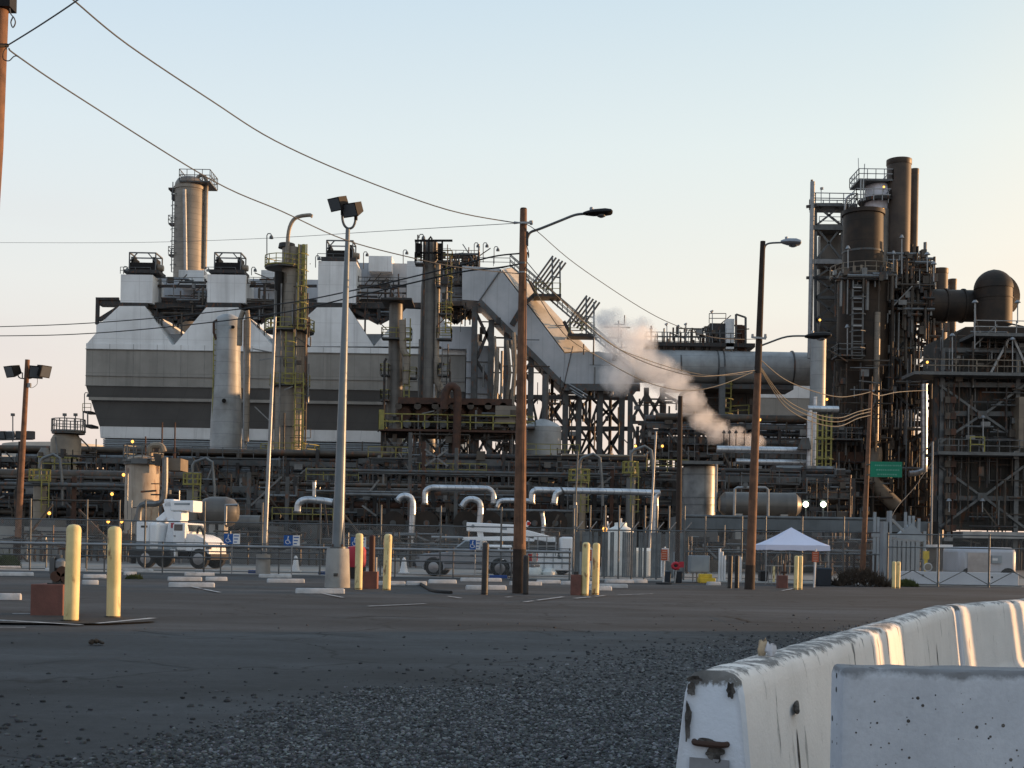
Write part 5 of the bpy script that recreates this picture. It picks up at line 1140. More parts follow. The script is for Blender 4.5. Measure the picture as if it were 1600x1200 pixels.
for k in range(6):
    t.part('elbow_rib', G().tube([P(1556+(27+k*1.6)*math.cos(a_*.16-.75), 462-(31+k*.6)*math.sin(a_*.16-.75), d+1.2+k*.55) for a_ in range(13)], .22, 8), M['tower_dark'])
t.part('flange_ring', G().cyl((xe, d, Z(1552, 468, d)), (xe, d, Z(1552, 466, d)), rr*1.03, None, 36), M['tower_dark'])

# furnace block at the far right
d = 124; t = T('furnace', 'big dark furnace block with diagonal braces and railed walkways at the right edge', 'furnace', (X(1560, 700, d), d, 0))
x0, x1 = X(1490, 700, d), X(1720, 700, d)
t.part('firebox_casing', G().box(x0, x1, d, d+4, Z(1560, 828, d), Z(1560, 590, d)), M['furnace']); t.part('upper_casing', G().box(X(1468, 550, d), x1, d+1, d+5, Z(1560, 590, d), Z(1560, 530, d)), M['furnace'])
g = G(); a_ = [P(1480, 530, d+2), P(1720, 530, d+2)]; t.part('sloping_hood', G().poly([(P(1490, 531, d).x, P(1490, 531, d).z), (P(1520, 505, d).x, P(1520, 505, d).z), (P(1720, 505, d).x, P(1720, 503, d).z), (P(1720, 531, d).x, P(1720, 531, d).z)][::-1], d+2, d+6), M['tower_dark'])
cx_ = [1462, 1469, 1587, 1700]
for px in (1461, 1470, 1588, 1700): t.part('steel_column', G().beam((X(px, 700, d-1.5), d-1.5, 0), (X(px, 700, d-1.5), d-1.5, Z(px, 545, d-1.5)), .42), M['dark_steel' if px < 1470 else 'galv_dark'])
for y in (588, 646, 778, 601, 547): t.part('girder', G().beam(P(1460, y, d-1.5), P(1720, y+2, d-1.5), .3, .45), M['grey_steel'])
for c0, c1, c2 in ((588, 648, 706), (714, 776, 838)):
    for sx_, ex in ((1468, 1534), (1600, 1536), (1600, 1666), (1720, 1668)):
        for yy in (c0+14, c2-14):
            t.part('diagonal_brace', G().beam(P(sx_, yy, d-1.8), P(ex, c1, d-1.8), .22), M['galv_dark'])
    t.part('gusset_plate', nb(1528, c1-6, 1542, c1+6, d-2, .15), M['grey_steel'])
for sx_, sy, ex, ey in ((1577, 528, 1545, 588), (1583, 528, 1610, 588)): t.part('diagonal_brace', G().beam(P(sx_, sy, d-1.8), P(ex, ey, d-1.8), .2), M['galv'])
def walk(px0, px1, py, dd, dep, m_='tank_tan', gap=None):
    t.part('walkway_deck', nb(px0, py-1, px1, py+4, dd, dep), M['galv_dark']); t.part('walkway_railing', RL(G(), px0, px1, py-1, dd, h=1.15, w=.075, step=1.9), M[m_])
walk(1522, 1720, 522, d-3, 4, 'galv'); walk(1429, 1720, 583, d-3.5, 4); walk(1466, 1720, 708, d-3.5, 4, 'galv_dark'); t.part('yellow_gate', RL(G(), 1516, 1538, 706, d-3.7, h=1.4, w=.09, step=2), M['yellow_rail'])
for px, a, b in ((1488, 582, 522), (1582, 582, 528), (1536, 706, 650), (1535, 800, 780), (1483, 800, 780), (1524, 505, 470), (1590, 505, 470), (1459, 440, 410), (1449, 425, 395), (1523, 545, 470)): t.part('walkway_light', G().beam(P(px, a, d-3.2), P(px, b, d-3.2), .08).cyl(P(px, b+3, d-3.2), P(px, b-1, d-3.2), .3, .12, 8), M['galv'])
for px in (1480, 1489): 
    g = G()
    for i in range(9): g.cbox(P(px, 625+i*25, d-2.3), (.5, .4, .6))
    VC(g, px, 600, 840, 3, d-2, 8); t.part('burner_piping', g, M['rust_steel' if px == 1489 else 'brown_pipe'])
add_clutter(t, 1466, 510, 1620, 590, d-2, d, 110, 99, horiz=.4, thick=(.06, .2)); add_clutter(t, 1470, 600, 1620, 850, d-2.4, d-1, 170, 94, horiz=.35, thick=(.06, .2)); t.part('dark_pier', nb(1455, 815, 1466, 880, d-6, 1), M['lampblack'])
for px in (1505, 1530, 1560, 1590):
    for y in (655, 735, 795): t.part('casing_panel', nb(px-12, y-20, px+10, y+18, d-.14, .16), M['furnace'])
t.part('grade_slab', G().box(x0, x1, d-3, d+2, Z(1560, 842, d), Z(1560, 832, d)), M['conc']); t.part('undercroft', G().box(x0, x1, d+1, d+3, 0, Z(1560, 842, d)), M['lampblack'])
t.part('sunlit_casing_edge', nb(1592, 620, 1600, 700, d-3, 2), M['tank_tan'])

# ---- 9. steam
d = 128; path = [P(1176, 690, d), P(1150, 683, d), P(1120, 672, d), P(1100, 655, d), P(1080, 625, d), P(1052, 600, d), P(1020, 580, d), P(990, 555, d), P(965, 530, d), P(950, 505, d)]
rad = [1.1, 1.25, 1.4, 1.5, 1.7, 2.0, 2.4, 2.7, 2.6, 1.8]
sp_p = spline(path, 3); sp_r = list(np.interp(np.arange(len(sp_p))/3.0, np.arange(len(rad)), rad))
g = G().tube([sp_p[0]+V((2, 0, -1))]+sp_p+[sp_p[-1]+V((-2, 0, 3.5))], [1.5]+[r_*1.6+.9 for r_ in sp_r]+[2.5], 14)
mt = bpy.data.materials.new('steam_volume'); mt.use_nodes = True; n, l = mt.node_tree.nodes, mt.node_tree.links; n.remove(n['Principled BSDF'])
pvn = n.new('ShaderNodeVolumePrincipled'); l.new(pvn.outputs[0], n['Material Output'].inputs['Volume']); pvn.inputs['Color'].default_value = (1.0,.995,.99,1); pvn.inputs['Anisotropy'].default_value = .15
to = n.new('ShaderNodeTexCoord').outputs['Object']
# density: distance to a few puffs along the axis, broken by noise
def mth(op, a, b=None):
    k = n.new('ShaderNodeMath'); k.operation = op
    for i, v in enumerate((a, b)):
        if v is None: continue
        if isinstance(v, (int, float)): k.inputs[i].default_value = v
        else: l.new(v, k.inputs[i])
    return k.outputs[0]
nzv = n.new('ShaderNodeTexNoise'); nzv.inputs['Scale'].default_value = .62; nzv.inputs['Detail'].default_value = 5; nzv.inputs['Roughness'].default_value = .55; l.new(to, nzv.inputs['Vector'])
wv = n.new('ShaderNodeVectorMath'); wv.operation = 'MULTIPLY_ADD'; l.new(nzv.outputs['Color'], wv.inputs[0]); wv.inputs[1].default_value = (2.0, 2.0, 2.0); l.new(to, wv.inputs[2])
acc = None; c_st = path[4]
for p_, r_ in list(zip(path, rad))+[(path[7]+V((-1.5, 0, -2.2)), 2.0), (path[8]+V((2.2, 0, .3)), 2.0)]:
    dn = n.new('ShaderNodeVectorMath'); dn.operation = 'DISTANCE'; l.new(wv.outputs[0], dn.inputs[0]); q_ = p_-c_st; dn.inputs[1].default_value = (q_.x+1.0, q_.y+1.0, q_.z+1.0)
    vv = mth('SUBTRACT', 1.0, mth('DIVIDE', dn.outputs['Value'], r_)); vv = mth('MAXIMUM', vv, 0.0); vv = mth('MULTIPLY', mth('MINIMUM', mth('MULTIPLY', vv, 1.9), 1.0), 3.2/ (r_**1.45))
    acc = vv if acc is None else mth('MAXIMUM', acc, vv)
nf = n.new('ShaderNodeTexNoise'); nf.inputs['Scale'].default_value = .8; nf.inputs['Detail'].default_value = 6; nf.inputs['Roughness'].default_value = .6; l.new(to, nf.inputs['Vector'])
er = n.new('ShaderNodeMapRange'); l.new(nf.outputs['Fac'], er.inputs[0]); er.inputs[1].default_value = .36; er.inputs[2].default_value = .62; er.inputs[3].default_value = .12; er.inputs[4].default_value = 1.5
l.new(mth('MULTIPLY', acc, er.outputs[0]), pvn.inputs['Density'])
so = link('steam_plume', g, mt, c_st); so.location = c_st; so['label'] = 'drifting plume of white steam rising to the left between the duct and the wooden poles'; so['category'] = 'steam'
t = T('steam_outlet', 'row of small vent pipes blowing the steam beside the right wooden pole', 'vent', (X(1160, 700, 128), 128, 0))
for px in (1131, 1140, 1150, 1163): t.part('vent_pipe', VC(G(), px, 672, 700, 1.6, 127, 8).cyl(P(px, 677, 127), P(px, 673, 127), .2, .1, 8), M['dark_steel'])
t.part('header_pipe', HC(G(), 1120, 1180, 701, 4, 127), M['galv_dark'])

# ---- 10. small lit lamps in the plant
def lamp(px, py, d, lab, big=False):
    t = T('area_lamp', lab, 'lamp', P(px, py, d), 'small lit lamps in the plant'); r_ = .12 if not big else .2
    t.part('lens', G().rev(P(px, py, d), [(r_*.2, -r_), (r_*.8, -r_*.6), (r_, 0), (r_*.8, r_*.6), (r_*.2, r_)], 12), M['amber'] if not big else M['whitelamp'])
    t.part('bracket', G().beam(P(px, py, d+.3)+V((0, 0, r_)), P(px, py, d+.3)+V((0, 0, -r_*5)), .07).cbox(P(px, py, d+.25)+V((0, 0, r_*1.2)), (r_*2, r_, .1)), M['galv_dark'])
for px, py, dd, lab in ((207, 690, 103, 'amber lamp high on the left above the sunlit stubby vessel'), (247, 739, 100, 'amber lamp on the right flank of the sunlit stubby vessel'), (175, 772, 95, 'orange lamp left of the sunlit vessel, above the fence'),
    (77, 802, 92, 'yellow lamp low at the left between fence posts'), (169, 815, 90, 'left one of two close lamps just over the left yellow bollards'), (190, 815, 90, 'right one of two close lamps just over the left yellow bollards'),
    (193, 742, 96, 'faint amber lamp left of the stubby vessel'), (1187, 656, 110, 'orange lamp just right of the right wooden pole'), (1281, 500, 130, 'red amber lamp on the grey lattice tower'), (1292, 624, 125, 'amber lamp above the silver tube head'),
    (945, 827, 60, 'amber lamp left of the white plastic tank'), (993, 697, 120, 'yellow lamp left in the trestle under the steam'), (1035, 697, 120, 'yellow lamp right in the trestle under the steam'), (1381, 292, 143, 'small lit lamp beside the white dome'), (1380, 327, 143, 'lit lamp under the white dome by the tallest stack'), (1449, 566, 120, 'amber lamp on the left end of the furnace walkway')):
    lamp(px, py, dd, lab)
lamp(1259, 788, 84, 'left one of two bright greenish white work lights', True); lamp(1286.5, 788, 84, 'right one of two bright greenish white work lights', True)
# ================================================================== LOT FURNITURE
def lean_pole(t, name, b, tp, r0, r1, m_, n=14):
    g = G().tube([b, b.lerp(tp, .33), b.lerp(tp, .66), tp], [r0, r0+(r1-r0)*.33, r0+(r1-r0)*.66, r1], n); return t.part(name, g, M[m_])
def cobra(t, pts, d, head, m_='lampblack', arm='galv_dark', r=.035):
    t.part('lamp_arm', G().tube([P(*p, d) for p in pts], r, 8, 4), M[arm]); (x0, y0), (x1, y1) = head
    a, b = P(x0, y0, d), P(x1, y1, d); L = b-a; hw = S(7.2, d)
    secs = [(0, .35, .35), (.12, .6, .6), (.35, .95, .9), (.75, 1, 1), (.95, .9, .75), (1.0, .6, .4)]; g = G(); vs = []; K = 10
    for s_, w, h in secs:
        for k in range(K):
            th = 6.2832*k/K; zz_ = math.sin(th)*hw*h*(.95 if math.sin(th) > 0 else .65); vs.append(a+L*s_+V((0, math.cos(th)*hw*1.5*w, zz_)))
    fs = [(j*K+k, j*K+(k+1) % K, (j+1)*K+(k+1) % K, (j+1)*K+k) for j in range(len(secs)-1) for k in range(K)]+[tuple(range(K))[::-1], tuple(range((len(secs)-1)*K, len(secs)*K))]
    t.part('lamp_head', g.add(vs, fs), M[m_]); mid = a+L*.62
    t.part('lamp_lens', G().rev(mid+V((0, 0, -hw*.75)), [(hw*.4, -.03), (hw*.9, .0), (hw*1.0, .05)], 14), M['glasslens']); t.part('photocell', G().rev(a+L*.28+V((0, 0, hw*.55)), [(.05, 0), (.05, .08), (.03, .1)], 10), M['lampgrey'])
# big wooden pole in the centre
d = GP(811, 927).y; b = GP(811, 927); tp = P(818, 327, d)
t = T('utility_pole', 'tall reddish wooden pole with dark cobra lamp in the centre of the lot', 'utility pole', b)
lean_pole(t, 'pole_shaft', b-V((0, 0, .1)), tp, S(10.5, d), S(5.4, d), 'wood'); t.part('tarred_base', G().tube([b-V((0, 0, .1)), b.lerp(tp, .06), b.lerp(tp, .115)], [S(11, d), S(10.6, d), S(10.3, d)], 14), M['wood_dark'])
t.part('pole_cap', G().cyl(tp, tp+V((0, 0, .03)), S(5.6, d), S(4.8, d), 14), M['wood_dark'])
cobra(t, ((824, 372), (829, 363), (845, 357), (875, 345), (898, 336), (913, 334)), d, ((911, 334), (957, 332)))
g = G().beam(P(812, 348, d-.15), P(832, 348, d-.15), .05); g.cyl(P(803, 348, d-.1), P(812, 348, d-.1), .04, .02, 8); g.cyl(P(830, 345, d-.1), P(830, 351, d-.1), .05, .04, 8); t.part('insulator', g, M['galv'])
t.part('arm_bracket', G().beam(P(822, 362, d), P(822, 384, d), .1, .12), M['dark_steel']); t.part('steel_band', G().cyl(P(816.5, 427, d), P(816.5, 425, d), S(6.8, d), None, 14), M['galv']); t.part('steel_band', G().cyl(P(816.6, 413, d), P(816.6, 410, d), S(6.6, d), None, 14), M['galv_dark'])
t.part('drop_cable', G().tube([P(823, 384, d-.1), P(826, 395, d-.1), P(826, 403, d-.1), P(823, 408, d-.1), P(820, 600, d-.3), P(816, 850, d-.35)], .012, 6, 4), M['wire'])
# right wooden pole, sunlit lower half put into the split of wood tones
d = GP(1172, 921).y; b = GP(1171, 921); tp = P(1192, 377, d); DR = d
t = T('utility_pole', 'right wooden pole with pale grey cobra lamp, dark above and orange below', 'utility pole', b)
mid_ = b.lerp(tp, .62); t.part('pole_shaft', G().tube([b-V((0, 0, .1)), b.lerp(tp, .3), mid_], [S(7.6, d), S(6.6, d), S(5.4, d)], 14), M['wood']); t.part('dark_upper_shaft', G().tube([mid_, b.lerp(tp, .8), tp], [S(5.5, d), S(4.8, d), S(4.0, d)], 14), M['wood_dark']); t.part('tarred_base', G().tube([b-V((0, 0, .1)), b.lerp(tp, .07)], [S(8, d), S(7.7, d)], 14), M['wood_dark'])
cobra(t, ((1194, 392), (1196, 384), (1203, 380), (1224, 379)), d, ((1220, 378), (1251, 380)), 'lampgrey', r=.03)
cobra(t, ((1187, 541), (1200, 536), (1230, 526), (1262, 525)), d, ((1258, 526), (1298, 525)), 'lampblack', r=.03)
t.part('crossarm', G().beam(P(1176, 527, d-.15), P(1197, 529, d-.15), .06), M['galv']); 
for px in (1176, 1196): t.part('insulator', G().cyl(P(px, 528, d-.15), P(px, 522, d-.15), .05, .04, 8), M['galv'])
# dark wooden pole beside the banded tank
d = 60; b = V((X(1059, 902, d), d, 0)); tp = P(1063, 619, d); t = T('utility_pole', 'dark weathered wooden pole without lamp, left of the banded tank', 'utility pole', b); lean_pole(t, 'pole_shaft', b, tp, S(5, d), S(3.6, d), 'wood_dark')
# orange pole with green sign
d = 52; b = V((X(1347, 905, d), d, 0)); tp = P(1361, 601, d); t = T('utility_pole', 'thin orange sunlit wooden pole beside the green sign', 'utility pole', b); lean_pole(t, 'pole_shaft', b, tp, S(4.6, d), S(2.7, d), 'wood'); t.part('insulator', G().cyl(P(1360, 611, d), P(1366, 611, d), .05, None, 8), M['galv'])
g = G(); c0, c1 = P(1360, 721, d-.25), P(1409, 746, d-.25); g.box(c0.x, c1.x, d-.28, d-.24, c1.z, c0.z)
ts = T('hanging_sign', 'plain green rectangular sign mounted between the orange pole and a guyed post', 'sign', (c0.x, d-.26, c1.z)); ts.part('sign_panel', g, M['green_sign']); M['green_text'] = mat('green_sign_lettering', (.11,.36,.27), .5)
g = G()
for r_i, (a, bb) in enumerate(((1364, 1404), (1366, 1402), (1368, 1398))):
    px = a
    while px < bb: w = rnd.uniform(1.2, 3.4); g.box(X(px, 730, d), X(px+w, 730, d), d-.287, d-.281, Z(1385, 727+r_i*7+2.2, d), Z(1385, 727+r_i*7, d)); px += w+.9
ts.part('faded_lettering', g, M['green_text']); ts.part('sign_bracket', G().beam(P(1354, 726, d-.1), P(1362, 726, d-.1), .05).beam(P(1354, 742, d-.1), P(1362, 742, d-.1), .05), M['galv_dark'])
# left floodlight pole
def flood(t, c, w, h, dep, yaw, pitch, m_='lampblack'):
    w *= 1.25; h *= 1.25; dep *= 1.2; R = Matrix.Rotation(yaw, 3, 'Z') @ Matrix.Rotation(pitch, 3, 'X'); g = G(); f = [(-w/2,-dep/2,-h/2),(w/2,-dep/2,-h/2),(w/2,-dep/2,h/2),(-w/2,-dep/2,h/2)]; k = .72; bk = [(-w/2*k,dep/2,-h/2*k),(w/2*k,dep/2,-h/2*k),(w/2*k,dep/2,h/2*k),(-w/2*k,dep/2,h/2*k)]
    g.loft([c+R @ V(q) for q in f], [c+R @ V(q) for q in bk]); o = t.part('flood_head', g, M[m_])
    g2 = G(); q4 = [c+R @ V((a*w*.44, -dep/2-.008, b_*h*.42)) for a, b_ in ((-1,-1),(1,-1),(1,1),(-1,1))]; q5 = [c+R @ V((a*w*.44, -dep/2+.004, b_*h*.42)) for a, b_ in ((-1,-1),(1,-1),(1,1),(-1,1))]; g2.loft(q4, q5); t.part('flood_lens', g2, M['glasslens'], parent=o); return o
d = 60; b = V((X(25.5, 885, d), d, 0)); tp = P(43, 562, d); t = T('floodlight_pole', 'wooden pole with two black floodlights at the left edge', 'light pole', b)
lean_pole(t, 'pole_shaft', b, tp, S(5.2, d), S(3.6, d), 'wood'); t.part('tarred_base', G().tube([b, b.lerp(tp, .14)], [S(5.5, d), S(5.2, d)], 12), M['wood_dark'])
flood(t, P(21, 579, d-.2), .52, .44, .4, math.radians(-35), math.radians(20)); flood(t, P(55, 580, d-.2), .5, .48, .4, math.radians(30), math.radians(18)); flood(t, P(67, 579, d-.2), .46, .46, .35, math.radians(60), math.radians(18))
t.part('bracket', G().tube([P(28, 586, d), P(32, 591, d), P(48, 591, d), P(56, 587, d)], .03, 6, 3).beam(P(35, 582, d), P(35, 591, d), .04), M['galv_dark']); t.part('junction_box', G().cbox(P(46, 602, d-.1), (.14, .12, .2)), M['galv'])
t.part('drop_loop', G().tube([P(58, 588, d), P(58, 600, d), P(50, 606, d), P(45, 604, d)], .012, 6, 3), M['wire_grey'])
d = 95; b = V((X(26, 840, d), d, 0)); tp = P(33, 690, d); t = T('floodlight_pole', 'distant wooden pole carrying a row of four floodlights, low at the left edge', 'light pole', b); lean_pole(t, 'pole_shaft', b, tp, S(5, d), S(4, d), 'wood_dark')
t.part('crossarm', G().beam(P(-4, 687, d), P(52, 686, d), .12), M['galv_dark'])
for px, m_ in ((4, 'lampblack'), (17, 'lampgrey'), (31, 'lampblack'), (48, 'lampblack')): flood(t, P(px, 679, d), .5, .48, .35, math.radians(20 if px > 20 else -10), math.radians(20), m_)
# steel pole with two floods on a concrete base
b = GP(527, 918); d = b.y; zc = Z(527, 857, d); foot = V((X(528, 857, d), d, zc)); tp = P(543.5, 358, d)
t = T('floodlight_pole', 'tall grey steel pole with two tilted black floodlights on a tapered concrete base', 'light pole', b)
g = G().rev((b.x, d, 0), [(S(20, d), -.05), (S(19.5, d), .25), (S(17.5, d), zc-.03), (S(16.8, d), zc)], 28); t.part('concrete_base', g, M['conc']); t.part('base_plate', G().cyl(foot, foot+V((0, 0, .05)), S(13, d), None, 16), M['galv_dark'])
g = G()
for k in range(4): a = .785+k*1.5708; g.cyl(foot+V((math.cos(a)*.18, math.sin(a)*.18, 0)), foot+V((math.cos(a)*.18, math.sin(a)*.18, .12)), .02, None, 6)
t.part('anchor_bolt', g, M['rust_steel']); M['steel_pole'] = mat('painted_steel_pole', (.17,.20,.225), .4, .2, col2=(.14,.165,.185), scale=2, streak=.2); lean_pole(t, 'pole_shaft', foot, tp, S(9.5, d), S(3.4, d), 'steel_pole', 18)
t.part('yoke', G().tube([P(535, 330, d), P(535, 342, d), P(538, 352, d), P(544, 357, d), P(551, 355, d), P(555, 346, d), P(556, 333, d)], .035, 8, 4), M['galv_dark']); t.part('ballast_collar', G().cyl(P(543.3, 372, d), P(543.5, 358, d), S(2.6, d), None, 10), M['dark_steel'])
flood(t, P(530, 317, d-.1), .36, .30, .32, math.radians(-38), math.radians(26)); flood(t, P(552, 326, d-.1), .40, .31, .34, math.radians(-30), math.radians(26))
t.part('knuckle', G().cyl(P(535, 336, d), P(535, 326, d), .05, None, 8).cyl(P(556, 344, d), P(556, 334, d), .05, None, 8), M['lampblack'])
t.part('conduit', G().tube([foot+V((.16, -.1, -.9)), foot+V((.17, -.1, 0)), foot+V((.15, -.05, .8))], .03, 6), M['galv'])
t.part('hand_hole', G().box(b.x-.06, b.x+.06, d-S(20, d)-.01, d-S(19, d), .33, .41), M['pocket'])
# slim white steel poles beyond the fence
d = 51; b = V((X(411, 891, d), d, 0)); t = T('steel_pole', 'slim pale steel pole leaning right, on a small concrete base left of the blue signs', 'pole', b); zc = Z(411, 866, d)
t.part('concrete_base', G().rev((b.x, d, 0), [(S(11.5, d), -.02), (S(11, d), zc)], 20), M['conc']); t.part('pole_shaft', G().tube([V((b.x+.05, d, zc-.02)), P(430, 495, d)], [S(3.6, d), S(2.2, d)], 12), M['galv'])
d = 71; t = T('steel_pole', 'thin white steel pole rising in front of the steam, left of the dark wooden pole', 'pole', V((X(1014, 850, d), d, 0))); t.part('pole_shaft', G().tube([V((X(1013, 870, d), d, 0)), P(1025, 674, d)], [S(2.2, d), S(1.5, d)], 10), M['galv'])
d = 55; t = T('steel_pole', 'dull fence corner pole left of the pair of yellow bollards', 'pole', V((X(899, 900, d), d, 0))); t.part('pole_shaft', G().tube([V((X(896, 900, d), d, 0)), P(899, 785, d)], [S(3, d), S(2.6, d)], 10), M['galv']); t.part('thin_mast', G().tube([P(899, 790, d), P(903, 705, d)], S(1.2, d), 8), M['galv_dark'])
# pole cut by the left edge
d = 20; dirx = (-14-2)/230.; b = V((X(-58, 961, d), d, 0)); t = T('utility_pole', 'sunlit wooden pole cut off by the upper left edge of the picture', 'utility pole', b)
g = G().tube([b, P(-8, 230, d), P(4, -60, d)], [.17, .125, .115], 16); t.part('pole_shaft', g, M['wood']); t.part('black_housing', G().cbox(P(6, -10, d-.02), (.3, .28, .5)), M['lampblack'])
t.part('cable_clamp', G().cyl(P(-2, 71, d-.2), P(12, 71, d-.05), .03, None, 8), M['lampblack']); t.part('cable_loop', G().tube([P(15, 13, d-.1), P(17, 22, d-.1), P(22, 28, d-.1), P(24, 36, d-.1), P(20, 43, d-.1), P(17, 35, d-.1), P(20, 27, d-.1)], .01, 6, 4), M['wire_grey']); t.part('cable_loop', G().tube([P(13, 72, d-.1), P(6, 80, d-.13), P(5, 92, d-.13), P(14, 95, d-.1), P(22, 88, d-.1), P(29, 88, d-.1)], .008, 6, 4), M['wire'])

# ---- wires
def wire(lab, pts, r, m_='wire', grp='overhead wires'):
    g = G().tube([P(*p) for p in pts], r, 6, 6); p0 = P(*pts[0]); one('overhead_wire', g, M[m_], lab, 'wire', p0, grp)
d0, d1_ = 20, GP(811, 927).y
wire('short thick cable climbing from the cut off left pole out of the picture', ((10, 72, 20), (60, 41, 19), (117, 3, 18), (160, -30, 17)), .011, 'wire_grey')
wire('long grey cable from the top left down to the top of the big wooden pole', ((100, -12, 20.5), (117, 2, 21), (200, 70, 23), (330, 157, 26), (430, 220, 28), (560, 278, 30), (700, 328, 32), (804, 348, d1_)), .014, 'wire_grey')
wire('grey cable from the left edge pole passing right of the tall tan column', ((14, 76, 20), (28, 88, 20.4), (120, 150, 22.5), (330, 281, 26), (440, 330, 28), (540, 375, 30), (645, 403, 31.5), (720, 418, 32.5), (814, 428, d1_)), .0125, 'wire_grey')
wire('thinnest wire crossing the whole left sky level with the floodlights', ((-20, 379, 70), (200, 379, 62), (400, 373, 52), (600, 361, 43), (804, 349, d1_)), .009, 'wire_grey')
wire('upper of two black cables across the white boiler house', ((-20, 511, 60), (100, 507, 56), (230, 498, 51), (430, 476, 43), (560, 452, 38), (700, 419, 35), (770, 401, 34), (813, 396, d1_)), .020)
wire('lower of two black cables across the white boiler house', ((-20, 525, 60), (100, 523, 56), (230, 514, 51), (420, 492, 43), (560, 462, 38), (640, 443, 36), (720, 425, 35), (780, 418, 34), (814, 412, d1_)), .021)
wire('thin cable sloping from the big wooden pole over open sky to the right wooden pole', ((822, 350, d1_), (840, 362, 33.8), (900, 413, 35), (1000, 480, 37), (1060, 510, 38), (1120, 528, 39), (1186, 530, DR)), .010, 'wire_grey')
wire('black sagging cable over the sloping duct and steam between the two wooden poles', ((822, 408, d1_), (860, 452, 34), (920, 510, 35.5), (980, 553, 37), (1040, 577, 38), (1100, 588, 39), (1184, 578, DR)), .013, 'wire_grey')
wire('lowest sagging cable dipping in front of the steam', ((822, 430, d1_), (880, 520, 34.5), (940, 560, 36), (1000, 593, 37), (1050, 608, 38), (1085, 610, 39), (1130, 600, 40), (1183, 578, DR)), .013, 'cable_tan')
wire('upper sagging tan cable ending at the right wooden pole', ((880, 470, 35), (950, 535, 36), (1010, 562, 37.5), (1070, 580, 39), (1120, 587, 40), (1184, 582, DR)), .012, 'cable_tan')
for i, lab in enumerate(('uppermost tan cable from the right wooden pole to the orange pole', 'second tan cable from the right wooden pole to the orange pole', 'third tan cable from the right wooden pole to the orange pole', 'lowest slack tan cable from the right wooden pole to the orange pole')):
    o_ = (0, 33, 39, 46)[i]; wire(lab, ((1186, 560+o_*.3, DR), (1225, 592+o_*.9, 44), (1270, 611+o_*1.05, 46), (1310, 620+o_, 48), (1340, 617+o_*.8, 50), (1361, 612+o_*.8, 52)), .016, 'cable_tan')
wire('cable sagging right from the orange pole toward the dark towers', ((1361, 614, 52), (1375, 618, 56), (1400, 613, 62), (1425, 611, 70), (1450, 610, 80)), .018, 'cable_tan')
wire('guy wire slanting down from the dark towers to the gate', ((1458, 720, 90), (1430, 760, 80), (1400, 795, 66), (1385, 830, 56)), .014, 'wire_grey')

# ---- bollards
def bollard(px, pb, pt, w, m_, lab, grp, base='tar'):
    b = GP(px, pb); d = b.y; h = Z(px, pt, d); r_ = S(w, d)/2; t = T('bollard', lab, 'bollard', b, grp)
    t.part('post', G().rev(b, [(r_, -.05), (r_, h-r_*.75), (r_*.92, h-r_*.4), (r_*.66, h-r_*.12), (r_*.3, h-.005), (.004, h)], 24), M[m_])
    g = G(); ring = []
    for k in range(18): a = 6.2832*k/18; q = r_*(1.25+.35*rnd.random()); ring.append((b.x+math.cos(a)*q, b.y+math.sin(a)*q, .032))
    g.add(ring+[(b.x, b.y, .05)], [(k, (k+1) % 18, 18) for k in range(18)]); t.part('tar_collar', g, M[base]); t.o.rotation_euler = (math.radians(rnd.uniform(-1, 1)), math.radians(rnd.uniform(-.3, 1.3)), 0); return t
Y_ = 'yellow bollards on the lot'
bollard(111, 972, 819, 22.5, 'yellow', 'nearest yellow bollard beside the red concrete block at the left', Y_); bollard(177, 966, 822, 21, 'yellow', 'yellow bollard right of the nearest one, standing on bare dark asphalt', Y_)
bollard(560, 921, 833, 12, 'yellow', 'yellow bollard between the steel pole base and the dark red pipe', Y_); bollard(604, 922, 834, 12.5, 'yellow', 'yellow bollard right of the dark red pipe', Y_)
bollard(913.5, 930, 847, 12, 'yellow', 'left yellow bollard of the pair in front of the slatted fence', Y_); bollard(930, 929, 848, 11.5, 'yellow', 'right yellow bollard of the pair in front of the slatted fence', Y_)
bollard(1243.5, 921, 868, 7, 'yellow', 'left yellow bollard of the tight pair below the white tent', Y_); bollard(1250, 921, 868, 7, 'yellow', 'right yellow bollard of the tight pair below the white tent', Y_)
bollard(1396.5, 919, 877, 6, 'yellow', 'left yellow bollard of the tight pair before the grey cabinets', Y_); bollard(1403, 919, 877, 6.5, 'yellow', 'right yellow bollard of the tight pair before the grey cabinets', Y_)
K_ = 'black bollards on the lot'
bollard(757, 929, 847, 10.5, 'black', 'black bollard left of the big wooden pole, in front of the pickup', K_); bollard(821, 929, 867, 9, 'black', 'black bollard touching the right side of the big wooden pole', K_); bollard(1140, 919, 867, 7, 'black', 'left black bollard of the pair left of the right wooden pole', K_); bollard(1151, 919, 867, 7, 'black', 'right black bollard of the pair left of the right wooden pole', K_)
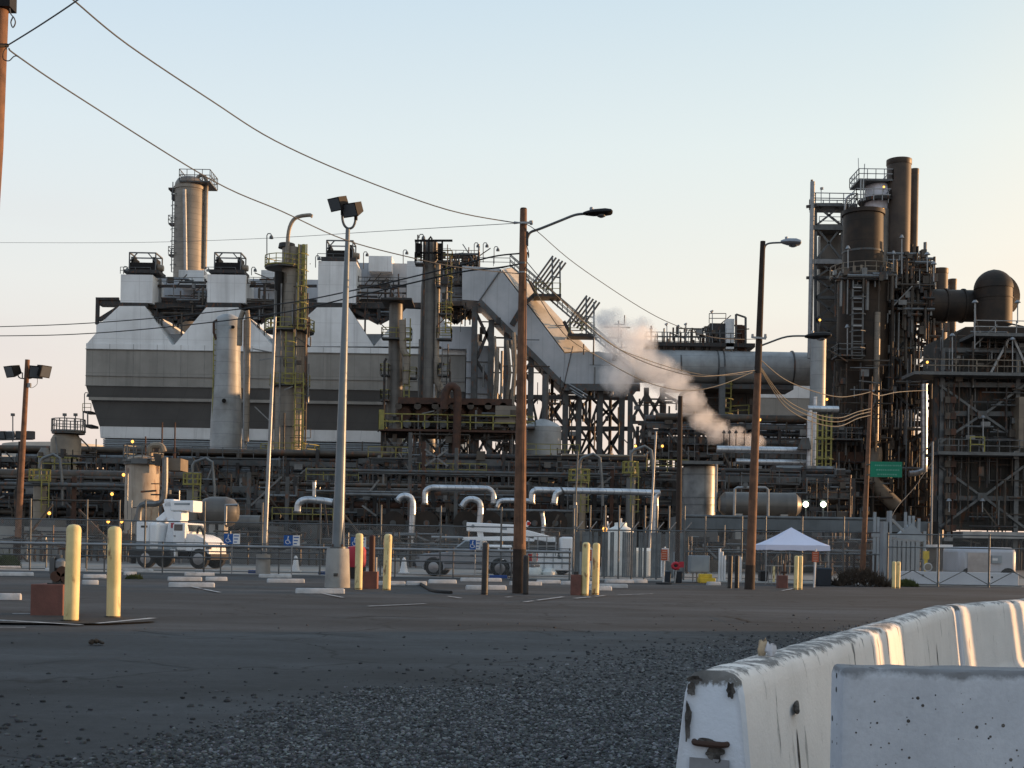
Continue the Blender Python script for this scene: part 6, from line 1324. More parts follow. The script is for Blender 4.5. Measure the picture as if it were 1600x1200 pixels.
# red concrete blocks with pipework
def red_block(px0, px1, pb, pt, lab, depth=.7):
    b = GP((px0+px1)/2, pb); d = b.y; x0, x1 = X(px0, pb, d), X(px1, pb, d); h = Z((px0+px1)/2, pt, d); t = T('pipe_block', lab, 'concrete block', b, 'red painted concrete blocks'); t.part('block_body', G().box(x0, x1, d, d+depth, -.02, h), M['red_block'], bevel=.012); return t, (x0, x1, d, h)
t, (x0, x1, d, h) = red_block(47, 98, 962, 913, 'large red concrete block with valves on top at the left edge', .75)
g = G(); cx = X(85, 900, d)
for px, r_, a, b in ((76, .05, 0, .32), (83, .07, 0, .46), (90, .04, 0, .55), (97, .055, 0, .4), (101, .035, 0, .42)): g.cyl((X(px, 900, d), d+.3, h), (X(px, 900, d), d+.3, h+b), r_, None, 12)
t.part('valve_pipe', g, M['galv_dark']); g = G()
for px, z_a in ((80, .12), (90, .2), (97, .1)): g.cyl((X(px, 900, d), d+.18, h+z_a), (X(px, 900, d), d+.42, h+z_a), .085, None, 12)
t.part('valve_flange', g, M['rust_steel']); t.part('valve_body', G().rev((X(85, 900, d), d+.3, h+.2), [(.05, 0), (.11, .06), (.11, .16), (.05, .22)], 14), M['galv']); t.part('saddle_plate', G().box(X(70, 910, d), X(103, 910, d), d+.1, d+.5, h, h+.02), M['dark_steel']); t.part('conduit_box', G().box(X(70, 880, d), X(78, 880, d), d+.2, d+.35, h+.15, h+.42), M['galv_dark'])
t.part('handwheel', G().tube([(X(90, 860, d)+.09*math.cos(a_*.7854), d+.3+.09*math.sin(a_*.7854), h+.56) for a_ in range(9)], .012, 6), M['rust_steel'])
t, (x0, x1, d, h) = red_block(567, 589, 920, 893, 'red concrete block holding the dark red pipe between two yellow bollards', .4); t.part('dark_red_pipe', G().rev(((x0+x1)/2+.02, d+.2, h), [(.085, 0), (.085, Z(581, 838, d)-h), (.05, Z(581, 836, d)-h)], 16), mat('dark_red_pipe_paint', (.06,.02,.016), .6)); t.part('side_pipe', G().cyl((x1-.05, d+.1, h), (x1-.05, d+.1, h+.4), .03, None, 8), M['galv'])
t, _ = red_block(892, 908, 930, 898, 'brownish red concrete block left of the pair of yellow bollards', .35); t.part('cap_fitting', G().cyl((_[0]+.13, _[2]+.15, _[3]), (_[0]+.13, _[2]+.15, _[3]+.08), .06, None, 10), M['dark_steel'])
t, _ = red_block(1216, 1231, 919, 899, 'small red concrete block with a thin valve, below the left end of the white tent', .35); t.part('thin_valve', G().cyl((_[0]+.22, _[2]+.15, _[3]), (_[0]+.22, _[2]+.15, _[3]+.4), .035, None, 10).cyl((_[0]+.12, _[2]+.15, _[3]+.1), (_[0]+.32, _[2]+.15, _[3]+.1), .04, None, 8), M['rust_steel'])
# red drum behind the steel pole base
b = V((X(556, 905, 47), 47, 0)); t = T('red_drum', 'rounded red drum on a black stand right of the steel pole base', 'drum', b); t.part('drum_shell', G().rev((b.x, 47, Z(556, 886, 47)), [(.34, 0), (.36, .2), (.36, .62), (.3, .74), (.1, .78)], 22), M['red']); t.part('stand', G().box(b.x-.33, b.x+.33, 46.7, 47.3, 0, Z(556, 886, 47)), M['chassis'])

# ---- wheel stops
def make_stop():
    t = T('wheel_stop', 'x', 'wheel stop', (0, 0, 0), 'white concrete wheel stops'); g = G(); L = .9
    pr = [(-.075, 0), (-.075, .05), (-.05, .115), (-.03, .125), (.03, .125), (.05, .115), (.075, .05), (.075, 0)]
    xs = [(-L, .80), (-L+.03, .97), (-L+.06, 1), (L-.06, 1), (L-.03, .97), (L, .80)]
    vs = [(x, y*k, z*k) for x, k in xs for y, z in pr]; K = len(pr)
    g.add(vs, [(j*K+k, j*K+(k+1) % K, (j+1)*K+(k+1) % K, (j+1)*K+k) for j in range(len(xs)-1) for k in range(K)]+[tuple(range(K))[::-1], tuple(range((len(xs)-1)*K, len(xs)*K))])
    t.part('stop_body', g, M['stop']); g = G()
    for s_ in (-.55, .55): g.cyl((s_, 0, .12), (s_, 0, .135), .02, None, 8)
    t.part('anchor_pin', g, M['rust_steel']); return t
stop0 = make_stop().o; first = True
stops = [((258, 338, 918), 'nearest long white wheel stop below the utility truck'), ((257, 318, 908), 'left stop of the end to end pair behind the nearest one below the utility truck'), ((318, 356, 908), 'right stop of the end to end pair below the utility truck'),
 ((283, 338, 900), 'slanting wheel stop just under the front wheel of the utility truck'), ((300, 350, 895), 'farthest wheel stop under the front of the utility truck'), ((-40, 34, 938), 'cracked nearest wheel stop at the left edge beside the red block'), ((125, 154, 914), 'short visible wheel stop end between the two near yellow bollards'),
 ((125, 168, 904), 'wheel stop half hidden between the near yellow bollards, second row'), ((60, 142, 893), 'far wheel stop crossing behind the nearest yellow bollard'), ((-20, 38, 889), 'farthest left wheel stop at the left edge'), ((-30, 59, 900), 'wheel stop left of the red block in the second row'), ((185, 244, 894), 'far wheel stop right of the second yellow bollard'), ((190, 214, 899), 'small wheel stop by the weed tuft right of the second yellow bollard'),
 ((458, 540, 928), 'wheel stop lying right in front of the steel pole concrete base'), ((413, 478, 911), 'wheel stop left of the steel pole base, middle row'), ((400, 458, 903), 'far wheel stop left of the steel pole base'), ((588, 634, 915), 'wheel stop right of the yellow bollard beside the dark red pipe'), ((634, 667, 915), 'wheel stop in the middle next to the curved rubber strip'), ((668, 714, 912), 'wheel stop under the front of the pickup'),
 ((717, 785, 909), 'wheel stop crossing behind the black bollard, rear one'), ((726, 792, 922), 'wheel stop crossing behind the black bollard, front one'), ((795, 847, 915), 'wheel stop behind the foot of the big wooden pole'), ((838, 876, 912), 'wheel stop under the boom truck between pole and red block'), ((876, 930, 914), 'wheel stop behind the brownish red block'),
 ((905, 956, 923), 'wheel stop just right of the pair of yellow bollards, nearest row'), ((921, 981, 919), 'wheel stop right of the pair of yellow bollards, middle row'), ((945, 990, 911), 'farthest wheel stop along the slatted fence, left one'), ((990, 1011, 911), 'farthest wheel stop along the slatted fence, right one'), ((1105, 1126, 915), 'faint wheel stop in front of the yellow crate')]
def put_stop(a, b_, py, lab, m_=None, grp=None):
    global first
    p, q = GP(a, py), GP(b_, py); c = (p+q)/2; L = q.x-p.x; o = stop0 if first else copy_tree(stop0); first = False
    o.location = (c.x, c.y+.08, .01); o.scale = (L/1.8, 1, 1); o['label'] = lab; o.rotation_euler = (0, 0, math.atan2(q.y-p.y, q.x-p.x)*.6+rnd.uniform(-.02, .02))
    if grp: o['group'] = grp
    if m_:
        for ch in o.children:
            if ch.name.startswith('stop_body'): ch.data = ch.data.copy(); ch.data.materials[0] = m_
    return o
for (a, b_, py), lab in stops: put_stop(a, b_, py, lab)
for (a, b_, py), lab in (((384, 424, 896), 'blue wheel stop at the foot of the slim pale pole'), ((496, 512, 898), 'blue wheel stop end left of the steel pole base'), ((764, 793, 904), 'blue wheel stop under the pickup right of the black bollard')): put_stop(a, b_, py, lab, M['blue_curb'], 'blue wheel stops of the disabled bays')
one('rubber_strip', G().tube([GP(657, 912, .05), GP(668, 919, .03), GP(680, 924, .03), GP(705, 926, .03)], .05, 8, 4), M['tar'], 'curved black rubber strip lying beside a middle wheel stop', 'rubber strip', GP(668, 919))
one('flat_debris', G().tube([GP(140, 1004, .03), GP(147, 1002, .05), GP(153, 1002, .04), GP(162, 1005, .03)], [.015, .03, .03, .02, .03, .03, .02, .02, .02, .01], 7, 3), M['dryweed'], 'small clump of dead weed on the asphalt below the left bollards', 'weed', GP(150, 1004))

# ---- fences
def chain_mat():
    mt = bpy.data.materials.new('chain_link_wire'); mt.use_nodes = True; n, l = mt.node_tree.nodes, mt.node_tree.links; b = n['Principled BSDF']; b.inputs['Base Color'].default_value = (.30,.32,.33,1); b.inputs['Metallic'].default_value = .5; b.inputs['Roughness'].default_value = .5
    o = n.new('ShaderNodeTexCoord').outputs['Object']; sp = n.new('ShaderNodeSeparateXYZ'); l.new(o, sp.inputs[0])
    def mth(op, a, bb=None):
        k = n.new('ShaderNodeMath'); k.operation = op
        for i, v in enumerate((a, bb)):
            if v is None: continue
            if isinstance(v, (int, float)): k.inputs[i].default_value = v
            else: l.new(v, k.inputs[i])
        return k.outputs[0]
    hx = mth('ADD', sp.outputs[0], mth('MULTIPLY', sp.outputs[1], .25)); ms = []
    for s_ in (1, -1):
        f = mth('FRACT', mth('MULTIPLY', mth('ADD', hx, mth('MULTIPLY', sp.outputs[2], s_)), 1/.075)); ms.append(mth('LESS_THAN', mth('ABSOLUTE', mth('SUBTRACT', f, .5)), .036))
    mk = mth('MAXIMUM', *ms); tr = n.new('ShaderNodeBsdfTransparent'); ms_ = n.new('ShaderNodeMixShader'); l.new(mk, ms_.inputs[0]); l.new(tr.outputs[0], ms_.inputs[1]); l.new(b.outputs[0], ms_.inputs[2]); l.new(ms_.outputs[0], n['Material Output'].inputs['Surface']); return mt
M['chain'] = chain_mat()
def fence(lab, a, b_, h, posts, tall=2.9, midrail=None, arms=False, slats=False, braces=False):
    a, b_ = V(a), V(b_); d_ = (b_-a).normalized(); t = T('chain_link_fence', lab, 'fence', a)
    for s_ in posts:
        q = a.lerp(b_, s_); t.part('fence_post', G().cyl(q, q+V((0, 0, tall)), .038, None, 10), M['galv_dark'])
        if arms: t.part('barb_arm', G().beam(q+V((0, 0, h)), q+V((.28, -.1, h+.36)), .035), M['galv'])
    t.part('top_rail', G().cyl(a+V((0, 0, h)), b_+V((0, 0, h)), .026, None, 8), M['galv_dark']); t.part('bottom_rail', G().cyl(a+V((0, 0, .08)), b_+V((0, 0, .08)), .018, None, 6), M['galv_dark'])
    if midrail: t.part('middle_rail', G().cyl(a+V((0, 0, midrail)), b_+V((0, 0, midrail)), .024, None, 8), M['galv_dark'])
    g = G(); nn = V((-d_.y, d_.x, 0))*.012; g.add([a+V((0,0,.05)), b_+V((0,0,.05)), b_+V((0,0,h)), a+V((0,0,h))], [(0,1,2,3)]); t.part('wire_mesh', g, M['chain'])
    if braces:
        for s0, s1 in zip(posts[:-1], posts[1:]): p, q = a.lerp(b_, s0), a.lerp(b_, s1); m_ = (p+q)/2; t.part('diagonal_brace', G().beam(p+V((0,0,.1)), m_+V((0,0,.62)), .03).beam(q+V((0,0,.1)), m_+V((0,0,.62)), .03), M['galv_dark'])
    if slats:
        L = (b_-a).length; k = int(L/.085)
        for i in range(k):
            if rnd.random() < .28: continue
            q = a+d_*(i+.5)*L/k-nn*2; t.part('privacy_slat', G().cbox(q+V((0, 0, h/2+rnd.uniform(-.02, .02))), (.081, .006, h-.14), math.atan2(d_.y, d_.x)), M['slat'])
    return t
M['slat'] = mat('grey_slat', (.16,.175,.18), .6, col2=(.10,.11,.115), scale=3, streak=.3)
fa, fb = V((X(-40, 890, 51.6), 51.6, 0)), V((X(898, 903, 52.6), 52.6, 0))
fence('long chain link fence behind the parking lot, from the left edge to the slatted section', fa, fb, 2.07, [(p+40)/938 for p in (45, 132, 182, 222, 314, 404, 495, 590, 684, 780, 895)])
fence('chain link fence section filled with grey privacy slats, reaching to the dark pole', V((X(899, 904, 54.5), 54.5, 0)), V((X(1068, 900, 53.4), 53.4, 0)), 2.05, [0, .13, .27, .40, .52, .64, .75, .86, 1], tall=3.1, arms=True, slats=True)
fence('right chain link fence with middle rail behind tent and bins', V((X(1068, 905, 56), 56, 0)), V((X(1384, 915, 52), 52, 0)), 2.1, [0, .11, .3, .42, .6, .8, 1], tall=2.75, midrail=1.2)
fence('chain link gate with diagonal braces in front of the low white wall at the right', V((X(1386, 916, 49.4), 49.4, 0)), V((X(1680, 920, 49.4), 49.4, 0)), 2.0, [0, .27, .54, .80, 1], tall=2.05, midrail=1.5, braces=True)
# pipe barrier
t = T('pipe_barrier', 'horizontal grey pipes running low along the whole left fence', 'barrier', V((X(-40, 890, 50.6), 50.6, 0))); yb = 50.6
for z, r_, m_ in ((1.10, .062, 'galv'), (.88, .026, 'galv_dark'), (.64, .03, 'galv_dark'), (1.22, .02, 'galv_dark')): t.part('barrier_pipe', G().cyl((X(-60, 860, yb), yb, z), (X(892, 870, yb), yb, z), r_, None, 10), M[m_])
for px in range(-20, 900, 91): t.part('barrier_post', G().cyl((X(px, 880, yb), yb+.08, 0), (X(px, 880, yb), yb+.08, 1.25), .03, None, 8), M['galv_dark'])
t = T('low_wall', 'pale low concrete wall behind the fence at the far left', 'wall', (X(60, 850, 84), 84, 0)); t.part('wall_body', G().box(X(-40, 850, 84), X(108, 850, 84), 84, 84.3, 0, Z(60, 823, 84)), M['conc_light'])
t = T('low_wall', 'dim low kerb wall behind the fence in the centre', 'wall', (X(600, 870, 80), 80, 0)); t.part('wall_body', G().box(X(262, 850, 80), X(900, 850, 80), 80, 80.3, 0, 0.9), M['dark_clad'])

# ---- signs
def access_sign(px, py, w, h, d, lab):
    c = P(px, py, d); t = T('parking_sign', lab, 'sign', (c.x, d, 0), 'blue disabled parking signs'); W, Hh = S(w, d), S(h, d)
    t.part('sign_post', G().cyl((c.x, d+.03, 0), (c.x, d+.03, c.z-Hh/2), .022, None, 8).cyl((c.x, d+.03, c.z-Hh/2), (c.x, d+.03, c.z+Hh/2), .012, None, 8), M['galv'])
    t.part('blue_panel', G().box(c.x-W/2, c.x+W*.06, d-.012, d, c.z-Hh/2, c.z+Hh/2), M['blue_sign']); t.part('white_panel', G().box(c.x+W*.07, c.x+W/2, d-.012, d, c.z-Hh/2, c.z+Hh/2), M['white_sign'])
    k = Hh*.9; ox, oz = c.x-W*.235, c.z; y = d-.018; g = G()      # wheelchair symbol
    q = lambda a, b_: V((ox+a*k, y, oz+b_*k))
    g.tube([q(.02, .38), q(-.03, .12), q(-.01, -.05)], .045*k, 6); g.tube([q(-.01, -.05), q(.16, -.06), q(.24, -.30), q(.33, -.28)], .04*k, 6); g.cyl(q(.03, .40)-V((0, .002, 0)), q(.03, .40)+V((0, .004, 0)), .07*k, None, 10)
    g.tube([q(-.04+.22*math.cos(a_), -.16+.22*math.sin(a_)) for a_ in [1.9+.5*i for i in range(9)]], .035*k, 6); g.tube([q(-.02, .1), q(.12, .08)], .03*k, 6)
    t.part('wheelchair_symbol', g, M['white_sign']); g = G()
    for i in range(3): zc = c.z+Hh*(.3-.3*i); g.box(c.x+W*.12, c.x+W*(.44-.06*i), d-.016, d-.0125, zc-Hh*.05, zc+Hh*.05)
    t.part('blue_lettering', g, M['blue_sign'])
access_sign(362.5, 842, 25, 16, 50.2, 'blue and white disabled parking sign just right of the utility truck'); access_sign(456, 844.5, 25, 16, 50.2, 'blue and white disabled parking sign left of the steel pole'); access_sign(560, 847, 24, 16, 50.2, 'blue and white disabled parking sign mostly behind a yellow bollard'); access_sign(742.5, 851, 17, 15, 50.2, 'blue disabled parking sign above the pickup cab by the black bollard')
def red_sign(px, py, w, h, d, base, lab, back=True):
    c = P(px, py, d); t = T('warning_sign', lab, 'sign', (c.x, d, 0)); W, Hh = S(w, d), S(h, d); 
    if base: t.part('sign_post', G().tube([V((c.x-.02, d+.03, 0)), V((c.x+.02, d+.03, c.z+Hh*.75))], .035, 8), M['white_sign'])
    if back: t.part('white_backing', G().box(c.x-W*.42, c.x+W*.68, d-.002, d+.01, c.z-Hh*.55, c.z+Hh*.62), M['white_sign'])
    t.part('red_panel', G().box(c.x-W/2, c.x+W/2, d-.02, d-.006, c.z-Hh/2, c.z+Hh/2), M['orange_sign']); g = G()
    for i in range(4): zc = c.z+Hh*(.33-.22*i); g.box(c.x-W*.36, c.x+W*(.36-.05*(i % 2)), d-.024, d-.0205, zc-Hh*.035, zc+Hh*.035)
    t.part('pale_lettering', g, mat('sign_lettering_pale', (.62,.38,.3), .6)); return t
t = red_sign(1038, 867, 10, 17, 46, True, 'orange red sign on white post in front of the slatted fence, beside the dark pole'); t.part('base_plate', G().rev((X(1037, 912, 46), 46, .01), [(.3, 0), (.28, .05), (.1, .07)], 14), M['tar'])
red_sign(1274, 870, 10.5, 16, 45, True, 'orange red sign on white post under the right end of the white tent', False); red_sign(921.5, 867.5, 6, 17, 47, True, 'orange red sign seen between the pair of yellow bollards')
# bins, reels and odd items by the gate
def bin_(px0, px1, pb, pt, m_, lab, nm='bin', cat='bin'):
    b = GP((px0+px1)/2, pb); d = b.y; x0, x1 = X(px0, pb, d), X(px1, pb, d); h = Z((px0+px1)/2, pt, d); t = T(nm, lab, cat, b)
    k = .06*(x1-x0); t.part('tub', G().loft([V(q) for q in ((x0+k, d, 0), (x1-k, d, 0), (x1-k, d+.6, 0), (x0+k, d+.6, 0))], [V(q) for q in ((x0, d-.04, h*.9), (x1, d-.04, h*.9), (x1, d+.64, h*.9), (x0, d+.64, h*.9))]), M[m_], bevel=.02); t.part('lid', G().loft([V(q) for q in ((x0-.02, d-.06, h*.905), (x1+.02, d-.06, h*.905), (x1+.02, d+.66, h*.905), (x0-.02, d+.66, h*.905))], [V(q) for q in ((x0+.03, d, h), (x1-.03, d, h), (x1-.03, d+.6, h), (x0+.03, d+.6, h))]), M[m_], bevel=.015); return t
bin_(1276, 1300, 916, 887, 'bin', 'dark blue lidded bin at the post of the sign under the tent'); bin_(1039, 1048, 911, 892, 'bin', 'dark bin left of the red hose reel'); bin_(1056, 1066, 911, 892, 'bin', 'dark bin right of the red hose reel'); bin_(1188, 1200, 908, 892, 'chassis', 'low black box right of the right wooden pole', 'equipment_box', 'box')
c = GP(1055, 911); d = c.y; z = Z(1055, 884, d); t = T('hose_reel', 'pinkish red hose reel on a pale stand at the foot of the dark pole', 'hose reel', c); g = G()
for k in range(14): a = 6.283*k/14; g.cbox((c.x+.16*math.cos(a), d-.06, z+.12*math.sin(a)), (.1, .14, .1), a)
t.part('hose_coil', G().tube([(c.x+.12*math.cos(.524*k), d-.05, z+.10*math.sin(.524*k)) for k in range(13)], .06, 8), M['red']); t.part('hub', G().cyl((c.x, d-.1, z), (c.x, d+.05, z), .05, None, 10), M['chassis']); t.part('stand', G().beam((c.x-.03, d, 0), (c.x+.05, d, z), .06), M['galv']); t.part('side_arm', G().beam((c.x, d, z+.1), (c.x+.3, d, z+.1), .05).cbox((c.x+.22, d-.04, z+.05), (.16, .12, .22)), M['red'])
b = V((X(1093, 905, 50), 50, 0)); t = T('electrical_cabinet', 'blue grey electrical cabinet on legs behind the yellow crate', 'cabinet', b); t.part('cabinet_body', G().box(X(1078, 880, 50), X(1109, 880, 50), 50, 50.6, Z(1093, 895, 50), Z(1093, 868, 50)), M['cabinet'], bevel=.02); t.part('conduit', G().beam((X(1084, 880, 50), 50.2, 0), (X(1084, 880, 50), 50.2, Z(1093, 895, 50)), .05).beam((X(1090, 880, 50), 50.2, 0), (X(1090, 880, 50), 50.2, Z(1093, 895, 50)), .05).beam((X(1104, 880, 50), 50.2, 0), (X(1104, 880, 50), 50.2, Z(1093, 895, 50)), .05), M['galv']); t.part('cabinet_door', G().box(X(1080, 880, 50), X(1107, 880, 50), 49.98, 50, Z(1093, 893, 50), Z(1093, 870, 50)), M['cabinet'])
b = GP(1105, 911); t = T('yellow_crate', 'yellow stepped crate in front of the electrical cabinet', 'crate', b); d = b.y; t.part('lower_box', G().box(X(1093, 911, d), X(1118, 911, d), d, d+.6, 0, Z(1105, 903, d)), M['bright_yellow'], bevel=.02); t.part('upper_box', G().box(X(1094, 911, d), X(1113, 911, d), d+.05, d+.55, Z(1105, 903, d), Z(1105, 897, d)), M['bright_yellow'], bevel=.02)
for i, (px, pt) in enumerate(((1128, 862), (1124, 857), (1132, 868), (1157, 870), (1178, 885), (1209, 883))):
    d = 53; b = V((X(px, 905, d), d, 0)); m_ = 'yellow' if px > 1170 else 'white_sign'; one('marker_post', G().cyl(b, V((b.x, d, Z(px, pt, d))), .05, None, 10), M[m_], ('white pipe post behind the yellow crate', 'thin white post left of the one behind the yellow crate', 'short white post left of the black bollard pair', 'white post right of the black bollard pair', 'yellow post just right of the right wooden pole', 'yellow post under the left end of the tent')[i], 'post', b)
# white plastic tank behind the slats
d = 62; x = X(969, 870, d); t = T('plastic_tank', 'white upright plastic tank standing behind the slatted fence', 'tank', (x, d, 0)); r_ = S(42, d)/2; zt = Z(969, 833, d)
t.part('tank_shell', G().rev((x, d, 0), [(r_, 0), (r_, zt-.9), (r_*1.02, zt-.86), (r_, zt-.82), (r_, zt), (r_*.9, zt+.2), (r_*.5, zt+.32), (.3, zt+.36), (.3, zt+.5), (.05, zt+.52)], 32), M['plast']); t.part('vent_stub', G().cyl((x, d, zt+.5), (x, d, zt+.72), .06, None, 8), M['white_sign']); t.part('side_vent', G().cyl((x-.6, d, zt+.1), (x-.6, d, zt+.45), .05, None, 8), M['white_sign'])
t.part('side_tank', G().rev((X(1005, 880, d), d+.8, 0), [(.8, 0), (.8, 1.2), (.5, 1.35)], 24), M['plast'])
# canopy tent
d = 49.5; c = V((X(1235, 900, d), d, 0)); t = T('canopy_tent', 'white lavender pop up canopy tent with peaked roof by the gate', 'tent', c); hw = S(98, d)/2; ze, zb_ = Z(1235, 852, d), Z(1235, 860, d); zp = Z(1234, 824, d)
g = G(); N_ = 12; vs = []
for j in range(9):
    s_ = j/8; k = 1-s_; zc = ze+(zp-ze)*(s_**1.25*.75+s_*.25)
    for e in range(4):
        for i in range(N_):
            u = -1+2*i/N_; px_, py_ = ((u, -1), (1, u), (-u, 1), (-1, -u))[e]; sag = -.05*(1-u*u)*k*(1-k)*3; vs.append((c.x+px_*hw*k, c.y+py_*hw*k, zc+sag+.012*mnoise.noise(V((px_*4, py_*4, s_*4)))))
M4 = N_*4; g.add(vs, [(j*M4+i, j*M4+(i+1) % M4, (j+1)*M4+(i+1) % M4, (j+1)*M4+i) for j in range(8) for i in range(M4)]); t.part('roof_cloth', g, M['tent'])
g = G(); vs = []
for z, k in ((ze, 1.0), (zb_, 1.01)):
    for e in range(4):
        for i in range(N_): u = -1+2*i/N_; px_, py_ = ((u, -1), (1, u), (-u, 1), (-1, -u))[e]; vs.append((c.x+px_*hw*k*(1+.006*math.sin(i*2.3)), c.y+py_*hw*k, z+(.012*math.sin(i*1.7+e) if z == zb_ else 0)))
g.add(vs, [(i, (i+1) % M4, M4+(i+1) % M4, M4+i) for i in range(M4)]); t.part('valance', g, M['tent'])
for sx_ in (-1, 1):
    for sy_ in (-1, 1): t.part('tent_leg', G().beam((c.x+sx_*(hw-.03), c.y+sy_*(hw-.03), 0), (c.x+sx_*(hw-.03), c.y+sy_*(hw-.03), ze-.02), .03), M['galv'])
g = G()
for sx_ in (-1, 1): g.beam((c.x+sx_*(hw-.05), c.y-hw+.05, ze-.35), (c.x+sx_*(hw-.05), c.y+hw-.05, ze-.04), .02); g.beam((c.x-(hw-.05), c.y-sx_*(hw-.05), ze-.3), (c.x, c.y-sx_*(hw-.05), ze-.04), .02)
t.part('scissor_truss', g, M['galv']); one('folding_table', G().box(c.x-.9, c.x+.5, c.y-.4, c.y+.3, .68, .72).beam((c.x-.8, c.y-.3, 0), (c.x-.8, c.y-.3, .7), .03).beam((c.x+.4, c.y-.3, 0), (c.x+.4, c.y-.3, .7), .03).beam((c.x-.8, c.y+.2, 0), (c.x-.8, c.y+.2, .7), .03).beam((c.x+.4, c.y+.2, 0), (c.x+.4, c.y+.2, .7), .03), M['galv'], 'pale folding table in the shade under the white tent', 'table', c)
# right hand cabinets, walls, trailer
def corr(t, name, x0, x1, y, z0, z1, m_, n=9, amp=.05):
    g = G(); k = n*4; vs = []
    for z in (z0, z1):
        for i in range(k+1): vs.append((x0+(x1-x0)*i/k, y-amp*(0, 0, 1, 1)[i % 4], z))
    g.add(vs, [(i, i+1, k+2+i, k+1+i) for i in range(k)]); return t.part(name, g, m_)
d = 52.5; t = T('corrugated_cabinet', 'grey ribbed steel cabinets with sloping top by the gate', 'cabinet', (X(1415, 900, d), d, 0)); t.part('cabinet_core', G().box(X(1394, 880, d), X(1437, 880, d), d+.05, d+1.6, 0, Z(1415, 846, d)), M['cabinet'])
for i in range(6): a = 1395+i*7; t.part('rib_panel', G().box(X(a, 880, d), X(a+5, 880, d), d-.04, d+.05, .1, Z(a, 843.5+i*.6, d)), M['cabinet'])
t.part('top_cap', G().loft([P(1393, 842, d-.05), P(1438, 847, d-.05), P(1438, 847, d+1.7), P(1393, 842, d+1.7)], [P(1393, 840, d-.05), P(1438, 845, d-.05), P(1438, 845, d+1.7), P(1393, 840, d+1.7)]), M['galv'])
t = T('gate_column', 'tall dull grey steel gate column left of the ribbed cabinets', 'gate post', (X(1386, 905, 51), 51, 0)); t.part('column_box', G().box(X(1380, 870, 51), X(1386.5, 870, 51), 51, 51.5, 0, Z(1386, 815, 51)), M['cabinet']); t.part('column_box', G().box(X(1389, 870, 51), X(1393, 870, 51), 51, 51.4, 0, Z(1386, 798, 51)), M['cabinet']); t.part('slanted_brace', G().beam(P(1394, 812, 51.3), P(1412, 830, 51.3), .1), M['cabinet'])
t = T('transformer_rack', 'pointed grey transformer rack with thin posts above the ribbed cabinets', 'electrical rack', (X(1425, 850, 58), 58, 0)); 
for px, a in ((1414, 800), (1420, 806), (1426, 806), (1435, 810), (1444, 830), (1371, 808), (1366, 800), (1376, 825)): t.part('rack_post', G().beam((X(px, 850, 58), 58, 0), P(px+1, a, 58), .11), M['cabinet'])
t.part('rack_roof', G().poly([(P(*q, 58).x, P(*q, 58).z) for q in ((1400, 838), (1424, 818), (1444, 838), (1444, 846), (1400, 846))][::-1], 57.9, 58.4), M['cabinet']); t.part('rack_beam', G().beam(P(1362, 836, 58), P(1446, 838, 58), .16), M['cabinet'])
d = 50.6; t = T('low_white_wall', 'low white bolted panel wall behind the braced gate at the right', 'barrier wall', (X(1500, 915, d), d, 0)); xa = [1407, 1466, 1545, 1592]
for a, b_ in zip(xa[:-1], xa[1:]): t.part('wall_panel', G().box(X(a+.4, 905, d), X(b_-.4, 905, d), d, d+.25, .06, Z(1500, 894, d)), M['panel_white'], bevel=.015)
t.part('wall_foot', G().box(X(1420, 905, d), X(1592, 905, d), d-.3, d+.3, 0, .06), M['conc']); t.part('panel_plug', G().cyl(P(1442, 899, d-.02), P(1442, 899, d), .04, None, 10).cyl(P(1550, 902, d-.02), P(1550, 902, d), .04, None, 10), M['lampblack'])
d = 55; t = T('office_trailer', 'pale grey box trailer with rounded left corner behind the low white wall', 'trailer', (X(1545, 900, d), d, 0)); t.part('trailer_body', G().box(X(1500, 870, d), X(1590, 870, d), d, d+2.4, .35, Z(1545, 855, d)), M['trailer'], bevel=.22); t.part('lit_side_panel', G().box(X(1512, 870, d), X(1545, 870, d), d-.03, d, .5, Z(1545, 864, d)), mat('lit_side_tint', (.42,.38,.36), .7, scale=2)); t.part('vent_box', G().box(X(1548, 872, d), X(1564, 872, d), d-.12, d, Z(1555, 880, d), Z(1555, 868, d)), M['cabinet']); t.part('plate', G().box(X(1549, 872, d), X(1557, 872, d), d-.14, d-.125, Z(1553, 876, d), Z(1553, 872, d)), M['white_sign'])  # pinkish light on the trailer's side put into the front panel's colour
for px in (1515, 1575): t.part('trailer_wheel', G().cyl((X(px, 900, d), d-.02, .36), (X(px, 900, d), d+.25, .36), .36, None, 16), M['tyre'])
d = 58; t = T('white_enclosure', 'open white framed enclosure left of the pale trailer', 'enclosure', (X(1477, 900, d), d, 0)); t.part('roof_slab', G().box(X(1464, 852, d), X(1489, 852, d), d, d+1.5, Z(1477, 855, d), Z(1477, 851, d)), M['white_sign']); t.part('corner_post', G().box(X(1465, 870, d), X(1467, 870, d), d, d+.1, 0, Z(1477, 855, d)).box(X(1475, 870, d), X(1478, 870, d), d, d+.1, 0, Z(1477, 855, d)).box(X(1486, 870, d), X(1488, 870, d), d, d+.1, 0, Z(1477, 855, d)), M['white_sign']); t.part('back_wall', G().box(X(1465, 870, d), X(1489, 870, d), d+1.4, d+1.5, 0, Z(1477, 855, d)), M['galv_dark']); t.part('red_white_post', G().box(X(1492, 870, d), X(1501, 870, d), d-.6, d-.4, 0, Z(1495, 865, d)), M['tank_tan'])
